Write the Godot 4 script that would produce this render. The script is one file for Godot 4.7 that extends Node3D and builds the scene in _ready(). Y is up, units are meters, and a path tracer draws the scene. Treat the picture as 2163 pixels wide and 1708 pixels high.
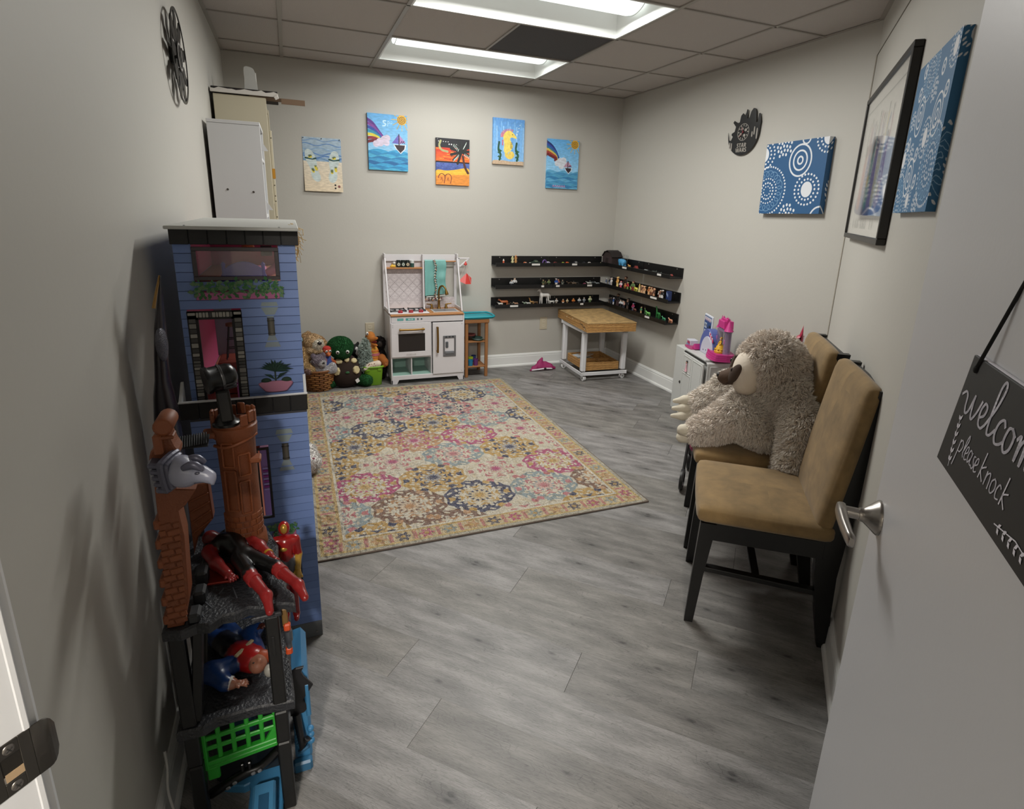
extends Node3D
# A playroom seen from its doorway. Units are metres, y is up, the floor is y = 0.
const XL := -0.363   # left wall
const XR := 2.83     # right wall
const ZB := -4.815   # back wall
const HC := 2.394    # ceiling
const KD := 0.503    # diagonal wall: x + z = KD
const Q := 0.70710678
var rng := RandomNumberGenerator.new()
var taken := {}
var mats := {}
var gid := 0

# ---------- naming and tagging ----------
func numbered(nm: String) -> String:
	var n: int = taken.get(nm, 0)
	taken[nm] = n + 1
	return nm if n == 0 else "%s_%03d" % [nm, n]

func tag(o: Node, label := "", category := "", group := "", kind := "") -> Node:
	for k in [["label", label], ["category", category], ["group", group], ["kind", kind]]:
		if k[1] != "":
			o.set_meta(k[0], k[1])
	return o

func thing(nm: String, label: String, category: String, at := Vector3.ZERO, turn := 0.0, group := "") -> Node3D:
	var o := Node3D.new()
	o.name = numbered(nm)
	add_child(o)
	o.position = at
	o.rotation.y = turn
	tag(o, label, category, group)
	return o

func obj(nm: String, s, m: Material, par: Node = self, label := "") -> MeshInstance3D:
	var o := MeshInstance3D.new()
	if s is SurfaceTool:
		s.generate_normals()
		o.mesh = s.commit()
	else:
		o.mesh = s
	o.material_override = m
	if par == self:
		o.name = numbered(nm)
		add_child(o)
	else:
		o.name = nm
		par.add_child(o, true)
	if label != "":
		o.set_meta("label", label)
	return o

func struct(nm: String, s, m: Material, par: Node = self) -> MeshInstance3D:
	var o := obj(nm, s, m, par)
	if par == self:
		o.set_meta("kind", "structure")
	return o

func place(root: Node3D, at: Vector3, turn := 0.0, label := "", group := "") -> Node3D:
	var r: Node3D = root.duplicate()
	r.name = numbered(String(root.name).rstrip("0123456789").trim_suffix("_"))
	add_child(r)
	r.position = at
	r.rotation.y = turn
	if label: r.set_meta("label", label)
	if group: r.set_meta("group", group)
	return r

# ---------- materials ----------
func mt(c: Color, rough := 0.6, metal := 0.0, key := "") -> StandardMaterial3D:
	var k := "%s|%.2f|%.2f|%s" % [c.to_html(), rough, metal, key]
	if not mats.has(k):
		var m := StandardMaterial3D.new()
		m.albedo_color = c
		m.roughness = rough
		m.metallic = metal
		mats[k] = m
	return mats[k]

func hx(h: String, rough := 0.6, metal := 0.0) -> StandardMaterial3D:
	return mt(Color(h), rough, metal)

func tex(im: Image) -> ImageTexture:
	return ImageTexture.create_from_image(im)

func noise_tex(freq: float, size: int, normal := true, strength := 2.0, oct := 3) -> NoiseTexture2D:
	var f := FastNoiseLite.new()
	f.noise_type = FastNoiseLite.TYPE_SIMPLEX_SMOOTH
	f.frequency = freq
	f.fractal_octaves = oct
	f.seed = 11
	var t := NoiseTexture2D.new()
	t.width = size
	t.height = size
	t.seamless = true
	t.as_normal_map = normal
	t.bump_strength = strength
	t.noise = f
	return t

func relief(m: StandardMaterial3D, t: Texture2D, per_metre: float, scale: float) -> StandardMaterial3D:
	m.normal_enabled = true
	m.normal_texture = t
	m.normal_scale = scale
	m.uv1_triplanar = true
	m.uv1_scale = Vector3.ONE * per_metre
	return m

func printed(im: Image, rough := 0.6) -> StandardMaterial3D:
	var m := StandardMaterial3D.new()
	m.albedo_texture = tex(im)
	m.roughness = rough
	m.texture_repeat = false
	return m

# ---------- shapes: every function adds to a SurfaceTool ----------
func S() -> SurfaceTool:
	var s := SurfaceTool.new()
	s.begin(Mesh.PRIMITIVE_TRIANGLES)
	s.set_smooth_group(-1)
	return s

func xf(at: Vector3, rx := 0.0, ry := 0.0, rz := 0.0) -> Transform3D:
	return Transform3D(Basis.from_euler(Vector3(deg_to_rad(rx), deg_to_rad(ry), deg_to_rad(rz))), at)

func tri(s: SurfaceTool, a: Vector3, b: Vector3, c: Vector3, o: Vector3) -> void:
	s.add_vertex(a)
	if (c - a).cross(b - a).dot((a + b + c) / 3.0 - o) < 0.0:
		s.add_vertex(c); s.add_vertex(b)
	else:
		s.add_vertex(b); s.add_vertex(c)

func quad(s: SurfaceTool, a: Vector3, b: Vector3, c: Vector3, d: Vector3, o: Vector3) -> void:
	tri(s, a, b, c, o)
	tri(s, a, c, d, o)

func bx(s: SurfaceTool, c: Vector3, sz: Vector3, ch := 0.003, B := Basis()) -> SurfaceTool:
	s.set_smooth_group(-1)
	var h := sz * 0.5
	ch = minf(ch, minf(h.x, minf(h.y, h.z)) * 0.8)
	var v := {}
	for x in [-1, 1]:
		for y in [-1, 1]:
			for z in [-1, 1]:
				for f in 3:
					var e := Vector3(ch, ch, ch)
					e[f] = 0.0
					v[[x, y, z, f]] = c + B * (Vector3(x, y, z) * (h - e))
	for f in 3:
		var g := (f + 1) % 3
		var k := (f + 2) % 3
		for a in [-1, 1]:
			var q := []
			for bb in [[-1, -1], [-1, 1], [1, 1], [1, -1]]:
				var i := [0, 0, 0, f]
				i[f] = a; i[g] = bb[0]; i[k] = bb[1]
				q.append(v[i])
			quad(s, q[0], q[1], q[2], q[3], c)
			if ch > 0.0:
				for b in [-1, 1]:   # the bevel between the faces f and g, along k
					var i := [0, 0, 0, f]
					i[f] = a; i[g] = b
					var e := []
					for t in [[-1, f], [1, f], [1, g], [-1, g]]:
						i[k] = t[0]; i[3] = t[1]
						e.append(v[i.duplicate()])
					quad(s, e[0], e[1], e[2], e[3], c)
	if ch > 0.0:
		for x in [-1, 1]:
			for y in [-1, 1]:
				for z in [-1, 1]:
					tri(s, v[[x, y, z, 0]], v[[x, y, z, 1]], v[[x, y, z, 2]], c)
	return s

func bxs(c: Vector3, sz: Vector3, ch := 0.003, B := Basis()) -> SurfaceTool:
	return bx(S(), c, sz, ch, B)

func bar(s: SurfaceTool, a: Vector3, b: Vector3, w: float, d: float, ch := 0.002, up := Vector3.UP) -> SurfaceTool:   # a square bar from a to b
	var y := (b - a).normalized()
	if absf(y.dot(up)) > 0.98: up = Vector3.RIGHT if absf(y.x) < 0.9 else Vector3.BACK
	var x := up.cross(y).normalized()
	var B := Basis(x, y, x.cross(y).normalized())
	return bx(s, (a + b) * 0.5, Vector3(w, a.distance_to(b), d), ch, B)

func rings(s: SurfaceTool, R: Array, closed := true, cap0 := true, cap1 := true, group := 0) -> SurfaceTool:   # joins rings of equally many points
	s.set_smooth_group(group)
	for i in R.size() - 1:
		var p: PackedVector3Array = R[i]
		var q: PackedVector3Array = R[i + 1]
		var n := p.size()
		for j in (n if closed else n - 1):
			var k := (j + 1) % n
			for v in [p[j], q[j], q[k], p[j], q[k], p[k]]:
				s.add_vertex(v)
	s.set_smooth_group(-1)
	for e in [[cap0, R[0], false], [cap1, R[-1], true]]:
		if e[0]:
			var p: PackedVector3Array = e[1]
			var m := Vector3.ZERO
			for v in p: m += v
			m /= p.size()
			for j in p.size():
				var k := (j + 1) % p.size()
				for v in ([m, p[j], p[k]] if not e[2] else [m, p[k], p[j]]):
					s.add_vertex(v)
	return s

func circle(n: int, r: float, ry := -1.0) -> PackedVector2Array:
	var a := PackedVector2Array()
	for i in n:
		a.append(Vector2(cos(TAU * i / n) * r, sin(TAU * i / n) * (r if ry < 0.0 else ry)))
	return a

func tube(s: SurfaceTool, pts: Array, r, seg := 10, caps := true, flat := 1.0) -> SurfaceTool:   # r: one radius or one per point
	var R := []
	var up := Vector3.UP
	for i in pts.size():
		var d: Vector3 = (pts[mini(i + 1, pts.size() - 1)] - pts[maxi(i - 1, 0)]).normalized()
		if i == 0 and absf(d.dot(up)) > 0.9: up = Vector3.RIGHT
		var x := up.cross(d).normalized()
		var y := d.cross(x).normalized()
		up = y
		var rr: float = r if (r is float or r is int) else r[i]
		var p := PackedVector3Array()
		for j in seg:
			var a := TAU * j / seg
			p.append(pts[i] + x * cos(a) * rr + y * sin(a) * rr * flat)
		R.append(p)
	return rings(s, R, true, caps, caps)

func cyl(s: SurfaceTool, a: Vector3, b: Vector3, ra: float, rb := -1.0, seg := 16) -> SurfaceTool:
	return tube(s, [a, b], [ra, ra if rb < 0.0 else rb], seg)

func lathe(s: SurfaceTool, prof: Array, seg := 24, T := Transform3D(), sx := 1.0, sz := 1.0) -> SurfaceTool:   # prof: Vector2(radius, height) from bottom to top; creases where it turns sharply
	var g := 1
	for i in prof.size() - 1:
		if i > 0:
			var u: Vector2 = (prof[i] - prof[i - 1]).normalized()
			var w: Vector2 = (prof[i + 1] - prof[i]).normalized()
			if u.dot(w) < 0.6: g += 1
		s.set_smooth_group(g)
		for j in seg:
			var a0 := TAU * j / seg
			var a1 := TAU * (j + 1) / seg
			var p: Vector2 = prof[i]
			var q: Vector2 = prof[i + 1]
			var A := T * Vector3(cos(a0) * p.x * sx, p.y, sin(a0) * p.x * sz)
			var B := T * Vector3(cos(a0) * q.x * sx, q.y, sin(a0) * q.x * sz)
			var C := T * Vector3(cos(a1) * q.x * sx, q.y, sin(a1) * q.x * sz)
			var D := T * Vector3(cos(a1) * p.x * sx, p.y, sin(a1) * p.x * sz)
			if q.x > 0.00001:
				for v in [A, C, B]: s.add_vertex(v)
			if p.x > 0.00001:
				for v in [A, D, C]: s.add_vertex(v)
	return s

func ell(s: SurfaceTool, c: Vector3, r: Vector3, B := Basis(), seg := 16, rows := 10, grp := 0) -> SurfaceTool:
	s.set_smooth_group(grp)
	var T := Transform3D(B, c)
	for i in rows:
		var t0 := PI * i / rows
		var t1 := PI * (i + 1) / rows
		for j in seg:
			var a0 := TAU * j / seg
			var a1 := TAU * (j + 1) / seg
			var P := []
			for e in [[t0, a0], [t1, a0], [t1, a1], [t0, a1]]:
				P.append(T * (Vector3(sin(e[0]) * cos(e[1]), cos(e[0]), sin(e[0]) * sin(e[1])) * r))
			if i < rows - 1:
				for v in [P[0], P[1], P[2]]: s.add_vertex(v)
			if i > 0:
				for v in [P[0], P[2], P[3]]: s.add_vertex(v)
	return s

func prism(s: SurfaceTool, poly: PackedVector2Array, z0: float, z1: float, T := Transform3D(), bev := 0.0, smooth_side := false) -> SurfaceTool:   # a polygon in x, y drawn out along z, the z1 side bevelled
	var area := 0.0
	for i in poly.size():
		area += poly[i].cross(poly[(i + 1) % poly.size()])
	if area < 0.0:
		poly = poly.duplicate()
		poly.reverse()
	var n := poly.size()
	var ins := PackedVector2Array()
	for i in n:
		var d0 := (poly[i] - poly[(i + n - 1) % n]).normalized()
		var d1 := (poly[(i + 1) % n] - poly[i]).normalized()
		var m := (Vector2(-d0.y, d0.x) + Vector2(-d1.y, d1.x))
		m = m / maxf(0.5, m.length_squared()) * 2.0 if m.length() > 0.01 else Vector2.ZERO
		ins.append(poly[i] + m * bev * 0.999)
	var ix := Geometry2D.triangulate_polygon(ins)
	s.set_smooth_group(-1)
	for i in range(0, ix.size(), 3):
		var a := ins[ix[i]]
		var b := ins[ix[i + 1]]
		var c := ins[ix[i + 2]]
		if (b - a).cross(c - a) > 0.0:
			var t := b
			b = c
			c = t
		for v in [a, b, c]: s.add_vertex(T * Vector3(v.x, v.y, z1))
	ix = Geometry2D.triangulate_polygon(poly)
	for i in range(0, ix.size(), 3):
		var a := poly[ix[i]]
		var b := poly[ix[i + 1]]
		var c := poly[ix[i + 2]]
		if (b - a).cross(c - a) < 0.0:
			var t := b
			b = c
			c = t
		for v in [a, b, c]: s.add_vertex(T * Vector3(v.x, v.y, z0))
	if smooth_side: s.set_smooth_group(5)
	for i in n:
		var k := (i + 1) % n
		var a := T * Vector3(poly[i].x, poly[i].y, z0)
		var b := T * Vector3(poly[k].x, poly[k].y, z0)
		var c := T * Vector3(poly[k].x, poly[k].y, z1 - bev)
		var d := T * Vector3(poly[i].x, poly[i].y, z1 - bev)
		for v in [a, c, b, a, d, c]: s.add_vertex(v)
		if bev > 0.0:
			var e := T * Vector3(ins[k].x, ins[k].y, z1)
			var f := T * Vector3(ins[i].x, ins[i].y, z1)
			for v in [d, e, c, d, f, e]: s.add_vertex(v)
	return s

func pv(a: Array) -> PackedVector2Array:   # [x, y, x, y ...] to points
	var p := PackedVector2Array()
	for i in range(0, a.size(), 2): p.append(Vector2(a[i], a[i + 1]))
	return p

func spline(pts: Array, step := 6, closed := false) -> Array:   # Catmull-Rom, for Vector2 or Vector3
	var o := []
	var n := pts.size()
	for i in (n if closed else n - 1):
		var a = pts[(i + n - 1) % n] if closed else pts[maxi(i - 1, 0)]
		var b = pts[i]
		var c = pts[(i + 1) % n]
		var d = pts[(i + 2) % n] if closed else pts[mini(i + 2, n - 1)]
		for k in step: o.append(b.cubic_interpolate(c, a, d, float(k) / step))
	if not closed: o.append(pts[-1])
	return o

func smooth2(a: Array, step := 6) -> PackedVector2Array:   # closed smooth outline from [x, y ...]
	return PackedVector2Array(spline(Array(pv(a)), step, true))

func face_uv(s: SurfaceTool, w: float, h: float, z: float, T: Transform3D, u := Rect2(0, 0, 1, 1)) -> SurfaceTool:   # a printed face in x, y towards +z
	s.set_smooth_group(-1)
	var P := [Vector2(-1, -1), Vector2(-1, 1), Vector2(1, 1), Vector2(1, -1)]
	for i in [0, 1, 2, 0, 2, 3]:
		var p: Vector2 = P[i]
		s.set_uv(Vector2(u.position.x + u.size.x * (p.x * 0.5 + 0.5), u.position.y + u.size.y * (0.5 - p.y * 0.5)))
		s.add_vertex(T * Vector3(p.x * w * 0.5, p.y * h * 0.5, z))
	return s

func canvas_box(w: float, h: float, d: float) -> SurfaceTool:   # back at z = 0; the picture runs on round the sides
	var s := S()
	var W := w * 0.5
	var H := h * 0.5
	face_uv(s, w, h, d, Transform3D())
	for e in [[Vector2(-W, -H), Vector2(-W, H)], [Vector2(-W, H), Vector2(W, H)], [Vector2(W, H), Vector2(W, -H)], [Vector2(W, -H), Vector2(-W, -H)]]:
		var P := []
		for k in [[0, 0.0], [1, 0.0], [1, 1.0], [0, 1.0]]:
			var p: Vector2 = e[k[0]]
			var uv := Vector2(p.x / w + 0.5, 0.5 - p.y / h)
			uv = uv.lerp(Vector2(0.5, 0.5), (1.0 - k[1]) * d / minf(w, h) * 1.6)
			P.append([Vector3(p.x, p.y, d * k[1]), uv])
		for i in [0, 1, 2, 0, 2, 3]:
			s.set_uv(P[i][1])
			s.add_vertex(P[i][0])
	return s

func letters(text: String, height: float, depth: float, font := "Droid Sans", bold := true) -> TextMesh:
	var f := SystemFont.new()
	f.font_names = PackedStringArray([font])
	f.font_weight = 700 if bold else 400
	var m := TextMesh.new()
	m.text = text
	m.font = f
	m.font_size = 64
	m.pixel_size = height / 46.0
	m.depth = depth
	m.curve_step = 2.0
	return m

func ribbon(s: SurfaceTool, pts: Array, w0: float, w1: float, z: float, T: Transform3D) -> SurfaceTool:   # a flat painted stroke, thin at its ends' widths w0 to w1
	for i in pts.size() - 1:
		var a: Vector2 = pts[i]
		var b: Vector2 = pts[i + 1]
		var d := (b - a).normalized()
		var n := Vector2(-d.y, d.x)
		var ang := absf(d.y)
		var w := lerpf(w0, w1, ang) * 0.5
		a -= d * w * 0.5
		b += d * w * 0.5
		var P := [a + n * w, b + n * w, b - n * w, a - n * w]
		for k in [0, 1, 2, 0, 2, 3]: s.add_vertex(T * Vector3(P[k].x, P[k].y, z))
	return s

# ---------- pictures ----------
class Pic:
	var im: Image
	var w: int
	var h: int
	func _init(ww: int, hh: int, c := "ffffff") -> void:
		w = ww
		h = hh
		im = Image.create(w, h, false, Image.FORMAT_RGB8)
		im.fill(Color(c))
	func rect(x: float, y: float, ww: float, hh: float, c) -> void:   # all in 0..1 of the picture
		im.fill_rect(Rect2i(int(x * w), int(y * h), maxi(1, int(ww * w)), maxi(1, int(hh * h))), Color(c))
	func disc(x: float, y: float, r: float, c, ry := -1.0) -> void:   # r in parts of the width
		var rx := r * w
		var rr := rx if ry < 0.0 else ry * w
		var cc := Color(c)
		for j in range(maxi(0, int(y * h - rr)), mini(h, int(y * h + rr) + 2)):
			var t := 1.0 - pow((j - y * h) / maxf(rr, 0.6), 2.0)
			if t >= 0.0:
				var e := sqrt(t) * maxf(rx, 0.6)
				var a := maxi(0, roundi(x * w - e))
				var b := mini(w, roundi(x * w + e))
				if b > a: im.fill_rect(Rect2i(a, j, b - a, 1), cc)
	func line(pts, r: float, c) -> void:
		for i in pts.size() - 1:
			var a: Vector2 = pts[i]
			var b: Vector2 = pts[i + 1]
			var n := maxi(1, int((b - a).length() * w / maxf(1.0, r * w * 0.7)))
			for k in n + 1:
				var p := a.lerp(b, float(k) / n)
				disc(p.x, p.y, r, c)
	func poly(pts: PackedVector2Array, c) -> void:
		var cc := Color(c)
		var lo := 1e9
		var hi := -1e9
		for p in pts:
			lo = minf(lo, p.y)
			hi = maxf(hi, p.y)
		for j in range(maxi(0, int(lo * h)), mini(h, int(hi * h) + 1)):
			var y := (j + 0.5) / h
			var xs := []
			for i in pts.size():
				var a := pts[i]
				var b := pts[(i + 1) % pts.size()]
				if (a.y <= y) != (b.y <= y): xs.append(a.x + (y - a.y) / (b.y - a.y) * (b.x - a.x))
			xs.sort()
			for i in range(0, xs.size() - 1, 2):
				var a := maxi(0, roundi(xs[i] * w))
				var b := mini(w, roundi(xs[i + 1] * w))
				if b > a: im.fill_rect(Rect2i(a, j, b - a, 1), cc)
	func ring(x: float, y: float, r: float, n: int, dot: float, c, ry := -1.0) -> void:
		for i in n:
			var a := TAU * i / n
			disc(x + cos(a) * r, y + sin(a) * (r * w / h if ry < 0.0 else ry), dot, c)
	func grad(y0: float, y1: float, a, b) -> void:
		for j in range(int(y0 * h), int(y1 * h)):
			im.fill_rect(Rect2i(0, j, w, 1), Color(a).lerp(Color(b), (float(j) / h - y0) / (y1 - y0)))
	func brush(seed_: int, amount: float, fx := 0.02, fy := 0.06) -> void:   # uneven paint
		var f := FastNoiseLite.new()
		f.seed = seed_
		f.frequency = 1.0
		for j in h:
			for i in w:
				var c := im.get_pixel(i, j)
				var k := 1.0 + amount * f.get_noise_2d(i * fx, j * fy)
				im.set_pixel(i, j, Color(c.r * k, c.g * k, c.b * k))

# ---------- soft bodies: distance fields joined smoothly and meshed as surface nets ----------
# prims: [a, b, radius at a, radius at b, colour] (a tapered capsule) or [centre, radii as Vector3, Basis, colour] (an ellipsoid)
func nets(prims: Array, cell: float, k: float) -> ArrayMesh:
	var lo := Vector3(1e9, 1e9, 1e9)
	var hi := -lo
	for p in prims:
		if p.size() == 5:
			var r := Vector3.ONE * maxf(p[2], p[3])
			lo = lo.min(p[0] - r).min(p[1] - r)
			hi = hi.max(p[0] + r).max(p[1] + r)
		else:
			var r := Vector3.ONE * maxf(p[1].x, maxf(p[1].y, p[1].z))
			lo = lo.min(p[0] - r)
			hi = hi.max(p[0] + r)
	lo -= Vector3.ONE * (cell * 2.0 + k * 0.3)
	hi += Vector3.ONE * (cell * 2.0 + k * 0.3)
	var nx := int((hi.x - lo.x) / cell) + 2
	var ny := int((hi.y - lo.y) / cell) + 2
	var nz := int((hi.z - lo.z) / cell) + 2
	var F := PackedFloat32Array()
	F.resize(nx * ny * nz)
	F.fill(1.0)
	var C := PackedByteArray()
	C.resize(nx * ny * nz)
	var D := PackedFloat32Array()
	D.resize(nx * ny * nz)
	D.fill(1e9)
	for pi in prims.size():
		var p: Array = prims[pi]
		var cap := p.size() == 5
		var a: Vector3 = p[0]
		var b: Vector3 = p[1]
		var ra := 0.0
		var rb := 0.0
		var inv := Basis()
		var plo: Vector3
		var phi: Vector3
		var mr := 0.0
		if cap:
			ra = p[2]
			rb = p[3]
			var r := Vector3.ONE * (maxf(ra, rb) + k + cell * 2.0)
			plo = a.min(b) - r
			phi = a.max(b) + r
		else:
			inv = (p[2] as Basis).inverse()
			mr = minf(b.x, minf(b.y, b.z))
			var r := Vector3.ONE * (maxf(b.x, maxf(b.y, b.z)) * 1.15 + k + cell * 2.0)
			plo = a - r
			phi = a + r
		var i0 := maxi(0, int((plo.x - lo.x) / cell))
		var i1 := mini(nx, int((phi.x - lo.x) / cell) + 1)
		var j0 := maxi(0, int((plo.y - lo.y) / cell))
		var j1 := mini(ny, int((phi.y - lo.y) / cell) + 1)
		var l0 := maxi(0, int((plo.z - lo.z) / cell))
		var l1 := mini(nz, int((phi.z - lo.z) / cell) + 1)
		var ab := b - a
		var q := maxf(ab.length_squared(), 1e-9)
		for l in range(l0, l1):
			for j in range(j0, j1):
				var at := (l * ny + j) * nx
				for i in range(i0, i1):
					var v := lo + Vector3(i, j, l) * cell
					var d: float
					if cap:
						var t := clampf((v - a).dot(ab) / q, 0.0, 1.0)
						d = (v - a - ab * t).length() - lerpf(ra, rb, t)
					else:
						var e := (inv * (v - a)) / b
						d = (e.length() - 1.0) * mr
					var o := F[at + i]
					if d < D[at + i]:
						D[at + i] = d
						C[at + i] = pi
					if o > 0.99: F[at + i] = minf(d, 0.98)
					else:
						var h := maxf(k - absf(o - d), 0.0) / k
						F[at + i] = minf(o, d) - h * h * k * 0.25
	var V := PackedVector3Array()
	var K := PackedColorArray()
	var X := PackedInt32Array()
	var id := PackedInt32Array()
	id.resize(nx * ny * nz)
	id.fill(-1)
	var off := [0, 1, nx, nx + 1, nx * ny, nx * ny + 1, nx * ny + nx, nx * ny + nx + 1]
	var ed := [[0, 1], [2, 3], [4, 5], [6, 7], [0, 2], [1, 3], [4, 6], [5, 7], [0, 4], [1, 5], [2, 6], [3, 7]]
	for l in nz - 1:
		for j in ny - 1:
			for i in nx - 1:
				var at := (l * ny + j) * nx + i
				var first := F[at] < 0.0
				var mixed := false
				for o in off:
					if (F[at + o] < 0.0) != first:
						mixed = true
						break
				if not mixed: continue
				var m := Vector3.ZERO
				var n := 0
				for e in ed:
					var f0 := F[at + off[e[0]]]
					var f1 := F[at + off[e[1]]]
					if (f0 < 0.0) != (f1 < 0.0):
						var t := f0 / (f0 - f1)
						var c0 := Vector3(e[0] & 1, (e[0] >> 1) & 1, e[0] >> 2)
						var c1 := Vector3(e[1] & 1, (e[1] >> 1) & 1, e[1] >> 2)
						m += c0.lerp(c1, t)
						n += 1
				id[at] = V.size()
				V.append(lo + (Vector3(i, j, l) + m / n) * cell)
				var pc: Array = prims[C[at]]
				K.append((pc[4] if pc.size() == 5 else pc[3]) as Color)
	for l in range(1, nz - 1):
		for j in range(1, ny - 1):
			for i in range(1, nx - 1):
				var at := (l * ny + j) * nx + i
				var s := F[at] < 0.0
				for ax in 3:
					var st: int = [1, nx, nx * ny][ax]
					if (F[at + st] < 0.0) == s: continue
					var u: int = [nx, nx * ny, 1][ax]
					var w: int = [nx * ny, 1, nx][ax]
					var a := id[at]
					var b := id[at - u]
					var c := id[at - u - w]
					var d := id[at - w]
					if s: X.append_array([a, c, b, a, d, c])
					else: X.append_array([a, b, c, a, c, d])
	var N := PackedVector3Array()
	N.resize(V.size())
	for t in range(0, X.size(), 3):
		var n := (V[X[t + 2]] - V[X[t]]).cross(V[X[t + 1]] - V[X[t]])
		for e in 3: N[X[t + e]] += n
	for i in N.size(): N[i] = N[i].normalized()
	var A := []
	A.resize(Mesh.ARRAY_MAX)
	A[Mesh.ARRAY_VERTEX] = V
	A[Mesh.ARRAY_NORMAL] = N
	var L := PackedColorArray()
	for c in K: L.append(c.srgb_to_linear())
	A[Mesh.ARRAY_COLOR] = L
	A[Mesh.ARRAY_INDEX] = X
	var me := ArrayMesh.new()
	me.add_surface_from_arrays(Mesh.PRIMITIVE_TRIANGLES, A)
	return me

func cloth(rough := 0.95, key := "plush") -> StandardMaterial3D:
	var m := mt(Color.WHITE, rough, 0.0, key)
	m.vertex_color_use_as_albedo = true
	return m

# tufts of pile over a mesh: one object nobody could count
func fur(me: ArrayMesh, count: int, length: float, width: float, lean: Vector3, par: Node, root_c: Color, seed_: int, wild := 0.5, tint := 0.0, hole := Vector4()) -> void:
	var A := me.surface_get_arrays(0)
	var V: PackedVector3Array = A[Mesh.ARRAY_VERTEX]
	var N: PackedVector3Array = A[Mesh.ARRAY_NORMAL]
	var K: PackedColorArray = A[Mesh.ARRAY_COLOR]
	var X: PackedInt32Array = A[Mesh.ARRAY_INDEX]
	var cum := PackedFloat32Array()
	var tot := 0.0
	for t in range(0, X.size(), 3):
		tot += (V[X[t + 1]] - V[X[t]]).cross(V[X[t + 2]] - V[X[t]]).length()
		cum.append(tot)
	var r := RandomNumberGenerator.new()
	r.seed = seed_
	# one tuft: five bent, tapering strands that close to a point
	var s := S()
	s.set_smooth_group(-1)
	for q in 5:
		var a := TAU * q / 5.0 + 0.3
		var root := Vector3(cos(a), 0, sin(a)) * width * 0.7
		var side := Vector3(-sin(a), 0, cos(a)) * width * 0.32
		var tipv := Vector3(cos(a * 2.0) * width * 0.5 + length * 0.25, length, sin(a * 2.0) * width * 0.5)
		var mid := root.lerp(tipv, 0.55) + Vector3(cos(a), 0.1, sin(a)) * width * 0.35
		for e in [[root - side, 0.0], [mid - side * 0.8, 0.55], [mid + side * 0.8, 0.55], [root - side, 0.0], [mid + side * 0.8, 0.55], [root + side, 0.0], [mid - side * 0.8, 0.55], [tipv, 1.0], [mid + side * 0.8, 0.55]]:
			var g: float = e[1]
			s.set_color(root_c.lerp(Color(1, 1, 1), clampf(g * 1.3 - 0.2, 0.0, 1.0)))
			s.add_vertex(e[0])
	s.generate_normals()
	var T := []
	var L := []
	var f := FastNoiseLite.new()
	f.seed = seed_
	f.frequency = 1.0
	for i in count:
		var t := cum.bsearch(r.randf() * tot) * 3
		t = mini(t, X.size() - 3)
		var u := r.randf()
		var v := r.randf()
		if u + v > 1.0:
			u = 1.0 - u
			v = 1.0 - v
		var p := V[X[t]] + (V[X[t + 1]] - V[X[t]]) * u + (V[X[t + 2]] - V[X[t]]) * v
		var n := N[X[t]]
		if p.distance_to(Vector3(hole.x, hole.y, hole.z)) < hole.w: continue
		var w := Vector3(f.get_noise_3dv(p * 30.0), f.get_noise_3dv(p * 30.0 + Vector3(50, 0, 0)), f.get_noise_3dv(p * 30.0 + Vector3(0, 70, 0)))
		var d := (n + lean * 0.7 + w * wild * 1.6 + Vector3(r.randf() - 0.5, r.randf() - 0.5, r.randf() - 0.5) * wild * 0.5).normalized()
		if d.dot(n) < 0.15: d = (d + n * 0.5).normalized()
		var x := d.cross(Vector3(r.randf() - 0.5, r.randf() - 0.5, r.randf() - 0.5).normalized()).normalized()
		var z := 0.7 + 0.6 * r.randf()
		T.append(Transform3D(Basis(x, d, x.cross(d)).scaled_local(Vector3(z, z, z)), p - n * length * 0.08))
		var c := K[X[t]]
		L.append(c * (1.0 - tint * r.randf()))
	var mm := MultiMesh.new()
	mm.transform_format = MultiMesh.TRANSFORM_3D
	mm.use_colors = true
	mm.mesh = s.commit()
	mm.instance_count = T.size()
	for i in T.size():
		mm.set_instance_transform(i, T[i])
		mm.set_instance_color(i, L[i])
	var o := MultiMeshInstance3D.new()
	o.name = "fur"
	o.multimesh = mm
	var m := mt(Color.WHITE, 0.9, 0.0, "fur")
	m.vertex_color_use_as_albedo = true
	o.material_override = m
	o.set_meta("kind", "stuff")
	par.add_child(o, true)

func ballpart(nm: String, c: Vector3, r: Vector3, m: Material, par: Node, B := Basis()) -> MeshInstance3D:
	return obj(nm, ell(S(), c, r, B, 14, 9), m, par)

func _ready() -> void:
	rng.seed = 20240611
	# --- camera ---
	var cam := Camera3D.new()
	cam.name = "camera"
	cam.position = Vector3(0, 1.413, 0)
	cam.rotation = Vector3(-0.268, -0.393, 0.036)
	var fpx := 1203.8
	cam.set_frustum(0.03 * 1708.0 / fpx, Vector2(0.03 * -33.6 / fpx, 0.03 * -80.3 / fpx), 0.03, 60.0)
	add_child(cam)
	cam.current = true
	# --- environment: the room is closed, its lamps light it ---
	var we := WorldEnvironment.new()
	we.name = "environment"
	var env := Environment.new()
	env.background_mode = Environment.BG_COLOR
	env.background_color = Color(0.02, 0.02, 0.02)
	env.tonemap_mode = Environment.TONE_MAPPER_LINEAR
	env.tonemap_exposure = 1.0
	env.sdfgi_enabled = true
	env.ssao_enabled = true
	env.ssil_enabled = true
	we.environment = env
	add_child(we)
	make_lamps()
	make_room()
	make_floor()
	make_rug()
	make_door()
	make_pictures()
	make_left()
	make_kitchen()
	make_plush()
	make_ledges()
	make_cart()
	make_cabinet()
	make_chairs()
	make_castle()

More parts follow.
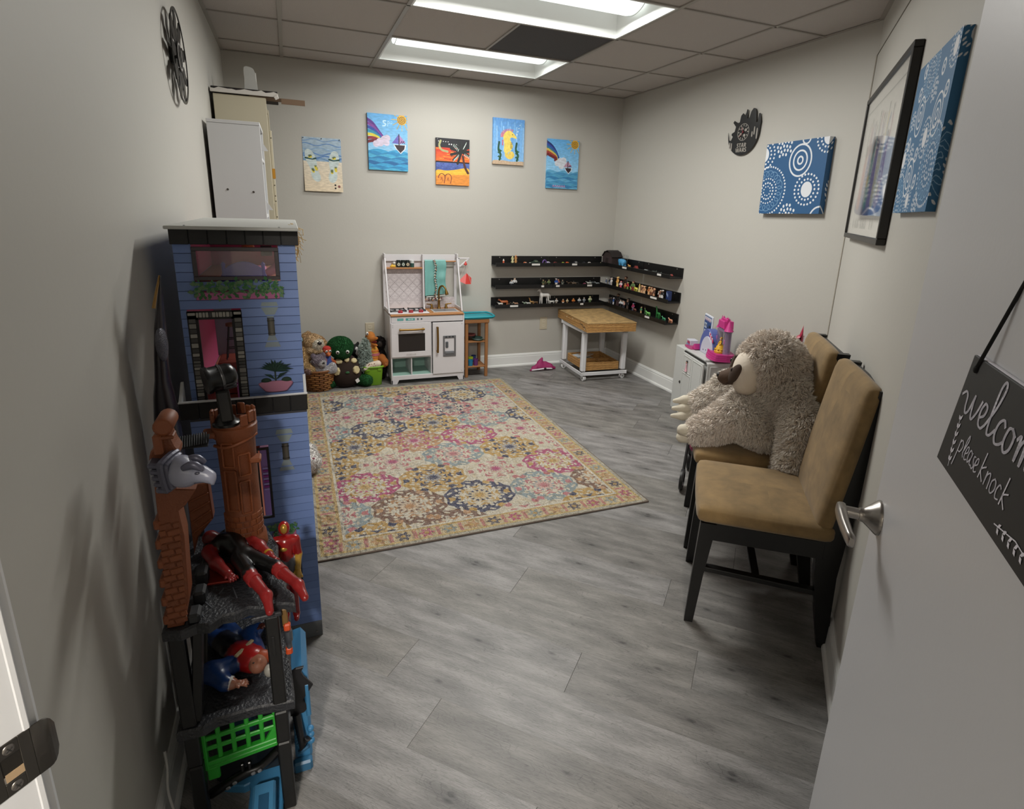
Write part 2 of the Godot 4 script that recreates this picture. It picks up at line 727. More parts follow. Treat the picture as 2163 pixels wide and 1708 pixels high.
# ---------- lamps ----------
const GX := [-0.5876, 0.022, 0.6316, 1.2412, 1.8508, 2.4604, 3.07]
const GZ := [-5.108, -4.498, -3.889, -3.279, -2.670, -2.060, -1.450, -0.841, -0.231]

func make_lamps() -> void:
	for z in [[GZ[1], GZ[2], "back wall", 1.4], [GZ[3], GZ[4], "doorway", 5.3]]:
		troffer((GX[2] + GX[4]) * 0.5, (z[0] + z[1]) * 0.5, "recessed ceiling light with a half-round glowing lens, the one nearer the " + z[2], z[3])
	# the corridor behind the camera has a lamp of its own
	var l := AreaLight3D.new()
	l.name = "corridor_lamp_light"
	l.area_size = Vector2(0.24, 0.24)
	l.light_color = Color(1.0, 0.97, 0.93)
	l.light_energy = 10.0
	l.shadow_enabled = true
	var c := dw(0.5, 1.3)
	l.position = Vector3(c.x, 2.36, c.z)
	l.rotation_degrees = Vector3(-90, 45, 0)
	add_child(l)
	var t := thing("corridor_ceiling_lamp", "square flush ceiling lamp in the corridor outside the doorway", "ceiling light", Vector3(c.x, HC, c.z), PI / 4)
	obj("frame", bxs(Vector3(0, -0.008, 0), Vector3(0.36, 0.016, 0.36), 0.003), hx("d8d8d4"), t)
	var m := hx("ffffff")
	m = m.duplicate()
	m.emission_enabled = true
	m.emission = Color(1, 0.98, 0.95)
	m.emission_energy_multiplier = 1.0
	obj("glowing_panel", bxs(Vector3(0, -0.019, 0), Vector3(0.3, 0.006, 0.3), 0.002), m, t)

func troffer(x: float, z: float, label: String, power: float) -> void:
	var t := thing("light_fixture", label, "ceiling light", Vector3(x, HC, z), 0.0, "")
	var w := 1.19
	var d := 0.585
	var h := 0.11
	var white := hx("e9ecea", 0.45)
	var s := S()   # the folded reflector pan: sloping sides and a flat back
	var out := [Vector3(-w / 2, 0.002, -d / 2), Vector3(w / 2, 0.002, -d / 2), Vector3(w / 2, 0.002, d / 2), Vector3(-w / 2, 0.002, d / 2)]
	var inn := [Vector3(-w / 2 + 0.06, h, -d / 2 + 0.1), Vector3(w / 2 - 0.06, h, -d / 2 + 0.1), Vector3(w / 2 - 0.06, h, d / 2 - 0.1), Vector3(-w / 2 + 0.06, h, d / 2 - 0.1)]
	for i in 4:
		var k := (i + 1) % 4
		quad(s, out[i], out[k], inn[k], inn[i], Vector3(0, 1.0, 0))
	quad(s, inn[0], inn[1], inn[2], inn[3], Vector3(0, 1.0, 0))
	for i in 4:   # outer shell above it
		var k := (i + 1) % 4
		var u := Vector3(0, h + 0.03, 0)
		quad(s, out[i], out[k], out[k] + u, out[i] + u, Vector3.ZERO)
	quad(s, out[0] + Vector3(0, h + .03, 0), out[1] + Vector3(0, h + .03, 0), out[2] + Vector3(0, h + .03, 0), out[3] + Vector3(0, h + .03, 0), Vector3.ZERO)
	obj("reflector_pan", s, white, t)
	var fr := S()
	for e in [[Vector3(0, 0, d / 2), Vector3(w + 0.01, 0.006, 0.012)], [Vector3(0, 0, -d / 2), Vector3(w + 0.01, 0.006, 0.012)], [Vector3(w / 2, 0, 0), Vector3(0.012, 0.006, d)], [Vector3(-w / 2, 0, 0), Vector3(0.012, 0.006, d)]]:
		bx(fr, e[0], e[1], 0.001)
	obj("frame", fr, white, t)
	# half-round lens running the length, its ends closed
	var R := []
	for x2 in [-w / 2 + 0.065, -w / 2 + 0.085, w / 2 - 0.085, w / 2 - 0.065]:
		var p := PackedVector3Array()
		var k := 0.93 if absf(x2) > w / 2 - 0.07 else 1.0
		for j in 19:
			var a := PI + PI * j / 18.0
			p.append(Vector3(x2, h + 0.005 + sin(a) * 0.078 * k, cos(a) * 0.128 * k))
		R.append(p)
	var m := StandardMaterial3D.new()
	m.albedo_color = Color(0.95, 0.96, 0.95)
	m.roughness = 0.4
	m.emission_enabled = true
	m.emission = Color(0.97, 1.0, 0.985)
	m.emission_energy_multiplier = 1.25
	var ls := rings(S(), R, true)
	obj("glowing_lens", ls, m, t)
	for sx in [-1, 1]:
		var cap := S()
		var p := []
		for j in 19:
			var a := PI + PI * j / 18.0
			p.append(Vector3(sx * (w / 2 - 0.066), h + 0.005 + sin(a) * 0.0785, cos(a) * 0.1285))
		tube(cap, p, 0.0022, 6)
		obj("lens_end_rim", cap, hx("b9bcba"), t)
	for k in [[0.0, Vector3(-90, 0, 0), Vector2(1.05, 0.24)]]:
		var l := AreaLight3D.new()
		l.name = "lens_light"
		l.area_size = k[2]
		l.light_color = Color(1.0, 0.995, 0.975)
		l.light_energy = power
		l.area_range = 12.0
		l.shadow_enabled = true
		l.rotation_degrees = k[1]
		l.position = Vector3(0, 0.034, 0)
		t.add_child(l)

# ---------- the room's shell ----------
func dw(u: float, s: float, y := 0.0) -> Vector3:   # along the doorway wall, out from it
	return Vector3(u - s, 0, u + s) * Q + Vector3(0, y, 0)

func wallbox(nm: String, a: Vector3, b: Vector3, thick: float, y0: float, y1: float, m: Material) -> void:   # inner face from a to b, the thickness on its left seen from above with z down
	var d := (b - a).normalized()
	var n := Vector3(d.z, 0, -d.x)
	var mid := (a + b) * 0.5 + n * thick * 0.5
	struct(nm, bxs(Vector3(mid.x, (y0 + y1) * 0.5, mid.z), Vector3(a.distance_to(b), y1 - y0, thick), 0.0, Basis(d, Vector3.UP, d.cross(Vector3.UP))), m)

func baseboard(nm: String, a: Vector3, b: Vector3) -> void:
	var d := (b - a).normalized()
	var n := d.cross(Vector3.UP)   # points into the room
	var prof := [Vector2(0, 0), Vector2(0.022, 0), Vector2(0.022, 0.010), Vector2(0.019, 0.017), Vector2(0.013, 0.021), Vector2(0.012, 0.088), Vector2(0.010, 0.095), Vector2(0.011, 0.102), Vector2(0.007, 0.112), Vector2(0.004, 0.118), Vector2(0, 0.118)]
	var s := S()
	for i in prof.size():
		var p: Vector2 = prof[i]
		var q: Vector2 = prof[(i + 1) % prof.size()]
		var P := [a + n * p.x + Vector3(0, p.y, 0), a + n * q.x + Vector3(0, q.y, 0), b + n * q.x + Vector3(0, q.y, 0), b + n * p.x + Vector3(0, p.y, 0)]
		quad(s, P[0], P[1], P[2], P[3], (a + b) * 0.5 + n * 0.006 + Vector3(0, 0.05, 0))
	struct(nm, s, hx("d9dad8", 0.35))

func make_room() -> void:
	var wm := mt(Color(0.71, 0.70, 0.672), 0.55, 0.0, "wall")
	relief(wm, noise_tex(0.05, 256, true, 1.2, 2), 3.0, 0.10)
	var c3 := Vector3(XR, 0, KD - XR)
	var fl := dw(-0.75, -0.237)        # corner of the left and the doorway wall
	var fr := dw(KD * Q, -0.237)       # corner of the doorway and the diagonal wall
	fl.x = XL; fl.z = XL - 0.335
	wallbox("wall_left", Vector3(XL, 0, fl.z + 0.14), Vector3(XL, 0, ZB), 0.12, -0.1, HC + 0.25, wm)
	wallbox("wall_back", Vector3(XL - 0.12, 0, ZB), Vector3(XR + 0.12, 0, ZB), 0.12, -0.1, HC + 0.25, wm)
	wallbox("wall_right", Vector3(XR, 0, ZB), c3, 0.12, -0.1, HC + 0.25, wm)
	wallbox("wall_diagonal", c3 + Vector3(Q, 0, -Q) * 0.05, fr + Vector3(-Q, 0, Q) * 0.12, 0.12, -0.1, HC + 0.25, wm)
	# doorway wall: two stubs and a header; its room face is s = -0.237
	var u0 := -0.602
	var u1 := 0.249
	wallbox("wall_front", dw(u0 - 0.02, -0.225), dw(-0.80, -0.225), 0.12, -0.1, HC + 0.25, wm)
	wallbox("wall_front", dw(0.36, -0.225), dw(u1 + 0.03, -0.225), 0.12, -0.1, HC + 0.25, wm)
	wallbox("wall_front", dw(0.36, -0.225), dw(-0.80, -0.225), 0.12, 2.06, HC + 0.25, wm)
	# the corridor that the camera stands in
	wallbox("wall_corridor", dw(-2.0, -0.117), dw(-2.0, 1.6), 0.1, -0.1, HC + 0.25, wm)
	wallbox("wall_corridor", dw(-2.0, 1.6), dw(2.0, 1.6), 0.1, -0.1, HC + 0.25, wm)
	wallbox("wall_corridor", dw(2.0, 1.6), dw(2.0, -0.117), 0.1, -0.1, HC + 0.25, wm)
	wallbox("wall_corridor", dw(-2.1, -0.117), dw(-0.8, -0.117), -0.1, -0.1, HC + 0.25, wm)
	wallbox("wall_corridor", dw(0.36, -0.117), dw(2.1, -0.117), -0.1, -0.1, HC + 0.25, wm)
	struct("ceiling_corridor", bxs(dw(0, 0.75, HC + 0.06), Vector3(4.2, 0.12, 2.0), 0.0, Basis(Vector3.UP, -PI / 4)), hx("cfccc4"))
	struct("floor_corridor", bxs(dw(0, 0.80, -0.06), Vector3(4.2, 0.10, 1.84), 0.0, Basis(Vector3.UP, -PI / 4)), hx("8d8a86"))
	# skirting
	baseboard("baseboard_left", fl, Vector3(XL, 0, ZB))
	baseboard("baseboard_back", Vector3(XL, 0, ZB), Vector3(XR, 0, ZB))
	baseboard("baseboard_right", Vector3(XR, 0, ZB), c3)
	baseboard("baseboard_diagonal", c3, fr)
	# a painted joint along the top of the diagonal wall, and down its corner
	var js := S()
	var n := Vector3(-Q, 0, -Q)
	bar(js, c3 + Vector3(0, 2.235, 0) + n * 0.001, fr + Vector3(0, 2.235, 0) + n * 0.001, 0.004, 0.004, 0.0)
	struct("trim_1", js, hx("6f6a60"))
	var cs := S()
	bar(cs, c3 + Vector3(-0.001, 0.12, -0.004), c3 + Vector3(-0.001, 2.235, -0.004), 0.005, 0.004, 0.0)
	struct("trim_2", cs, hx("a09a8e"))
	# ceiling: a slab, hanging bars and the tiles between them
	var tm := mt(Color(0.70, 0.675, 0.655), 0.9, 0.0, "tile")
	relief(tm, noise_tex(0.12, 256, true, 3.0, 3), 4.0, 0.35)
	var dark := mt(Color(0.30, 0.295, 0.30), 0.9, 0.0, "dark tile")
	relief(dark, noise_tex(0.12, 256, true, 3.0, 3), 4.0, 0.35)
	var room := PackedVector2Array([Vector2(XL, ZB), Vector2(XR, ZB), Vector2(XR, c3.z), Vector2(fr.x, fr.z), Vector2(fl.x, fl.z)])
	var big := PackedVector2Array()
	for p in Geometry2D.offset_polygon(room, 0.08, Geometry2D.JOIN_MITER)[0]: big.append(Vector2(p.x, -p.y))
	var up := Transform3D(Basis(Vector3.RIGHT, -PI / 2), Vector3(0, 0, 0))   # x, y of the polygon to x, -z
	var ce := struct("ceiling", prism(S(), big, HC + 0.20, HC + 0.28, up), tm)
	for i in 6:
		for j in 9:
			var x0: float = GX[i]
			var z0: float = GZ[j]
			var z1: float = GZ[j + 1] if j < 8 else 0.4
			if (i == 2 or i == 3) and (j == 1 or j == 3): continue
			var g := 0.006
			var r := PackedVector2Array([Vector2(x0 + g, z0 + g), Vector2(GX[i + 1] - g, z0 + g), Vector2(GX[i + 1] - g, z1 - g), Vector2(x0 + g, z1 - g)])
			for p in Geometry2D.intersect_polygons(r, room):
				var q := PackedVector2Array()
				for v in p: q.append(Vector2(v.x, -v.y))
				struct("ceiling_tile", prism(S(), q, HC + 0.004, HC + 0.018, up), dark if i == 3 and j == 2 else tm, ce)
	var bm := hx("9b968f", 0.5)
	for i in range(1, 6):
		hang(ce, Vector3(GX[i], HC, ZB), Vector3(GX[i], HC, 0.5), bm, 0.022 if i in [1, 2, 4] else 0.015, room)
	for j in range(1, 9):
		hang(ce, Vector3(XL, HC, GZ[j]), Vector3(XR, HC, GZ[j]), bm, 0.013, room)
	var wa := S()   # wall angle
	var P := [Vector3(XL, HC, ZB), Vector3(XR, HC, ZB), Vector3(XR, HC, c3.z), Vector3(fr.x, HC, fr.z), Vector3(fl.x, HC, fl.z)]
	for i in 5:
		var a: Vector3 = P[i]
		var b: Vector3 = P[(i + 1) % 5]
		bar(wa, a, b, 0.04, 0.003, 0.0)
	struct("wall_angle", wa, bm, ce)

func hang(ce: Node, a: Vector3, b: Vector3, m: Material, w: float, room: PackedVector2Array) -> void:
	for seg in Geometry2D.intersect_polyline_with_polygon(PackedVector2Array([Vector2(a.x, a.z), Vector2(b.x, b.z)]), room):
		# leave the light fixtures' openings free
		var p := Vector3(seg[0].x, HC + 0.003, seg[0].y)
		var q := Vector3(seg[1].x, HC + 0.003, seg[1].y)
		if absf(a.x - b.x) < 0.001 and absf(a.x - GX[3]) < 0.01:
			var zs := [minf(p.z, q.z), GZ[1], GZ[2], GZ[3], GZ[4], maxf(p.z, q.z)]
			for k in [0, 2, 4]:
				struct("grid_bar", bar(S(), Vector3(p.x, p.y, zs[k]), Vector3(p.x, p.y, zs[k + 1]), w, 0.012, 0.001), m, ce)
		else:
			struct("grid_bar", bar(S(), p, q, w, 0.012, 0.001), m, ce)

# ---------- the floor: grey oak planks laid at 45 degrees, each its own piece ----------
func plank_pic(sd: int) -> Image:
	var w := 1200
	var h := 176
	var im := Image.create(w, h, false, Image.FORMAT_RGB8)
	var f := FastNoiseLite.new()
	f.seed = sd
	f.frequency = 1.0
	f.fractal_octaves = 2
	var r := RandomNumberGenerator.new()
	r.seed = sd * 7 + 3
	var knots := []
	for k in 3: knots.append(Vector2(r.randf_range(80, w - 80), r.randf_range(30, h - 30)))
	var mid := r.randf_range(0.3, 0.7) * h
	var dir := 1.0 if sd % 2 else -1.0
	for y in h:
		for x in w:
			var yy := y - mid + f.get_noise_2d(x * 0.004, y * 0.012) * 30.0
			var ph := x * 0.017 * dir + yy * yy * 0.0016 + f.get_noise_2d(x * 0.01 + 90.0, y * 0.03) * 1.1
			var dk := 0.0
			for k in knots:
				var d := Vector2((x - k.x) * 0.45, y - k.y).length()
				if d < 46.0:
					ph += (46.0 - d) * 0.085
					dk += maxf(0.0, 1.0 - d / 8.0) * 0.20 + maxf(0.0, 1.0 - d / 44.0) * 0.10
			var fr := fposmod(ph, 1.0)
			var line := maxf(0.0, 1.0 - absf(fr - 0.12) / (0.10 if fr > 0.12 else 0.04))
			line *= clampf(0.45 + 1.6 * f.get_noise_2d(x * 0.006 + 300.0, y * 0.02), 0.0, 1.0)
			var v := 0.60 + f.get_noise_2d(x * 0.004 + 900.0, y * 0.016) * 0.10 + f.get_noise_2d(x * 0.007 + 500.0, y * 0.55) * 0.07 + f.get_noise_2d(x * 0.03 + 40.0, y * 1.7) * 0.055 - line * 0.13 - dk
			if f.get_noise_2d(x * 0.02 + 700.0, y * 1.1 + 77.0) > 0.42: v -= 0.09
			im.set_pixel(x, y, Color(v * 1.0, v * 0.985, v * 0.965))
	return im

func make_floor() -> void:
	var fl := struct("floor", bxs(Vector3(1.2, -0.06, -2.2), Vector3(3.5, 0.1, 5.6), 0.0), hx("5a5856"))
	var tints := [Color(1, 1, 1), Color(0.94, 0.935, 0.93), Color(1.04, 1.04, 1.05), Color(0.975, 0.97, 0.96)]
	var pm := []
	for i in 4:
		var t := tex(plank_pic(40 + i))
		for c in tints:
			var m := StandardMaterial3D.new()
			m.albedo_texture = t
			m.albedo_color = Color(c.r * 0.79, c.g * 0.79, c.b * 0.79)
			m.roughness = 0.46
			pm.append(m)
	var room := PackedVector2Array([Vector2(XL, ZB), Vector2(XR, ZB), Vector2(XR, KD - XR), dw2(KD * Q, -0.237), dw2(0.249, -0.237), dw2(0.249, -0.117), dw2(-0.602, -0.117), dw2(-0.602, -0.237), Vector2(XL, XL - 0.335)])
	var W := 0.1772
	var L := 1.219
	var fix := {0: -0.926, 1: -0.731, -2: -1.271 + L, -1: -0.406, -3: -0.75, 2: -0.35, -4: -0.2, 3: -1.0, -5: -0.9}
	var r := RandomNumberGenerator.new()
	r.seed = 5
	for row in range(-26, 9):
		var s0 := -1.362 + row * W          # across: (z - x) / sqrt 2
		var off: float = fix.get(row, r.randf() * L)
		for k in range(-6, 6):
			var t0 := off + k * L           # along: (x + z) / sqrt 2
			var P := PackedVector2Array()
			for e in [[t0, s0], [t0 + L, s0], [t0 + L, s0 + W], [t0, s0 + W]]:
				P.append(Vector2(e[0] - e[1], e[0] + e[1]) * Q)
			var cut := Geometry2D.intersect_polygons(P, room)
			var pick := r.randi() % 16
			var flip := r.randf() < 0.5
			for p in cut:
				if p.size() < 3 or area(p) < 0.0008: continue
				struct("floor_plank", plank(p, t0, s0, L, W, flip), pm[pick], fl)

func dw2(u: float, s: float) -> Vector2:
	var v := dw(u, s)
	return Vector2(v.x, v.z)

func area(p: PackedVector2Array) -> float:
	var a := 0.0
	for i in p.size(): a += p[i].cross(p[(i + 1) % p.size()])
	return absf(a) * 0.5

func plank(p: PackedVector2Array, t0: float, s0: float, L: float, W: float, flip: bool) -> SurfaceTool:
	var s := S()
	var c := Vector2.ZERO
	for v in p: c += v
	c /= p.size()
	var inner := PackedVector2Array()
	for v in p: inner.append(v + (c - v).normalized() * 0.0007)
	var uvf := func(v: Vector2) -> Vector2:
		var q := Vector2(((v.x + v.y) * Q - t0) / L, ((v.y - v.x) * Q - s0) / W)
		return Vector2(1, 1) - q if flip else q
	var o := Vector3(c.x, -0.02, c.y)
	var ix := Geometry2D.triangulate_polygon(inner)
	for i in range(0, ix.size(), 3):
		var q := [inner[ix[i]], inner[ix[i + 1]], inner[ix[i + 2]]]
		if (q[1] - q[0]).cross(q[2] - q[0]) < 0.0: q = [q[0], q[2], q[1]]
		for v in q:
			s.set_uv(uvf.call(v))
			s.add_vertex(Vector3(v.x, 0, v.y))
	for i in p.size():
		var k := (i + 1) % p.size()
		s.set_uv(uvf.call(p[i]))
		var a := Vector3(inner[i].x, 0, inner[i].y)
		var b := Vector3(inner[k].x, 0, inner[k].y)
		var d := Vector3(p[i].x, -0.0025, p[i].y)
		var e := Vector3(p[k].x, -0.0025, p[k].y)
		quad(s, a, b, e, d, o)
		quad(s, d, e, Vector3(e.x, -0.01, e.z), Vector3(d.x, -0.01, d.z), o)
	return s

# ---------- the rug ----------
func rug_pic() -> Image:
	var w := 1000
	var h := 1410
	var im := Image.create(w, h, false, Image.FORMAT_RGB8)
	var cream := Color("cdc6b4")
	var pal := {"n": Color("23294a"), "b": Color("7d9097"), "m": Color("a23567"), "g": Color("b48d48"), "o": Color("b08158"), "r": Color("b0616a"), "k": Color("6a4a3e"), "c": Color("c6bda8")}
	var second := {"n": "g", "b": "r", "m": "g", "g": "n", "o": "m", "r": "n", "k": "o", "c": "r"}
	var rows := ["cgcbcg", "nbrnbc", "crrcbc", "bngbnc", "gomccb", "gcbgck", "mgcmgc", "bknbkc", "gkcgoc", "bmgcmc"]
	var f := FastNoiseLite.new()
	f.seed = 3
	f.frequency = 1.0
	f.fractal_octaves = 2
	var SX := 0.355
	var SZ := 0.265
	for j in h:
		var z := 2.265 * (j + 0.5) / h
		for i in w:
			var x := 1.595 * (i + 0.5) / w
			var n1 := f.get_noise_2d(x * 210.0, z * 210.0)
			var n2 := f.get_noise_2d(x * 26.0 + 50.0, z * 26.0)
			var edge := minf(minf(x, 1.595 - x), minf(z, 2.265 - z))
			var c: Color
			if edge < 0.13:
				var along := z if minf(x, 1.595 - x) < minf(z, 2.265 - z) else x
				var q := fposmod(along, 0.105) / 0.105
				if edge < 0.022: c = Color("b6ad95").lerp(Color("8c8a80"), 0.5 + n1)
				elif edge < 0.036 or edge > 0.118: c = Color("bda263") if edge < 0.118 else cream
				elif edge > 0.104: c = Color("b8975a")
				else:
					c = Color("c2b390")
					var d := Vector2((q - 0.5) * 0.105, edge - 0.07)
					var a := d.angle()
					var rr := d.length() / 0.032
					if rr < 0.9 + 0.25 * cos(a * 6.0): c = [pal.m, pal.b, pal.o, pal.n][int(along / 0.105) % 4]
					if rr < 0.35: c = pal.g
					elif rr > 1.25 and absf(q - 0.5) > 0.42: c = pal.r
					if f.get_noise_2d(x * 120.0, z * 120.0 + 30.0) > 0.22: c = Color("b8975a")
			else:
				# nearest medallion of two interleaved lattices
				var best := 9.0
				var key := "c"
				var d := Vector2.ZERO
				var rz := (z - 0.085) / SZ
				for rr in [floori(rz), floori(rz) + 1]:
					var x0 := 0.265 if posmod(rr, 2) == 0 else 0.09
					var col := roundi((x - x0) / SX)
					var v := Vector2(x - x0 - col * SX, z - 0.085 - rr * SZ)
					var m := maxf(absf(v.x) / 0.178 * 0.86 + absf(v.y) / 0.178 * 0.36, absf(v.y) / 0.178)
					m = maxf(m, v.length() / 0.186)
					if m < best:
						best = m
						d = v
						var row: String = rows[clampi(rr, 0, 9)]
						key = row[clampi(col + (0 if posmod(rr, 2) == 0 else 0), 0, 5)]
				var a := d.angle()
				var r := best + 0.035 * cos(a * 12.0)
				var base: Color = pal[key]
				var alt: Color = pal[second[key]]
				if r > 0.95: c = cream
				elif r > 0.64:
					c = base
					if sin(a * 12.0) * sin((r - 0.64) * 24.0) > 0.45: c = cream
					if cos(a * 6.0) > 0.72 and r > 0.72 and r < 0.88: c = alt
				elif r > 0.56: c = cream if cos(a * 24.0) > -0.3 else base
				elif r > 0.34: c = alt if cos(a * 8.0) + sin(r * 40.0) > 0.35 else (cream if key != "g" and key != "o" else base)
				elif r > 0.26: c = base if cos(a * 12.0) > 0.0 else cream
				elif r > 0.14: c = cream.lerp(alt, 0.3)
				else: c = alt if key != "c" else pal.m
				if n2 > 0.25 and n1 > 0.15: c = pal.g.lerp(c, 0.5)
			# worn pile: flecks of the ground colour and of darker yarn
			if n1 > 0.20 + 0.22 * n2: c = c.lerp(cream, 0.6)
			elif n1 < -0.24: c = c.lerp(Color("453f40"), 0.5)
			var v2 := 0.90 + 0.16 * f.get_noise_2d(x * 420.0, z * 150.0 + 9.0)
			im.set_pixel(i, j, Color(c.r * v2, c.g * v2, c.b * v2))
	return im

func make_rug() -> void:
	var t := thing("area_rug", "large worn floral medallion rug in cream, gold, navy and pink on the grey floor", "rug", Vector3(0.7975, 0, -3.3125))
	var m := StandardMaterial3D.new()
	m.albedo_texture = tex(rug_pic())
	m.roughness = 1.0
	m.rim_enabled = true
	m.rim = 0.2
	m.normal_enabled = true
	m.normal_texture = noise_tex(0.2, 256, true, 5.0, 2)
	m.normal_scale = 0.8
	m.detail_enabled = false
	var w := 1.595
	var d := 2.265
	var s := S()
	s.set_smooth_group(0)
	var nx := 24
	var nz := 34
	var hf := func(i: int, j: int) -> Vector3:
		var x := -w / 2 + w * i / nx
		var z := -d / 2 + d * j / nz
		return Vector3(x, 0.0075 + 0.0012 * sin(x * 5.0 + z * 3.0) * sin(z * 4.0), z)
	for i in nx:
		for j in nz:
			for e in [[0, 0], [1, 0], [1, 1], [0, 0], [1, 1], [0, 1]]:
				s.set_uv(Vector2(float(i + e[0]) / nx, float(j + e[1]) / nz))
				s.add_vertex(hf.call(i + e[0], j + e[1]))
	obj("pile", s, m, t)
	var b := S()
	for e in [[Vector3(-w / 2, 0, -d / 2), Vector3(w / 2, 0, -d / 2)], [Vector3(w / 2, 0, -d / 2), Vector3(w / 2, 0, d / 2)], [Vector3(w / 2, 0, d / 2), Vector3(-w / 2, 0, d / 2)], [Vector3(-w / 2, 0, d / 2), Vector3(-w / 2, 0, -d / 2)]]:
		bar(b, e[0] + Vector3(0, 0.004, 0), e[1] + Vector3(0, 0.004, 0), 0.008, 0.007, 0.002)
	obj("bound_edge", b, hx("5d5148", 0.9), t, "dark bound edge")

# ---------- the open door, its frame and the sign that hangs on it ----------
func make_door() -> void:
	var white := mt(Color(0.80, 0.80, 0.81), 0.38, 0.0, "door paint")
	relief(white, noise_tex(0.08, 256, true, 1.0, 2), 4.0, 0.08)
	var steel := mt(Color(0.62, 0.60, 0.58), 0.32, 1.0, "satin nickel")
	var d := Node3D.new()
	d.name = "door_1"
	add_child(d)
	d.position = Vector3(1.019, 0, -0.667)
	d.rotation.y = deg_to_rad(-135)
	tag(d, "plain grey-white door standing open along the diagonal wall", "", "", "structure")
	obj("door_panel", bxs(Vector3(0.45, 1.02, -0.022), Vector3(0.90, 2.03, 0.044), 0.002), white, d)
	var h := Node3D.new()
	h.name = "door_handle"
	h.position = Vector3(0.054, 0.882, 0)
	d.add_child(h)
	var to_z := Transform3D(Basis(Vector3.RIGHT, PI / 2), Vector3.ZERO)   # the lathe's height along the door's normal
	obj("rose", lathe(S(), [Vector2(0, 0), Vector2(0.033, 0), Vector2(0.033, 0.003), Vector2(0.031, 0.006), Vector2(0.022, 0.016), Vector2(0.014, 0.026), Vector2(0.0125, 0.031), Vector2(0.0125, 0.034), Vector2(0, 0.034)], 40, to_z), steel, h)
	var nk := S()
	cyl(nk, Vector3(0, 0, 0.034), Vector3(0, 0, 0.064), 0.0108, 0.0108, 20)
	obj("spindle", nk, steel, h)
	var lv := S()
	var R := []
	for k in [[-0.012, 0.010, 0.008, 0.0], [-0.009, 0.0135, 0.0085, 0.0], [0.02, 0.0135, 0.0085, 0.0], [0.06, 0.0125, 0.0075, -0.001], [0.10, 0.0115, 0.0065, -0.004], [0.116, 0.011, 0.006, -0.006], [0.119, 0.007, 0.004, -0.006]]:
		var p := PackedVector3Array()
		for j in 16:
			var a := -TAU * j / 16
			var c := Vector2(cos(a), sin(a))
			c = c / pow(pow(absf(c.x), 4.0) + pow(absf(c.y), 4.0), 0.25)
			p.append(Vector3(k[0], c.x * k[1], 0.064 + k[3] + c.y * k[2]))
		R.append(p)
	rings(lv, R)
	obj("lever", lv, steel, h)
	obj("latch_plate", bxs(Vector3(-0.0005, 0.882, -0.022), Vector3(0.002, 0.057, 0.025), 0.0005), steel, d)
	# frame: the jamb on the strike side, its stop, the head and the far jamb
	var paint := hx("d6d7d9", 0.32)
	var E := func(u: float, s: float, y: float) -> Vector3: return dw(u, s, y)
	var rotb := Basis(Vector3.UP, -PI / 4)
	var fr := Node3D.new()
	fr.name = "trim_3"
	add_child(fr)
	tag(fr, "white door frame with a steel strike plate", "", "", "structure")
	for e in [[-0.602 - 0.012, "jamb"], [0.249 + 0.03, "jamb"]]:
		var s := S()
		bx(s, E.call(e[0], -0.163, 1.04), Vector3(0.024, 2.08, 0.12), 0.0015, rotb)
		obj(e[1], s, paint, fr)
	# a small bead on the room edge, and the casing round both faces
	for e in [[-0.6028, -0.2205, 0.004, 0.006]]:
		obj("edge_bead", bxs(E.call(e[0], e[1], 1.04), Vector3(e[2], 2.08, e[3]), 0.001, rotb), paint, fr)
	for s2 in [-0.229, -0.097]:
		obj("casing", bxs(E.call(-0.602 - 0.04, s2, 1.05), Vector3(0.066, 2.1, 0.012), 0.003, rotb), paint, fr)
		obj("casing", bxs(E.call(-0.176, s2, 2.09), Vector3(1.0, 0.066, 0.012), 0.003, rotb), paint, fr)
	obj("head_jamb", bxs(E.call(-0.176, -0.163, 2.05), Vector3(0.88, 0.024, 0.12), 0.0015, rotb), paint, fr)
	# strike plate: a flat plate with a latch hole, and a lip that curves round the room edge
	var P := Transform3D(Basis(Vector3(Q, 0, -Q), Vector3.UP, Vector3(Q, 0, Q)), E.call(-0.602, -0.206, 0.884))   # x to the room, z out of the jamb
	var nick := mt(Color(0.40, 0.385, 0.365), 0.42, 1.0, "dull nickel")
	var sp := Node3D.new()
	sp.name = "strike_plate"
	fr.add_child(sp)
	var ps := S()
	var plate := func(x0: float, x1: float, y0: float, y1: float) -> void:
		bx(ps, P * Vector3((x0 + x1) * 0.5, (y0 + y1) * 0.5, 0.0008), Vector3(x1 - x0, y1 - y0, 0.0016), 0.0004, P.basis)
	plate.call(-0.019, -0.010, -0.029, 0.029)
	plate.call(-0.010, 0.006, 0.014, 0.029)
	plate.call(-0.010, 0.006, -0.029, -0.014)
	plate.call(0.006, 0.016, -0.029, 0.029)
	var lipR := []
	for k in 8:
		var x := 0.016 + 0.003 * k
		var hh := 0.029 * (1.0 if k < 4 else sqrt(1.0 - pow((k - 3) / 4.6, 2.0)))
		var z := 0.0008 - 0.0004 * maxf(0.0, k - 4.0) * (k - 4.0)
		var p := PackedVector3Array()
		for c in [[-1, 0.0008], [1, 0.0008], [1, -0.0008], [-1, -0.0008]]:
			p.append(P * Vector3(x, hh * c[0], z + c[1]))
		lipR.append(p)
	rings(ps, lipR)
	obj("plate", ps, nick, sp)
	var sc := S()
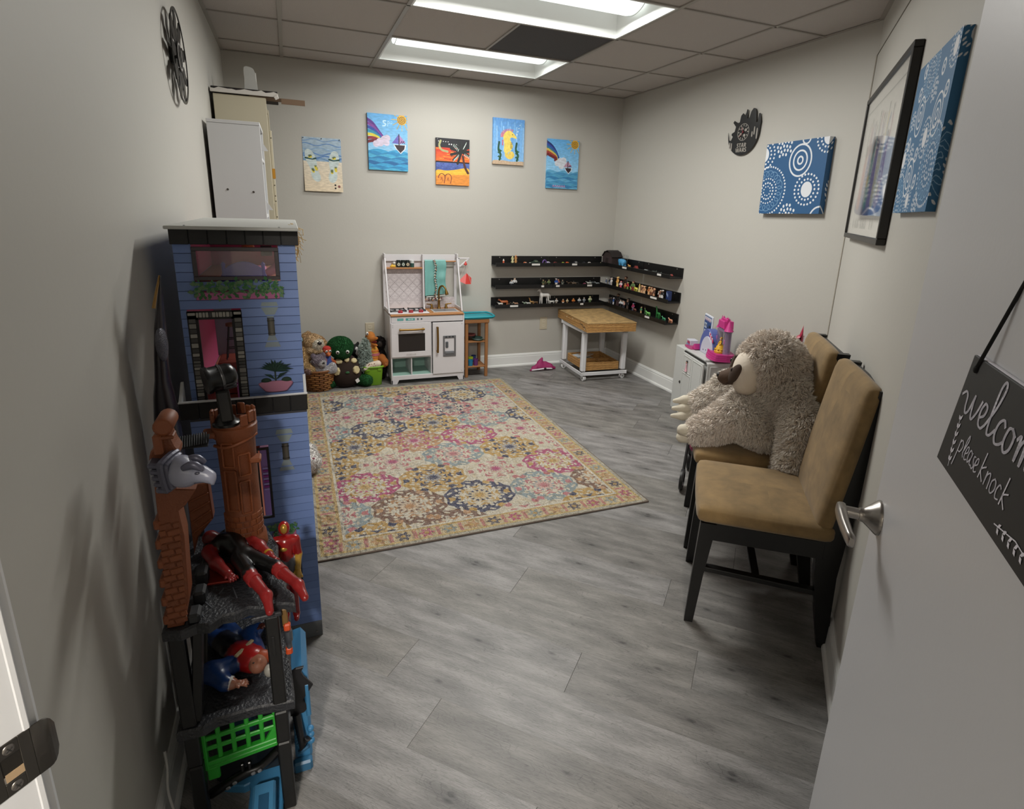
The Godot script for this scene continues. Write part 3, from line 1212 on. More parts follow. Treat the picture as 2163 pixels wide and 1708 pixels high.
	for y in [-1, 1]:
		sc = S()
		ell(sc, P * Vector3(-0.002, y * 0.0215, 0.0014), Vector3(0.0052, 0.0052, 0.0016), P.basis, 16, 8)
		obj("screw", sc, steel, sp)
		for r in [0.0, 90.0]:
			obj("screw_slot", bxs(P * Vector3(-0.002, y * 0.0215, 0.0030), Vector3(0.0062, 0.0011, 0.0008), 0.0, P.basis * Basis(Vector3.BACK, deg_to_rad(r + 30.0))), hx("2a2826"), sp)
	obj("latch_pocket", bxs(P * Vector3(-0.002, 0.004, 0.0003), Vector3(0.016, 0.020, 0.0008), 0.0, P.basis), hx("19150f"), sp)
	obj("bare_wood", bxs(P * Vector3(-0.001, -0.0085, 0.0008), Vector3(0.015, 0.009, 0.0010), 0.0, P.basis), hx("a88e6e", 0.8), sp)
	make_sign()

func make_sign() -> void:
	var a := deg_to_rad(-135)
	var T := Transform3D(Basis(Vector3.UP, a), Vector3(1.019, 0, -0.667))
	var t := thing("welcome_sign", "black wooden board with white hand lettering hung by a cord on the open door", "sign")
	var tilt := atan2(0.013, 0.137)
	t.transform = T * Transform3D(Basis(Vector3.RIGHT, -tilt), Vector3(0.362, 1.1255, 0.0205))
	var W := 0.335
	var H := 0.138
	obj("board", bxs(Vector3(W / 2, H / 2, -0.0035), Vector3(W, H, 0.007), 0.0008), mt(Color(0.085, 0.08, 0.075), 0.55, 0.0, "sign"), t)
	obj("pale_top_edge", bxs(Vector3(W / 2, H + 0.0006, -0.0045), Vector3(W - 0.004, 0.0014, 0.004), 0.0003), hx("e6e4ec"), t, "unpainted white top edge")
	var wm := hx("e4e1ea", 0.7)
	var e := [80, 82, 92, 88, 94, 97, 86, 100, 80, 90, 84, 77, 94, 74, 102, 80]
	var words := [["letter_w", [10, 90, 20, 96, 28, 92, 32, 80, 38, 74, 46, 80, 51, 98, 52, 90, 56, 77, 62, 74, 70, 84, 76, 99]], ["letter_e", e],
		["letter_l", [102, 80, 116, 104, 122, 126, 116, 133, 110, 122, 110, 90, 114, 76, 122, 76, 130, 84]], ["letter_c", [151, 95, 144, 100, 135, 94, 133, 82, 140, 74, 150, 76, 157, 81]],
		["letter_o", [168, 99, 160, 96, 158, 82, 166, 74, 175, 80, 176, 93, 168, 99, 178, 94]], ["letter_m", [184, 94, 190, 98, 192, 76, 194, 92, 202, 99, 205, 76, 207, 92, 215, 99, 218, 78, 226, 81]], ["letter_e", [148]]]
	for l in words:
		var p := l[1] as Array
		if p.size() == 1:
			p = e.duplicate()
			for i in range(0, p.size(), 2): p[i] += l[1][0]
		stroke(t, l[0], p, 0.0021, 0.0046, wm)
	var small := [["p", [58, 46, 57, 30, 55, 14, 0, 0, 57, 42, 63, 47, 69, 42, 65, 34, 58, 33]], ["l", [74, 36, 80, 52, 78, 58, 75, 50, 75, 36, 78, 32]], ["e", [82, 38, 88, 42, 87, 47, 83, 46, 81, 38, 84, 32, 90, 34]],
		["a", [101, 45, 95, 47, 92, 40, 95, 33, 101, 40, 102, 46, 101, 35, 105, 33]], ["s", [113, 46, 109, 45, 110, 40, 114, 36, 111, 32, 106, 34]], ["e", [117, 38, 123, 42, 122, 47, 118, 46, 116, 38, 119, 32, 125, 34]],
		["k", [136, 60, 134, 32, 0, 0, 145, 48, 135, 41, 146, 32]], ["n", [152, 46, 152, 32, 153, 42, 159, 47, 162, 42, 163, 32]], ["o", [173, 47, 168, 42, 169, 34, 174, 32, 179, 38, 177, 45, 172, 47]],
		["c", [192, 45, 187, 47, 183, 40, 186, 33, 193, 34]], ["k", [200, 60, 198, 32, 0, 0, 209, 47, 199, 41, 210, 32]]]
	for l in small: stroke(t, "letter_" + l[0], l[1], 0.0012, 0.0023, wm)
	sprig(t, Vector2(0.031, 0.066), Vector2(0.047, 0.008), 6, wm)
	sprig(t, Vector2(0.300, 0.018), Vector2(0.205, 0.014), 7, wm)
	# the cord: from a hole near each top corner up to a nail
	var cm := mt(Color(0.035, 0.033, 0.03), 0.9, 0.0, "cord")
	var nail := Vector3(W / 2, 0.455, 0.004)
	for x in [0.024, W - 0.024]:
		obj("cord", cyl(S(), Vector3(x, H - 0.012, 0.001), nail, 0.0022, 0.0022, 8), cm, t)
		obj("cord_knot", ell(S(), Vector3(x, H - 0.013, 0.001), Vector3(0.004, 0.005, 0.003)), cm, t)
	obj("nail", cyl(S(), nail + Vector3(0, 0, -0.06), nail + Vector3(0, 0, 0.006), 0.0022), hx("777777", 0.4, 1.0), t)

func stroke(t: Node3D, nm: String, a: Array, w0: float, w1: float, m: Material) -> void:   # millimetres; 0, 0 lifts the pen
	var s := S()
	var run := []
	for p in pv(a) + PackedVector2Array([Vector2.ZERO]):
		if p == Vector2.ZERO:
			ribbon(s, spline(run, 8), w0, w1, 0.0006, Transform3D())
			run = []
		else: run.append(p * 0.001)
	obj(nm, s, m, t)

func sprig(t: Node3D, a: Vector2, b: Vector2, n: int, m: Material) -> void:
	var s := S()
	ribbon(s, [a, (a + b) * 0.5 + (b - a).orthogonal() * 0.06, b], 0.0012, 0.0012, 0.0006, Transform3D())
	var d := (a - b).normalized()
	for i in n:
		var p := b.lerp(a, (i + 0.6) / n)
		for sd in [-1, 1]:
			var q: Vector2 = (d + d.orthogonal() * 0.8 * sd).normalized() * 0.0085
			var o: Vector2 = q.orthogonal() * 0.26
			for v in [p, p + q * 0.5 + o, p + q, p, p + q, p + q * 0.5 - o]: s.add_vertex(Vector3(v.x, v.y, 0.0007))
	obj("sprig", s, m, t)

# ---------- pictures and clocks on the walls ----------
func on_back(x: float, y: float) -> Transform3D: return Transform3D(Basis(), Vector3(x, y, ZB))
func on_right(z: float, y: float) -> Transform3D: return Transform3D(Basis(Vector3.UP, -PI / 2), Vector3(XR, y, z))
func on_left(z: float, y: float) -> Transform3D: return Transform3D(Basis(Vector3.UP, PI / 2), Vector3(XL, y, z))
func on_diag(t: float, y: float) -> Transform3D: return Transform3D(Basis(Vector3.UP, -PI * 0.75), Vector3((KD + t / Q) * 0.5, y, (KD - t / Q) * 0.5))

func canvas(nm: String, label: String, T: Transform3D, w: float, h: float, d: float, p: Pic, tilt := 0.0) -> void:
	var o := thing(nm, label, "painting")
	o.transform = T * Transform3D(Basis(Vector3.BACK, deg_to_rad(tilt)), Vector3.ZERO)
	obj("painted_canvas", canvas_box(w, h, d), printed(p.im, 0.55), o)
	obj("stretcher", bxs(Vector3(0, 0, d * 0.4), Vector3(w - 0.004, h - 0.004, d * 0.7), 0.0), hx("8a7a62"), o)

func make_pictures() -> void:
	# beach sandals on a sheet of paper, pinned
	var p := Pic.new(300, 420, "dcd0b8")
	p.grad(0, 0.44, "a9bccb", "93adc4")
	for k in [[0.05, "7f9cc0"], [0.13, "6d90bd"], [0.21, "86a5c4"], [0.30, "5b82b8"], [0.36, "4f78b4"], [0.41, "6b93bd"]]:
		var l := []
		for i in 21: l.append(Vector2(i / 20.0, k[0] + 0.022 * sin(i * 0.55 + k[0] * 30.0)))
		p.line(l, 0.014, k[1])
	p.grad(0.45, 1.0, "d9cfbd", "dccbb0")
	for sd in [[0.24, 0.45, 0.22], [0.78, 0.46, -0.10]]:
		var foot := PackedVector2Array()
		for i in 40:
			var a := TAU * i / 40
			var y := -cos(a) * 0.30
			var x := sin(a) * (0.165 + 0.03 * cos(a * 2.0) - 0.05 * exp(-pow((y - 0.07) / 0.09, 2.0)))
			foot.append(Vector2(sd[0] + x - y * -sd[2] * 1.2 + (y * sd[2]) * 0.4, sd[1] + 0.07 + y))
		p.poly(foot, "c3d0cf")
		for k in 9:
			var c := foot[(k * 13) % 40].lerp(Vector2(sd[0] + 0.03, sd[1] + 0.07), 0.45 + 0.05 * (k % 3))
			p.disc(c.x, c.y, 0.035, "d9c648")
			for q in 5: p.line([c, c + Vector2(0.05, 0).rotated(-PI * (0.25 + q * 0.13)) * Vector2(1, 0.75)], 0.004, "39554a")
		p.line(PackedVector2Array([foot[33], Vector2(sd[0] - 0.0, sd[1] - 0.05), foot[7]]), 0.02, "22463f")
		p.poly(PackedVector2Array([foot[33] * 0.8 + foot[7] * 0.2, Vector2(sd[0], sd[1] - 0.05), foot[7] * 0.8 + foot[33] * 0.2]), "7fa0ad")
	for c in [[0.8, 0.87], [0.8, 0.93]]: p.disc(c[0], c[1], 0.025, "1d1a1c")
	p.disc(0.9, 0.895, 0.035, "84534e")
	p.brush(2, 0.12)
	var pap := S()
	for j in 12:
		for i in 4:
			var c := []
			for e in [[0, 0], [1, 0], [1, 1], [0, 1]]:
				var v: float = (j + e[1]) / 12.0
				var u: float = (i + e[0]) / 4.0
				c.append([Vector2(u, v), Vector3((u - 0.5) * 0.274, (0.5 - v) * 0.385, 0.002 + 0.016 * v * v * v + 0.003 * sin(u * 3.0) * v)])
			for k in [0, 1, 2, 0, 2, 3]:
				pap.set_uv(c[k][0])
				pap.add_vertex(c[k][1])
			for k in [0, 2, 1, 0, 3, 2]:
				pap.set_uv(c[k][0])
				pap.add_vertex(c[k][1] - Vector3(0, 0, 0.0008))
	var t := thing("sandals_painting", "unframed paper painting of yellow-patterned sandals on sand, pinned to the back wall", "painting")
	t.transform = on_back(0.258, 1.686)
	obj("paper_sheet", pap, printed(p.im, 0.8), t)
	for x in [-0.128, 0.0, 0.128]: obj("push_pin", cyl(S(), Vector3(x, 0.185, 0.0), Vector3(x, 0.185, 0.008), 0.004, 0.003, 10), hx("2b2b2b"), t)
	# rainbow, boat and waves, twice
	canvas("boat_painting", "canvas of a rainbow, brown boat and spiral sun with pale writing in the sky", on_back(0.746, 1.877), 0.302, 0.408, 0.020, boat_pic(true), 0.0)
	canvas("boat_painting", "canvas of a rainbow, grey-white cloud and small boat, the painting nearest the room corner", on_back(2.25, 1.806), 0.303, 0.406, 0.020, boat_pic(false), 0.0)
	# sunset palm
	p = Pic.new(280, 360, "1c1c24")
	p.grad(0.20, 0.50, "c93a26", "e8702c")
	for k in 26: p.line([Vector2(fmod(k * 0.37, 1.0), 0.22 + fmod(k * 0.071, 0.26)), Vector2(fmod(k * 0.37, 1.0) + 0.2, 0.23 + fmod(k * 0.071, 0.26))], 0.01, ["e39a3c", "b92d22", "ef7d36"][k % 3])
	for k in 16: p.disc(fmod(k * 0.31 + 0.05, 1.0), 0.02 + fmod(k * 0.053, 0.16), 0.008 + 0.006 * (k % 3), "d8d6d6")
	p.rect(0, 0.49, 1, 0.03, "1d1218")
	p.grad(0.52, 0.70, "5366a8", "3f5295")
	for k in 22: p.disc(fmod(k * 0.29, 1.0), 0.54 + fmod(k * 0.047, 0.14), 0.016, ["1e2350", "7a83b5"][k % 2], 0.006)
	p.poly(smooth2([0, 0.70, 0.3, 0.69, 0.6, 0.66, 0.85, 0.62, 1.0, 0.66, 1.0, 1.0, 0, 1.0]), "e8b33e")
	p.poly(pv([0, 0.80, 1, 0.76, 1, 1, 0, 1]), "dc8b3a")
	p.line(spline([Vector2(0.14, 0.06), Vector2(0.10, 0.16), Vector2(0.17, 0.25), Vector2(0.34, 0.28)], 8), 0.03, "a7a878")
	p.line(spline([Vector2(0.96, 0.72), Vector2(0.86, 0.58), Vector2(0.80, 0.36)], 8), 0.035, "4d2a22")
	for k in 11:
		var a := PI * (0.62 + k * 0.15)
		var b := Vector2(0.76, 0.27) + Vector2(cos(a), sin(a) * 0.85) * 0.32
		p.line([Vector2(0.76, 0.27), b], 0.035, "171b1c")
		for q in 5: p.line([Vector2(0.76, 0.27).lerp(b, 0.35 + q * 0.14), Vector2(0.76, 0.27).lerp(b, 0.35 + q * 0.14) + Vector2(-0.02, 0.05)], 0.008, "c9d6cf" if k % 3 == 1 else "20282a")
	for x in [0.17, 0.36]:
		var hb := []
		for i in 13: hb.append(Vector2(x + 0.10 * cos(PI + PI * i / 12), 0.85 + 0.09 * sin(PI + PI * i / 12)))
		hb.append(Vector2(x + 0.07, 0.96))
		p.line(hb, 0.012, "7c3a2a")
		p.line([Vector2(x - 0.03, 0.9), Vector2(x, 0.84), Vector2(x + 0.03, 0.92)], 0.010, "a4552f")
	p.brush(5, 0.14)
	canvas("sunset_painting", "canvas of a dark palm against an orange sunset over blue water", on_back(1.262, 1.766), 0.279, 0.357, 0.018, p)
	# seahorse
	p = Pic.new(280, 360, "6fa6dc")
	p.grad(0, 1, "5f98d6", "86b6e0")
	for k in 14: p.line([Vector2(0.05 + 0.07 * k, 0.08 + 0.1 * (k % 3)), Vector2(0.06 + 0.07 * k, 0.7)], 0.02, ["79b0e2", "8fbde6", "679fd8"][k % 3])
	p.poly(smooth2([0, 0.93, 0.3, 0.91, 0.6, 0.93, 1, 0.92, 1, 1.05, 0, 1.05]), "bda58b")
	for k in 10:
		var a := PI * (0.95 + k * 0.075)
		var c := Vector2(0.52, 0.37)
		p.line([c + Vector2(cos(a) * 0.2, sin(a) * 0.10), c + Vector2(cos(a) * 0.27, sin(a) * 0.145)], 0.016, "d0717f")
	for k in 4: p.disc(0.31, 0.48 + k * 0.03, 0.028, "c0506a", 0.016)
	p.line(spline([Vector2(0.46, 0.36), Vector2(0.42, 0.46), Vector2(0.47, 0.58), Vector2(0.44, 0.72), Vector2(0.45, 0.80), Vector2(0.55, 0.84), Vector2(0.64, 0.79), Vector2(0.60, 0.74), Vector2(0.55, 0.77)], 8), 0.052, "dfc35f")
	p.poly(smooth2([0.33, 0.38, 0.44, 0.27, 0.58, 0.27, 0.72, 0.36, 0.75, 0.42, 0.60, 0.40, 0.54, 0.44, 0.60, 0.52, 0.64, 0.60, 0.58, 0.68, 0.48, 0.74, 0.36, 0.72, 0.36, 0.55]), "e6cd66")
	p.disc(0.62, 0.335, 0.014, "2a2a20")
	for k in 4: p.line([Vector2(0.56, 0.52 + k * 0.035), Vector2(0.62, 0.52 + k * 0.035)], 0.008, "5d5a2f")
	for x in [0.2, 0.76]:
		p.line(spline([Vector2(x, 0.52), Vector2(x - 0.02, 0.68), Vector2(x + 0.05, 0.78), Vector2(x + 0.02, 0.9)], 8), 0.03, "1f4a35")
		for k in 6: p.poly(pv([x, 0.62 + k * 0.045, x + (0.1 if k % 2 else -0.05), 0.66 + k * 0.045, x + 0.03, 0.70 + k * 0.04]), "275a3c")
	for k in 4: p.disc(0.76 + k * 0.03, 0.33 - k * 0.07, 0.022 - k * 0.003, "cfe2f0")
	p.brush(7, 0.10, 0.05, 0.03)
	canvas("seahorse_painting", "canvas of a yellow seahorse with pink fins on light blue", on_back(1.741, 1.955), 0.278, 0.36, 0.018, p)
	# three blue patterned pieces on the right
	p = Pic.new(460, 412, "1f527f")
	blue_pattern(p, 1)
	canvas("dot_canvas", "square deep-edged blue canvas of white dot circles beside the black clock", on_right(-2.73, 1.652), 0.462, 0.414, 0.040, p, 0.8)
	p = Pic.new(440, 412, "2a6691")
	blue_pattern(p, 2)
	canvas("dot_canvas", "blue canvas densely covered in white dot and spiral circles next to the open door", on_diag(1.963, 1.650), 0.45, 0.413, 0.022, p)
	make_poster()
	make_clocks()
	# outlets on the back wall
	for o in [[0.556, 0.404, "ivory wall outlet above the soft toys, half hidden by them", 0.0], [2.136, 0.394, "cream double wall outlet beside the wooden tray table on wheels", 0.0]]:
		var t2 := thing("wall_outlet", o[2], "outlet")
		t2.transform = on_back(o[0], o[1])
		obj("cover_plate", bxs(Vector3(0, 0, 0.003), Vector3(0.073, 0.116, 0.006), 0.002), hx("bdb39d", 0.4), t2)
		for y in [-0.021, 0.021]:
			var rc := S()
			prism(rc, smooth2([-0.016, -0.010, -0.016, 0.010, -0.009, 0.0145, 0.009, 0.0145, 0.016, 0.010, 0.016, -0.010, 0.009, -0.0145, -0.009, -0.0145], 3), 0.004, 0.0075, xf(Vector3(0, y, 0)), 0.0008)
			obj("receptacle", rc, hx("c8bfa9", 0.4), t2)
			for x in [-0.006, 0.006]: obj("slot", bxs(Vector3(x, y + 0.003, 0.0075), Vector3(0.002, 0.008, 0.0006), 0.0), hx("3a352c"), t2)
		obj("screw", ell(S(), Vector3(0, 0, 0.006), Vector3(0.003, 0.003, 0.0012)), hx("a9a08c", 0.4, 0.3), t2)

func boat_pic(first: bool) -> Pic:
	var p := Pic.new(300, 400, "6fb2e2")
	p.grad(0, 0.66, "62a9e0", "8fc4e6")
	var sx := 0.0 if first else 0.02
	var bands := ["5b2f86", "7a3f92", "2d4aa0", "2f8aa8", "d8c945", "8a2a38", "6e1f2c"] if first else ["24306e", "2d4aa0", "2f6f8f", "c7b052", "9a3b30", "6a2026"]
	for k in bands.size():
		var o := 0.052 * k
		var l := spline([Vector2(-0.03, 0.10 + o * 1.3), Vector2(0.12, 0.17 + o), Vector2(0.26, 0.30 + o * 0.6), Vector2(0.40 - o * 0.6, 0.43 + o * 0.1)] if first else [Vector2(-0.03, 0.06 + o * 0.9), Vector2(0.14, 0.14 + o * 0.8), Vector2(0.27, 0.26 + o * 0.5), Vector2(0.38 - o * 0.5, 0.42)], 8)
		p.line(l, 0.035, bands[k])
	for c in ([[0.20, 0.53, 0.08], [0.30, 0.50, 0.10], [0.42, 0.46, 0.11], [0.48, 0.42, 0.08], [0.46, 0.50, 0.08]] if first else [[0.32, 0.48, 0.08], [0.42, 0.44, 0.10], [0.52, 0.42, 0.09], [0.46, 0.52, 0.10], [0.58, 0.50, 0.07]]): p.disc(c[0], c[1], c[2], "cfc4d8" if first else "c6ccd6")
	var sun := Vector2(0.86, 0.08)
	for k in 12: p.line([sun, sun + Vector2(0.26, 0).rotated(TAU * k / 12) * Vector2(1, 0.75)], 0.008, "c9a43e")
	p.disc(sun.x, sun.y, 0.12, "d9a83a")
	var sp := []
	for i in 40: sp.append(sun + Vector2(cos(i * 0.42), sin(i * 0.42) * 0.75) * (0.004 + 0.0026 * i))
	p.line(sp, 0.010, "8a6a26")
	for k in 9:
		var l := []
		var y := 0.66 + k * 0.042
		for i in 31: l.append(Vector2(i / 30.0, y - 0.04 * absf(sin(i * 0.21 + k * 0.9 + (0.0 if first else 1.0)))))
		l.append_array([Vector2(1.0, 1.02), Vector2(0, 1.02)])
		p.poly(PackedVector2Array(l), ["3b9ccb", "2f86ba", "49a6cc", "2a78ac", "3d95c4", "2668a0"][k % 6] if first else ["5a9fc4", "3f87b4", "4b95ba", "3278a8"][k % 4])
	var bt := Vector2(0.80, 0.52) if first else Vector2(0.68, 0.56)
	var z := 1.0 if first else 0.75
	var at := func(a: Array) -> PackedVector2Array:
		var o := PackedVector2Array()
		for v in pv(a): o.append(bt + v * z)
		return o
	p.poly(at.call([-0.17, 0.0, 0.16, 0.0, 0.14, 0.08, 0.02, 0.17, -0.10, 0.09]), "d6dce4")
	p.poly(at.call([-0.14, 0.01, 0.13, 0.01, 0.11, 0.08, 0.01, 0.15, -0.08, 0.08]), "33222a")
	p.poly(at.call([-0.03, -0.18, -0.20, -0.02, -0.03, -0.01]), "6a62b4" if first else "b08aa0")
	p.poly(at.call([-0.01, -0.17, 0.15, -0.04, -0.01, -0.01]), "a884b8" if first else "bb93a8")
	for k in 9: p.disc(bt.x + (0.02 + 0.012 * k) * z, bt.y + (-0.03 - 0.011 * (k % 4)) * z, 0.012, "4b2a58")
	p.line(at.call([-0.02, -0.18, -0.02, 0.02]), 0.012, "2a2030")
	if first:
		p.line(spline([Vector2(0.45, 0.115), Vector2(0.40, 0.12), Vector2(0.40, 0.15), Vector2(0.45, 0.17), Vector2(0.43, 0.20), Vector2(0.38, 0.205)], 8), 0.016, "b9dcf0")
		p.line(spline([Vector2(0.50, 0.205), Vector2(0.505, 0.13), Vector2(0.54, 0.13), Vector2(0.54, 0.16), Vector2(0.51, 0.165)], 8), 0.009, "a6d2ee")
		p.line(spline([Vector2(0.58, 0.165), Vector2(0.585, 0.12), Vector2(0.62, 0.13), Vector2(0.59, 0.165)], 8), 0.007, "94c8ea")
	else:
		for k in 6: p.line([Vector2(0.2 + k * 0.07, 0.96), Vector2(0.23 + k * 0.07, 0.93), Vector2(0.25 + k * 0.07, 0.97)], 0.008, "c07fa0")
	p.brush(9 if first else 10, 0.13, 0.02, 0.07)
	return p

func blue_pattern(p: Pic, kind: int) -> void:
	var wh := "d6d9de"
	var k := float(p.w) / p.h
	var rg := func(x: float, y: float, r: float, th: float) -> void:
		var l := []
		for i in 41: l.append(Vector2(x + cos(TAU * i / 40) * r, y + sin(TAU * i / 40) * r * k * 1.12))
		p.line(l, th, wh)
	var sun := func(x: float, y: float, s: float) -> void:
		p.disc(x, y, 0.085 * s, wh, 0.095 * s)
		p.ring(x, y, 0.125 * s, 16, 0.014 * s, wh)
		p.ring(x, y, 0.185 * s, 24, 0.014 * s, wh)
	var eye := func(x: float, y: float, s: float) -> void:
		rg.call(x, y, 0.17 * s, 0.011 * maxf(s, 0.6))
		rg.call(x, y, 0.105 * s, 0.011 * maxf(s, 0.6))
		rg.call(x, y, 0.04 * s, 0.011 * maxf(s, 0.6))
	var wheel := func(x: float, y: float, s: float) -> void:
		for e in [[0.06, 9, 0.010], [0.105, 16, 0.013], [0.16, 24, 0.011], [0.31, 46, 0.013]]: p.ring(x, y, e[0] * s, e[1], e[2] * s, wh)
		var l := []
		for i in 220:
			var a := TAU * i / 220
			l.append(Vector2(x, y) + Vector2(cos(a), sin(a) * k) * 0.225 * s + Vector2(cos(a * 18.0), sin(a * 18.0)) * 0.042 * s)
		p.line(l, 0.0025, "8fb2cf")
	var dots := func(x: float, y: float, s: float) -> void:
		for i in 5:
			for j in 5:
				if absf(i - 2) + absf(j - 2) < 4: p.disc(x + (i - 2) * 0.052 * s + (j % 2) * 0.02 * s, y + (j - 2) * 0.052 * s * k + 0.012 * s * sin(i * 2.0), 0.016 * s, wh, 0.020 * s)
	if kind == 1:
		wheel.call(0.10, 0.67, 1.0)
		eye.call(0.60, 0.27, 1.0)
		sun.call(0.76, 0.67, 1.0)
		sun.call(-0.03, 0.15, 1.0)
		sun.call(1.0, 0.0, 0.95)
		dots.call(0.30, 0.06, 1.0)
		dots.call(0.48, 1.0, 1.0)
		rg.call(0.66, -0.02, 0.06, 0.010)
		rg.call(1.0, 1.08, 0.14, 0.011)
	else:
		for e in [[0.30, 0.36, 0.62], [0.78, 0.42, 0.62], [0.32, 0.76, 0.62]]: eye.call(e[0], e[1], e[2])
		for e in [[0.58, 0.53, 0.62], [0.92, 0.08, 0.55], [0.42, 0.92, 0.5], [0.04, 0.62, 0.6]]: sun.call(e[0], e[1], e[2])
		for e in [[0.84, 0.72, 0.75], [0.05, 0.95, 0.7], [0.40, 0.10, 0.55]]: wheel.call(e[0], e[1], e[2])
		for e in [[0.58, 0.24, 0.55], [0.10, 0.36, 0.5], [0.24, 0.60, 0.55], [0.66, 0.95, 0.55]]: dots.call(e[0], e[1], e[2])
		for e in [[0.18, 0.20], [0.72, 0.14], [0.12, 0.52], [0.42, 0.62], [0.52, 0.80], [0.90, 0.30], [0.22, 0.06]]:
			rg.call(e[0], e[1], 0.035, 0.008)
			p.disc(e[0], e[1], 0.012, wh)

func make_poster() -> void:
	var p := Pic.new(520, 310, "d2d0c9")
	p.line(PackedVector2Array([Vector2(0.05, 0.80), Vector2(0.05, 0.09), Vector2(0.95, 0.09), Vector2(0.95, 0.80)]), 0.003, "2a2a2c")
	# five patterned figures with raised arms over a deep blue ground
	p.poly(smooth2([0.16, 0.84, 0.20, 0.68, 0.45, 0.62, 0.80, 0.66, 0.86, 0.84]), "2c3470")
	var cols := ["b5655c", "2f4f93", "2b7a72", "6a3f86", "b9a63c", "8a3f52"]
	for k in 6:
		var x := 0.22 + 0.105 * k
		p.poly(smooth2([x - 0.045, 0.78, x - 0.03, 0.44, x, 0.40, x + 0.035, 0.46, x + 0.05, 0.78]), cols[k])
		p.line(spline([Vector2(x - 0.02, 0.46), Vector2(x - 0.035, 0.32), Vector2(x - 0.01, 0.20 + 0.03 * (k % 3))], 6), 0.011, cols[(k + 2) % 6] if k % 2 else "8a8378")
		p.line(spline([Vector2(x + 0.02, 0.46), Vector2(x + 0.05, 0.34), Vector2(x + 0.04, 0.23 + 0.04 * (k % 2))], 6), 0.011, cols[k])
		for f in 4: p.line([Vector2(x + 0.04, 0.23 + 0.04 * (k % 2)), Vector2(x + 0.025 + 0.01 * f, 0.17 + 0.04 * (k % 2))], 0.003, "2a2a2c")
		p.disc(x, 0.39, 0.026, ["4a3a34", "8a6a54", "2c2622"][k % 3])
		for q in 6: p.disc(x - 0.02 + 0.008 * q, 0.5 + 0.035 * q, 0.005, "d2d0c9")
		p.line([Vector2(x - 0.05, 0.5), Vector2(x - 0.055, 0.78)], 0.003, "d9d7d0")
	for c in [[0.72, 0.70], [0.40, 0.62]]:
		for e in [[0.075, 26], [0.058, 20], [0.040, 14]]: p.ring(c[0], c[1], e[0], e[1], 0.006, "d9d7d0")
		p.disc(c[0], c[1], 0.026, "c9b45a")
	# a line of illegible hand lettering below
	for w in [[0.16, 2], [0.24, 5], [0.42, 7], [0.70, 1], [0.76, 1]]:
		for i in w[1]:
			var x: float = w[0] + 0.026 * i
			p.line(PackedVector2Array([Vector2(x, 0.885), Vector2(x + 0.002, 0.945), Vector2(x + 0.014, 0.90 + 0.02 * (i % 3)), Vector2(x + 0.015, 0.945)]), 0.004, "45433f")
	p.brush(4, 0.06)
	var t := thing("framed_poster", "large black-framed print of colourful figures raising their arms on the diagonal wall", "poster")
	t.transform = on_diag(2.882, 1.658)
	var w := 1.076
	var h := 0.645
	var fm := hx("16130f", 0.4)
	for e in [[Vector3(0, h / 2 - 0.011, 0.016), Vector3(w, 0.022, 0.030)], [Vector3(0, -h / 2 + 0.011, 0.016), Vector3(w, 0.022, 0.030)], [Vector3(w / 2 - 0.011, 0, 0.016), Vector3(0.022, h - 0.044, 0.030)], [Vector3(-w / 2 + 0.011, 0, 0.016), Vector3(0.022, h - 0.044, 0.030)]]:
		obj("frame_rail", bxs(e[0], e[1], 0.002), fm, t)
	var s := S()
	face_uv(s, w - 0.04, h - 0.04, 0.020, Transform3D())
	obj("print", s, printed(p.im, 0.7), t)
	obj("backing", bxs(Vector3(0, 0, 0.011), Vector3(w - 0.042, h - 0.042, 0.016), 0.0), hx("3a3733"), t)
	var gm := StandardMaterial3D.new()
	gm.transparency = BaseMaterial3D.TRANSPARENCY_ALPHA
	gm.albedo_color = Color(1, 1, 1, 0.02)
	gm.roughness = 0.05
	obj("glass_pane", bxs(Vector3(0, 0, 0.024), Vector3(w - 0.042, h - 0.042, 0.002), 0.0), gm, t)

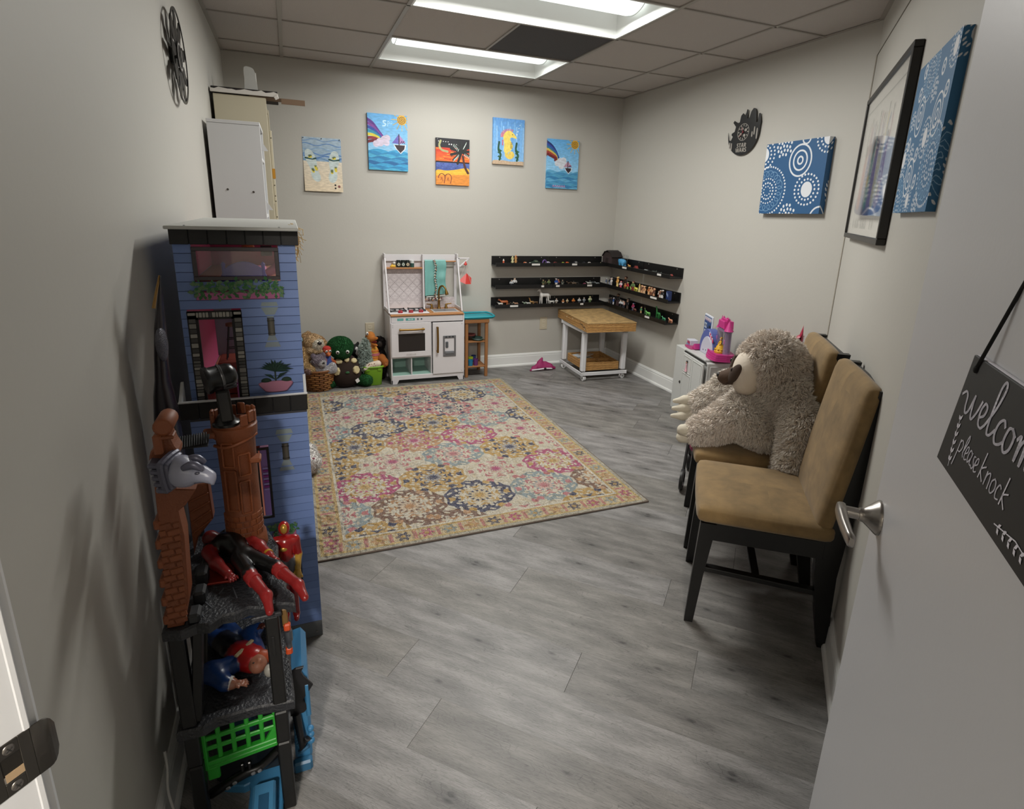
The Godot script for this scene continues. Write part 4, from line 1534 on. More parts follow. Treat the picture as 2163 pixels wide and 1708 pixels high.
func make_clocks() -> void:
	var vinyl := mt(Color(0.028, 0.027, 0.028), 0.28, 0.0, "vinyl")
	# right wall: a cut record with a jagged skyline, a dial and lettering
	var t := thing("record_clock", "black clock cut from a record, with red hands and lettering, above the square blue canvas", "clock")
	t.transform = on_right(-3.222, 1.957)
	var p := PackedVector2Array()
	for i in 33:
		var a := PI * 0.98 + PI * 1.04 * i / 32
		p.append(Vector2(cos(a), sin(a)) * 0.145)
	p.append_array(pv([0.148, 0.05, 0.135, 0.10, 0.122, 0.10, 0.118, 0.05, 0.108, 0.05, 0.098, 0.115, 0.085, 0.135, 0.068, 0.138, 0.05, 0.12, 0.04, 0.085, 0.022, 0.080, 0.020, 0.135, 0.010, 0.138, 0.006, 0.12, -0.002, 0.10, -0.022, 0.118, -0.040, 0.105, -0.046, 0.065, -0.062, 0.062, -0.098, 0.080, -0.108, 0.068, -0.078, 0.040, -0.085, 0.010, -0.112, 0.0, -0.110, -0.012, -0.098, -0.020, -0.112, -0.045, -0.132, -0.040]))
	obj("record_plate", prism(S(), p, 0.012, 0.0145, Transform3D(), 0.0006), vinyl, t)
	obj("movement_box", bxs(Vector3(0, 0, 0.006), Vector3(0.055, 0.055, 0.012), 0.002), hx("202020"), t)
	var lay := mt(Color(0.60, 0.58, 0.55), 0.5, 0.0, "clock print")
	for e in [["STAR", -0.082], ["WARS", -0.112]]:
		var tmesh := letters(e[0], 0.026, 0.0008)
		var l := obj("lettering", tmesh, lay, t)
		l.position = Vector3(-0.002, e[1], 0.0152)
		l.scale = Vector3(1.05, 1.0, 1.0)
	var dm := S()
	var ZT := Transform3D(Basis(Vector3.RIGHT, PI / 2), Vector3(0.0, 0.0, 0.0145))
	lathe(dm, [Vector2(0.050, 0), Vector2(0.053, 0), Vector2(0.053, 0.001), Vector2(0.050, 0.001)], 48, ZT)
	obj("dial_ring", dm, lay, t)
	for i in 12:
		var a := TAU * i / 12
		obj("hour_mark", bxs(Vector3(cos(a) * 0.042, sin(a) * 0.042, 0.0152), Vector3(0.012, 0.006, 0.001), 0.0, Basis(Vector3.BACK, a)), lay, t)
		if i % 3 == 1:
			var br := S()
			prism(br, smooth2([-0.009, -0.006, 0.0, -0.009, 0.010, -0.004, 0.008, 0.006, -0.003, 0.008, -0.010, 0.003], 3), 0.0145, 0.0155, Transform3D(Basis(), Vector3(cos(a) * 0.024, sin(a) * 0.024, 0)))
			obj("dial_inlay", br, lay, t)
	obj("hour_hand", bxs(Vector3(-0.008, 0.013, 0.018), Vector3(0.0035, 0.036, 0.001), 0.0, Basis(Vector3.BACK, 0.5)), hx("7c2530"), t)
	obj("minute_hand", bxs(Vector3(-0.012, -0.012, 0.019), Vector3(0.0028, 0.046, 0.001), 0.0, Basis(Vector3.BACK, 2.3)), hx("7c2530"), t)
	obj("hand_hub", cyl(S(), Vector3(0, 0, 0.014), Vector3(0, 0, 0.021), 0.005), hx("7c2530"), t)
	for e in [[0.10, 0.0, 0.045], [0.082, -0.02, 0.03], [-0.10, -0.085, 0.045], [-0.118, -0.075, 0.035], [0.125, -0.02, 0.06]]:
		obj("cut_slot", prism(S(), smooth2([-0.004, -e[2] / 2, 0.004, -e[2] / 2, 0.005, 0, 0.003, e[2] / 2, -0.004, e[2] / 2, -0.005, 0], 3), 0.0140, 0.0150, xf(Vector3(e[0], e[1], 0))), lay, t)
	# left wall: a record cut into an openwork rim and leaf shapes
	t = thing("record_clock", "black openwork clock cut from a record, high on the left wall", "clock")
	t.transform = on_left(-2.64, 1.910)
	var off := Transform3D(Basis(Vector3.RIGHT, PI / 2), Vector3(0, 0, 0.026))
	obj("rim", lathe(S(), [Vector2(0.150, 0), Vector2(0.160, 0), Vector2(0.160, 0.003), Vector2(0.150, 0.003), Vector2(0.150, 0)], 64, off), vinyl, t)
	obj("label_disc", lathe(S(), [Vector2(0, 0), Vector2(0.052, 0), Vector2(0.052, 0.003), Vector2(0, 0.003)], 40, off), vinyl, t)
	obj("dial_ring", lathe(S(), [Vector2(0.040, 0.003), Vector2(0.047, 0.003), Vector2(0.047, 0.004), Vector2(0.040, 0.004)], 40, off), hx("8d8a86"), t)
	obj("movement_box", bxs(Vector3(0, 0, 0.013), Vector3(0.055, 0.055, 0.026), 0.002), hx("202020"), t)
	for i in 9:
		var a := TAU * i / 9.0 + 0.25
		var k := 0.75 + 0.3 * float((i * 5) % 4) / 3.0
		var q := smooth2([0.045, -0.010, 0.075, -0.030 * k, 0.105, -0.022, 0.128, -0.034 * k, 0.153, -0.012, 0.153, 0.012, 0.125, 0.020 * k, 0.098, 0.034 * k, 0.07, 0.014, 0.045, 0.010], 4)
		obj("cut_shape", prism(S(), q, 0.0235 - 0.0005, 0.026, Transform3D(Basis(Vector3.BACK, a), Vector3.ZERO), 0.0004), vinyl, t)
	obj("hour_hand", bxs(Vector3(0.012, 0.010, 0.033), Vector3(0.004, 0.034, 0.001), 0.0, Basis(Vector3.BACK, -0.9)), hx("777470"), t)
	obj("minute_hand", bxs(Vector3(-0.004, 0.024, 0.034), Vector3(0.003, 0.05, 0.001), 0.0, Basis(Vector3.BACK, 0.2)), hx("777470"), t)

# ---------- along the left wall: bookcases, the dolls' house, the doll ----------
func make_left() -> void:
	var wh := hx("c9cacb", 0.45)
	# white bookcase seen end-on, its open side towards the room
	var t := thing("bookcase", "white laminate bookcase seen end-on against the left wall behind the dolls' house", "bookcase", Vector3(-0.345, 0, -3.35))
	obj("end_panel", bxs(Vector3(0.1175, 0.885, -0.008), Vector3(0.235, 1.77, 0.016), 0.001), wh, t)
	obj("end_panel", bxs(Vector3(0.1175, 0.885, -0.392), Vector3(0.235, 1.77, 0.016), 0.001), wh, t)
	obj("back_panel", bxs(Vector3(0.004, 0.885, -0.2), Vector3(0.006, 1.75, 0.37), 0.0), wh, t)
	obj("top_panel", bxs(Vector3(0.1175, 1.779, -0.2), Vector3(0.237, 0.016, 0.402), 0.001), wh, t)
	for y in [0.06, 0.48, 0.92, 1.33, 1.62]: obj("shelf", bxs(Vector3(0.119, y, -0.2), Vector3(0.226, 0.016, 0.37), 0.001), wh, t)
	for e in [[0.065, 1.46], [0.182, 1.452]]:
		obj("cam_bolt", lathe(S(), [Vector2(0, 0), Vector2(0.0055, 0), Vector2(0.004, 0.002), Vector2(0, 0.0005)], 12, xf(Vector3(e[0], e[1], 0.0), 90)), hx("55524e", 0.4, 0.6), t)
	obj("cam_bolt", ell(S(), Vector3(0.107, 1.787, -0.01), Vector3(0.004, 0.001, 0.004)), hx("55524e", 0.4, 0.6), t)
	for y in [1.655, 1.365]: obj("shelf_bracket", prism(S(), pv([0, 0, 0.03, 0, 0, 0.05]), -0.03, -0.018, xf(Vector3(0.236, y, 0))), wh, t)
	# taller cream cupboard behind it
	var cr := hx("b5ad97", 0.6)
	t = thing("storage_cupboard", "tall cream shelving unit behind the white bookcase, topped by a torn-edged board", "shelving", Vector3(-0.345, 0, -3.80))
	obj("end_panel", bxs(Vector3(0.1325, 0.985, -0.01), Vector3(0.265, 1.97, 0.02), 0.002), cr, t)
	obj("end_panel", bxs(Vector3(0.1325, 0.985, -0.50), Vector3(0.265, 1.97, 0.02), 0.002), cr, t)
	obj("back_panel", bxs(Vector3(0.006, 0.985, -0.255), Vector3(0.008, 1.95, 0.47), 0.0), cr, t)
	for y in [0.08, 0.5, 0.95, 1.4, 1.95]: obj("shelf", bxs(Vector3(0.1325, y, -0.255), Vector3(0.255, 0.018, 0.47), 0.001), cr, t)
	obj("drilled_post", bxs(Vector3(0.274, 0.90, -0.03), Vector3(0.014, 1.80, 0.022), 0.002), cr, t)
	for y in [1.76, 1.50, 1.44, 1.41, 1.32, 1.28]: obj("peg_hole", cyl(S(), Vector3(0.275, y, -0.0195), Vector3(0.275, y, -0.0185), 0.0035), hx("3a352c"), t)
	obj("orange_tag", bxs(Vector3(0.276, 1.565, -0.018), Vector3(0.016, 0.055, 0.002), 0.0), hx("b07c1e"), t)
	# the torn board, a cardboard strip and an upright scrap on top
	var ragged := func(x0: float, x1: float, y: float, h: float, sd: int) -> PackedVector2Array:
		var p := PackedVector2Array([Vector2(x0, y), Vector2(x1, y)])
		var r := RandomNumberGenerator.new()
		r.seed = sd
		for i in 17: p.append(Vector2(lerpf(x1, x0, i / 16.0), y + h * (0.55 + 0.45 * r.randf() * (1.0 if i % 3 else 0.3))))
		return p
	t = thing("torn_board", "dark board with a torn white front edge lying on top of the cream shelving", "board", Vector3(-0.35, 1.9745, -3.78))
	obj("board_core", bxs(Vector3(0.165, 0.017, -0.17), Vector3(0.335, 0.028, 0.30), 0.002), hx("1f1a19", 0.9), t)
	obj("torn_paper_edge", prism(S(), ragged.call(-0.005, 0.335, 0.0, 0.030, 3), -0.015, -0.003, Transform3D(), 0.001), hx("c6c1ba", 0.9), t)
	obj("torn_corner", bxs(Vector3(0.325, -0.002, 0.0), Vector3(0.022, 0.020, 0.010), 0.002, Basis(Vector3.BACK, 0.5)), hx("c6c1ba", 0.9), t)
	var cs := thing("cardboard_strip", "flat brown cardboard strip lying under the torn board and sticking out past it", "cardboard", Vector3(0.0, 1.9702, -3.80))
	obj("corrugated_sheet", bxs(Vector3(-0.02, 0.0015, -0.06), Vector3(0.29, 0.003, 0.12), 0.0005), hx("6f5a48", 0.95), cs)
	obj("folded_edge", bxs(Vector3(0.062, -0.012, 0.002), Vector3(0.126, 0.030, 0.003), 0.0005), hx("6f5a48", 0.95), cs)
	var sc := thing("white_card", "curved white card standing upright on top of the cream shelving", "card", Vector3(-0.155, 2.0060, -3.93))
	obj("card_sheet", prism(S(), smooth2([-0.032, 0, 0.028, 0, 0.030, 0.06, 0.024, 0.11, 0.012, 0.132, -0.030, 0.134, -0.033, 0.07], 3), -0.004, 0.004, Transform3D(), 0.001), hx("b9b8b3", 0.8), sc)
	obj("bent_flange", bxs(Vector3(0.028, 0.055, -0.012), Vector3(0.004, 0.11, 0.022), 0.001), hx("c9c8c2", 0.8), sc)
	dollhouse()
	# blond doll at the open side of the house, its hair sticking out
	t = thing("fashion_doll", "doll with tangled blond hair poking out beside the top of the blue house", "doll", Vector3(0.0, 1.25, -2.02))
	obj("head", ell(S(), Vector3(-0.03, 0.03, 0), Vector3(0.018, 0.022, 0.018)), hx("d9a988", 0.6), t)
	obj("body", nets([[Vector3(-0.03, 0.01, 0), Vector3(-0.04, -0.04, 0), 0.012, 0.020, Color("b04a7a")], [Vector3(-0.04, -0.04, 0), Vector3(-0.08, -0.062, 0), 0.018, 0.012, Color("b04a7a")]], 0.005, 0.008), cloth(), t)
	var hr := RandomNumberGenerator.new()
	hr.seed = 8
	var hs := S()
	for i in 120:
		var a := Vector3(-0.03, 0.045, 0) + Vector3(hr.randf_range(-0.016, 0.016), hr.randf_range(-0.016, 0.008), hr.randf_range(-0.016, 0.016))
		var out := Vector3(hr.randf_range(0.015, 0.055), hr.randf_range(-0.06, 0.035), hr.randf_range(-0.03, 0.03))
		var p := []
		for k in 6: p.append(a + out * (k / 5.0) + Vector3(0.008 * sin(k * 1.6 + i), 0.010 * sin(k * 1.2 + i * 2.0) + 0.02 * sin(k * 0.62), 0.006 * cos(k + i)))
		tube(hs, p, 0.0009, 4, false)
	tag(obj("hair", hs, hx("d2ae62", 0.5), t), "tangled blond hair", "", "", "stuff")
	# tall dark purple toy leaning at the left wall
	t = thing("toy_surfboard", "tall narrow glossy dark purple plastic toy with a grey speckled oval, against the left wall", "toy", Vector3(-0.290, 0.0, -1.52))
	var R := []
	for k in [[0.56, 0.030, 0.030], [0.80, 0.038, 0.040], [0.90, 0.036, 0.042], [0.96, 0.028, 0.040], [1.00, 0.020, 0.034], [1.06, 0.018, 0.030], [1.12, 0.016, 0.026], [1.16, 0.011, 0.020], [1.20, 0.007, 0.012], [1.232, 0.003, 0.005], [1.240, 0.001, 0.002]]:
		var y: float = k[0]
		var cx := -0.018 + 0.026 * pow(maxf(0.0, (y - 0.95) / 0.29), 1.5)
		var p := PackedVector3Array()
		for j in 16:
			var a := -TAU * j / 16
			p.append(Vector3(cx + cos(a) * k[1] * 0.72, y, sin(a) * k[2] * 1.1))
		R.append(p)
	obj("shell", rings(S(), R), mt(Color(0.075, 0.045, 0.085), 0.28, 0.0, "purple"), t)
	obj("speckled_oval", ell(S(), Vector3(-0.004, 1.085, 0.018), Vector3(0.012, 0.042, 0.026)), relief(mt(Color(0.36, 0.36, 0.40), 0.35, 0.2, "speckle"), noise_tex(0.15, 128, true, 6.0, 2), 20.0, 1.0), t)
	obj("gold_tip", tube(S(), [Vector3(-0.008, 1.17, 0.03), Vector3(-0.002, 1.20, 0.02), Vector3(0.006, 1.24, 0.0)], [0.004, 0.003, 0.002], 8), hx("8c6b3a", 0.4, 0.5), t)
	obj("foot", bxs(Vector3(-0.018, 0.28, 0), Vector3(0.03, 0.56, 0.05), 0.01), mt(Color(0.075, 0.045, 0.085), 0.28, 0.0, "purple"), t)
	# a white plush ball on the rug beyond the house
	t = thing("plush_ball", "small white plush toy peeping from behind the blue house on the rug", "plush toy", Vector3(0.005, 0.009, -3.02))
	var wb := nets([[Vector3(0, 0.062, 0), Vector3(0.062, 0.060, 0.064), Basis(), Color("d8d6d2")], [Vector3(0, 0.10, -0.06), Vector3(0.045, 0.045, 0.045), Basis(), Color("d8d6d2")]], 0.012, 0.03)
	obj("body", wb, cloth(), t)
	obj("pink_mark", ell(S(), Vector3(0.024, 0.100, 0.042), Vector3(0.008, 0.006, 0.004)), hx("b06a7c"), t)
	fur(wb, 1200, 0.008, 0.003, Vector3.DOWN * 0.3, t, Color(0.8, 0.8, 0.8), 4)

func dollhouse() -> void:
	var t := thing("dolls_house", "tall blue clapboard dolls' house with dark shingle bands, printed plants and pink rooms inside", "dollhouse", Vector3(0, 0, -1.75))
	var blue := [mt(Color("6f88bf"), 0.5, 0.0, "a"), mt(Color("748dc4"), 0.5, 0.0, "b"), mt(Color("6a83b8"), 0.5, 0.0, "c")]
	var x0 := -0.300
	var x1 := 0.008
	var zu := -0.065      # upper front stands back
	var pink := hx("a33f68", 0.7)
	var dark := mt(Color(0.055, 0.056, 0.062), 0.55, 0.0, "shingle")
	var white := hx("c8c9ca", 0.45)
	# shell: wall side, back, floors; the room side is open
	obj("wall_side", bxs(Vector3(x0 + 0.004, 0.66, -0.42), Vector3(0.008, 1.32, 0.70), 0.001), blue[0], t)
	obj("far_end", bxs(Vector3((x0 + x1) * 0.5, 0.66, -0.775), Vector3(x1 - x0, 1.32, 0.008), 0.001), pink, t)
	for y in [0.012, 0.40, 0.82]: obj("floor_board", bxs(Vector3((x0 + x1) * 0.5, y, -0.41), Vector3(x1 - x0 - 0.016, 0.010, 0.73), 0.001), hx("8c4f3a", 0.6), t)
	obj("upper_floor", bxs(Vector3((x0 + x1) * 0.5, 1.16, -0.44), Vector3(x1 - x0 - 0.016, 0.010, 0.68), 0.001), hx("8c4f3a", 0.6), t)
	for y in [[0.21, 0.37], [0.61, 0.40], [0.99, 0.32], [1.245, 0.155]]:
		obj("wallpaper", bxs(Vector3(x0 + 0.0095, y[0], -0.42), Vector3(0.002, y[1], 0.68), 0.0), pink, t)
	obj("roof_board", bxs(Vector3(-0.143, 1.337, -0.40), Vector3(0.325, 0.009, 0.80), 0.002), hx("b9bab6", 0.5), t)
	for e in [[-0.26, -0.02], [-0.03, -0.02]]: obj("screw_cap", ell(S(), Vector3(e[0], 1.342, e[1]), Vector3(0.003, 0.001, 0.003)), hx("555555"), t)
	# openings in the two fronts: [x0, x1, y0, y1]
	var up := [[-0.257, -0.038, 1.192, 1.284], [-0.285, -0.149, 0.80, 1.105]]
	var low := [[-0.143, -0.106, 0.468, 0.702], [-0.078, -0.040, 0.226, 0.347]]
	clap(t, blue, x0, x1, 0.800, 1.292, zu, up)
	clap(t, blue, x0, x1, 0.060, 0.812, 0.0, low)
	for e in [[x0 - 0.004, x1 + 0.010, 1.291, 1.332, zu + 0.012, 7, "upper"], [x0 - 0.022, x1 + 0.004, 0.812, 0.860, 0.006, 7, "lower"]]:
		var w: float = (e[1] - e[0]) / e[5]
		for i in e[5]:
			obj("shingle", bxs(Vector3(e[0] + w * (i + 0.5), (e[2] + e[3]) * 0.5, e[4]), Vector3(w - 0.0014, e[3] - e[2], 0.008), 0.0012), dark, t)
		obj("shingle_backing", bxs(Vector3((e[0] + e[1]) * 0.5, (e[2] + e[3]) * 0.5, e[4] - 0.004), Vector3(e[1] - e[0] - 0.002, e[3] - e[2] - 0.002, 0.006), 0.0), hx("3b3b40"), t)
		for x in [0.26, 0.74]: obj("bolt_hole", cyl(S(), Vector3(lerpf(e[0], e[1], x), e[3] - 0.012, e[4] + 0.0038), Vector3(lerpf(e[0], e[1], x), e[3] - 0.012, e[4] + 0.0046), 0.004), hx("101012"), t)
	obj("gray_plinth", bxs(Vector3((x0 + x1) * 0.5, 0.029, -0.003), Vector3(x1 - x0, 0.058, 0.008), 0.001), hx("6c6f72", 0.6), t)
	obj("plinth_bolt", cyl(S(), Vector3(-0.010, 0.018, 0.001), Vector3(-0.010, 0.018, 0.003), 0.004), hx("888888", 0.3, 0.8), t)
	# balcony rails between the fronts
	obj("balcony_cap", bxs(Vector3((x0 + x1) * 0.5 - 0.009, 0.862, 0.005), Vector3(x1 - x0 + 0.028, 0.004, 0.011), 0.001), white, t)
	for x in [x0 - 0.018, x1]:
		obj("balcony_side", prism(S(), pv([0.0, 0.81, 0.0, 0.862, zu, 0.903, zu, 0.81]), -0.003, 0.005, Transform3D(Basis(Vector3(0, 0, 1), Vector3.UP, Vector3(-1, 0, 0)), Vector3(x, 0, 0)), 0.001), white, t)
	obj("balcony_floor", bxs(Vector3((x0 + x1) * 0.5, 0.806, zu * 0.5), Vector3(x1 - x0, 0.008, 0.07), 0.001), hx("3c3d42"), t)
	# frames
	frame4(t, "window_frame", up[0], zu + 0.004, 0.011, hx("3a3438", 0.4))
	frame4(t, "window_frame", low[0], 0.003, 0.007, hx("2a2729", 0.4))
	frame4(t, "window_frame", low[1], 0.003, 0.006, hx("2c2c36", 0.4))
	obj("blue_shutter", bxs(Vector3(-0.059, 0.286, -0.004), Vector3(0.040, 0.122, 0.004), 0.0), hx("65729c"), t)
	obj("glass_pane", bxs(Vector3(-0.1475, 1.238, zu - 0.006), Vector3(0.214, 0.088, 0.002), 0.0), glass(0.03), t)
	# doorway surround of small grey stones
	var r := RandomNumberGenerator.new()
	r.seed = 12
	var st := [hx("8b8a85"), hx("6d6c69"), hx("4a4a49"), hx("a5a39c"), hx("5d5c5a")]
	var zf := zu + 0.003
	obj("doorway_backing", bxs(Vector3(-0.2725, 0.955, zu), Vector3(0.027, 0.30, 0.007), 0.0), hx("191818"), t)
	obj("doorway_backing", bxs(Vector3(-0.1615, 0.955, zu), Vector3(0.027, 0.30, 0.007), 0.0), hx("191818"), t)
	obj("doorway_backing", bxs(Vector3(-0.217, 1.094, zu), Vector3(0.136, 0.024, 0.007), 0.0), hx("191818"), t)
	var sy := 0.832
	while sy < 1.085:
		var h := r.randf_range(0.008, 0.016)
		for x in [-0.2745, -0.1595]: obj("stone", bxs(Vector3(x, sy + h * 0.5, zf), Vector3(0.017, h - 0.0022, 0.005), 0.001), st[r.randi() % 5], t)
		sy += h
	var xx := -0.264
	while xx < -0.172:
		var w := r.randf_range(0.006, 0.011)
		obj("stone", bxs(Vector3(xx + w * 0.5, 1.0955, zf), Vector3(w - 0.0016, 0.014, 0.005), 0.001), st[r.randi() % 5], t)
		xx += w
	for x in [-0.2745, -0.1595]: obj("stone", bxs(Vector3(x, 1.098, zf), Vector3(0.019, 0.008, 0.005), 0.001), st[3], t)
	# wall lamps
	for e in [[-0.073, 1.055, zu], [-0.060, 0.682, 0.0], [-0.185, 0.682, 0.0]]:
		var nk := mt(Color(0.42, 0.41, 0.38), 0.35, 0.6, "lamp tin")
		var lp := Node3D.new()
		lp.name = "wall_lamp"
		t.add_child(lp, true)
		obj("lamp_tube", lathe(S(), [Vector2(0, -0.026), Vector2(0.0095, -0.026), Vector2(0.0095, 0.026), Vector2(0, 0.026)], 16, Transform3D(Basis(), Vector3(e[0], e[1], e[2] + 0.002)), 1.0, 0.6), nk, lp)
		for b in [-0.02, 0.018]: obj("lamp_band", bxs(Vector3(e[0], e[1] + b, e[2] + 0.004), Vector3(0.020, 0.0012, 0.009), 0.0), hx("1c1b1a"), lp)
		obj("printed_beam", prism(S(), pv([-0.008, 0.027, -0.024, 0.058, -0.020, 0.072, 0.020, 0.072, 0.024, 0.058, 0.008, 0.027]), 0.0, 0.0012, Transform3D(Basis(), Vector3(e[0], e[1], e[2] + 0.0015))), hx("8c9a9d"), lp)
		obj("printed_beam", prism(S(), pv([-0.008, -0.027, -0.022, -0.062, 0.022, -0.062, 0.008, -0.027]), 0.0, 0.0012, Transform3D(Basis(), Vector3(e[0], e[1], e[2] + 0.0015))), hx("87939a"), lp)
	# planters with greenery: box and leaves printed on the house stand a little proud
	for e in [[-0.150, 1.148, zu, 0.107, 0.020, 240], [-0.083, 0.406, 0.0, 0.034, 0.016, 60]]:
		var pl := Node3D.new()
		pl.name = "planter"
		t.add_child(pl, true)
		obj("planter_box", bxs(Vector3(e[0], e[1], e[2] + 0.004), Vector3(e[3] * 2.0, e[4], 0.008), 0.001), hx("b0628f", 0.6), pl)
		obj("planter_rim", bxs(Vector3(e[0], e[1] + e[4] * 0.62, e[2] + 0.003), Vector3(e[3] * 2.0 - 0.01, 0.006, 0.006), 0.001), hx("7e3358"), pl)
		for q in 2:
			var ls := S()
			for i in e[5] / 2:
				var c := Vector3(e[0] + r.randf_range(-1.06, 1.06) * e[3], e[1] + e[4] * 0.6 + r.randf_range(-0.012, 0.030), e[2] + 0.008)
				var a := r.randf() * TAU
				var d := Vector3(cos(a), sin(a), 0.15) * r.randf_range(0.008, 0.017)
				var o := Vector3(-d.y, d.x, 0) * 0.35
				for v in [c, c + d * 0.5 + o, c + d, c, c + d, c + d * 0.5 - o]: ls.add_vertex(v)
			tag(obj("foliage", ls, hx("376b3c" if q == 0 else "5f7f58", 0.7), pl), "", "", "", "stuff")
	# potted palm
	var pot := Node3D.new()
	pot.name = "potted_palm"
	t.add_child(pot, true)
	var pp := Vector3(-0.073, 0.852, zu + 0.002)
	obj("bowl", prism(S(), smooth2([-0.043, 0.034, 0.043, 0.034, 0.036, 0.012, 0.022, 0.003, -0.022, 0.003, -0.036, 0.012], 4), 0.0, 0.010, Transform3D(Basis(), pp), 0.003), hx("b57a92", 0.4), pot)
	for i in 17:
		var a := PI * (i + 0.3) / 17.0 if i < 15 else PI * (0.25 + 0.5 * (i - 15))
		var L := r.randf_range(0.040, 0.058)
		var b := pp + Vector3(0.0, 0.066 if i < 15 else 0.04, 0.006)
		var s := S()
		ribbon_leaf(s, b, b + Vector3(cos(a) * L, sin(a) * L * 0.75 - 0.006 + 0.004, 0.004), 0.0045)
		obj("palm_leaf", s, hx("1d352c" if i % 2 else "27443a", 0.6), pot)
	obj("palm_stem", bxs(pp + Vector3(0, 0.05, 0.003), Vector3(0.004, 0.034, 0.004), 0.001), hx("2a3b2c"), pot)
	for x in [-0.026, 0.03]: obj("low_shrub", ell(S(), pp + Vector3(x, 0.038, 0.004), Vector3(0.014, 0.009, 0.005)), hx("22372a", 0.8), pot)
	# inside: bed, stool, pink sofa seen through the openings
	var pur := hx("3a1f86", 0.5)
	var bed := Node3D.new()
	bed.name = "toy_bed"
	t.add_child(bed)
	obj("headboard", prism(S(), smooth2([-0.055, 0, 0.055, 0, 0.055, 0.040, 0.03, 0.062, 0, 0.070, -0.03, 0.062, -0.055, 0.040], 4), 0.0, 0.008, Transform3D(Basis(), Vector3(-0.135, 1.17, zu - 0.05)), 0.001), pur, bed)
	for x in [-0.052, 0.052]:
		obj("bed_post", lathe(S(), [Vector2(0.005, 0), Vector2(0.005, 0.06), Vector2(0.0065, 0.063), Vector2(0.005, 0.067), Vector2(0, 0.072)], 10, Transform3D(Basis(), Vector3(-0.135 + x, 1.168, zu - 0.045))), pur, bed)
	obj("mattress", bxs(Vector3(-0.135, 1.185, zu - 0.20), Vector3(0.10, 0.03, 0.28), 0.006), hx("a83a74"), bed)
	obj("picture", bxs(Vector3(-0.080, 1.252, -0.36), Vector3(0.034, 0.034, 0.004), 0.001), hx("2b2326"), t)
	obj("toy_lamp_shade", lathe(S(), [Vector2(0.022, 0), Vector2(0.016, 0.02)], 16, xf(Vector3(-0.13, 1.258, -0.30))), hx("c4623a"), t)
	var sb := S()
	for e in [[-0.014, -0.014], [0.014, -0.014], [-0.014, 0.014], [0.014, 0.014]]:
		bar(sb, Vector3(-0.19 + e[0] * 1.5, 0.93, -0.20 + e[1]), Vector3(-0.19 + e[0] * 0.6, 1.035, -0.20 + e[1] * 0.6), 0.004, 0.004)
	for y in [0.965, 0.995]:
		for e in [-1, 1]: bar(sb, Vector3(-0.207, y, -0.20 + e * 0.011), Vector3(-0.173, y, -0.20 + e * 0.011), 0.003, 0.003)
	tag(obj("toy_stool_frame", sb, hx("231a17"), t), "", "", "", "stuff")
	obj("toy_stool_seat", cyl(S(), Vector3(-0.19, 1.035, -0.20), Vector3(-0.19, 1.043, -0.20), 0.017), hx("8c6a4a"), t)
	obj("toy_platform", bxs(Vector3(-0.19, 0.878, -0.22), Vector3(0.09, 0.10, 0.12), 0.002), hx("7c2f1f"), t)
	obj("toy_sofa", bxs(Vector3(-0.168, 0.86, -0.12), Vector3(0.030, 0.08, 0.05), 0.004), hx("b96fa8"), t)
	obj("toy_door", bxs(Vector3(-0.222, 1.0, -0.30), Vector3(0.05, 0.16, 0.006), 0.001), hx("8f8a90"), t)
	obj("toy_wardrobe", bxs(Vector3(-0.123, 0.54, -0.10), Vector3(0.03, 0.26, 0.04), 0.002), hx("c08fae"), t)
	for i in 9: obj("pink_slat", bxs(Vector3(-0.125, 0.60 - i * 0.009, -0.076), Vector3(0.016, 0.005, 0.004), 0.0), hx("c04a8c" if i % 2 else "d9b6cc"), t)

func glass(a := 0.08) -> StandardMaterial3D:
	var m := mt(Color(1, 1, 1, a), 0.05, 0.0, "glass")
	m.transparency = BaseMaterial3D.TRANSPARENCY_ALPHA
	return m

func ribbon_leaf(s: SurfaceTool, a: Vector3, b: Vector3, w: float) -> void:
	var d := (b - a)
	var o := Vector3(-d.y, d.x, 0).normalized() * w
	var m := a.lerp(b, 0.45) + Vector3(0, 0.006, 0.003)
	for v in [a, m + o, b, a, b, m - o]: s.add_vertex(v)

func frame4(t: Node, nm: String, o: Array, z: float, w: float, m: Material) -> void:
	for e in [[(o[0] + o[1]) * 0.5, o[3] - w * 0.5, o[1] - o[0], w], [(o[0] + o[1]) * 0.5, o[2] + w * 0.5, o[1] - o[0], w], [o[0] + w * 0.5, (o[2] + o[3]) * 0.5, w, o[3] - o[2] - 2.0 * w], [o[1] - w * 0.5, (o[2] + o[3]) * 0.5, w, o[3] - o[2] - 2.0 * w]]:
		obj(nm, bxs(Vector3(e[0], e[1], z), Vector3(e[2], e[3], 0.006), 0.001), m, t)

func clap(t: Node, mm: Array, x0: float, x1: float, y0: float, y1: float, z: float, holes: Array) -> void:   # clapboards, each its own piece, cut round the openings
	var n := roundi((y1 - y0) / 0.0262)
	var h := (y1 - y0) / n
	for i in n:
		var a := y0 + h * i
		var xs := [x0]
		for o in holes:
			if a + h * 0.5 > o[2] and a + h * 0.5 < o[3]: xs.append_array([o[0], o[1]])
		xs.append(x1)
		xs.sort()
		for k in range(0, xs.size() - 1, 2):
			var w: float = xs[k + 1] - xs[k]
			if w < 0.004: continue
			var s := S()
			prism(s, pv([-0.003, 0.0012, 0.003, 0.0012, 0.0012, h - 0.0006, -0.003, h - 0.0006]), 0.0, w, Transform3D(Basis(Vector3(0, 0, 1), Vector3.UP, Vector3(-1, 0, 0)), Vector3(xs[k + 1], a, z)))
			obj("clapboard", s, mm[(i + k) % 3], t)
			obj("board_joint", bxs(Vector3((xs[k] + xs[k + 1]) * 0.5, a + h * 0.5, z - 0.0018), Vector3(w, h, 0.002), 0.0), hx("33436c"), t)

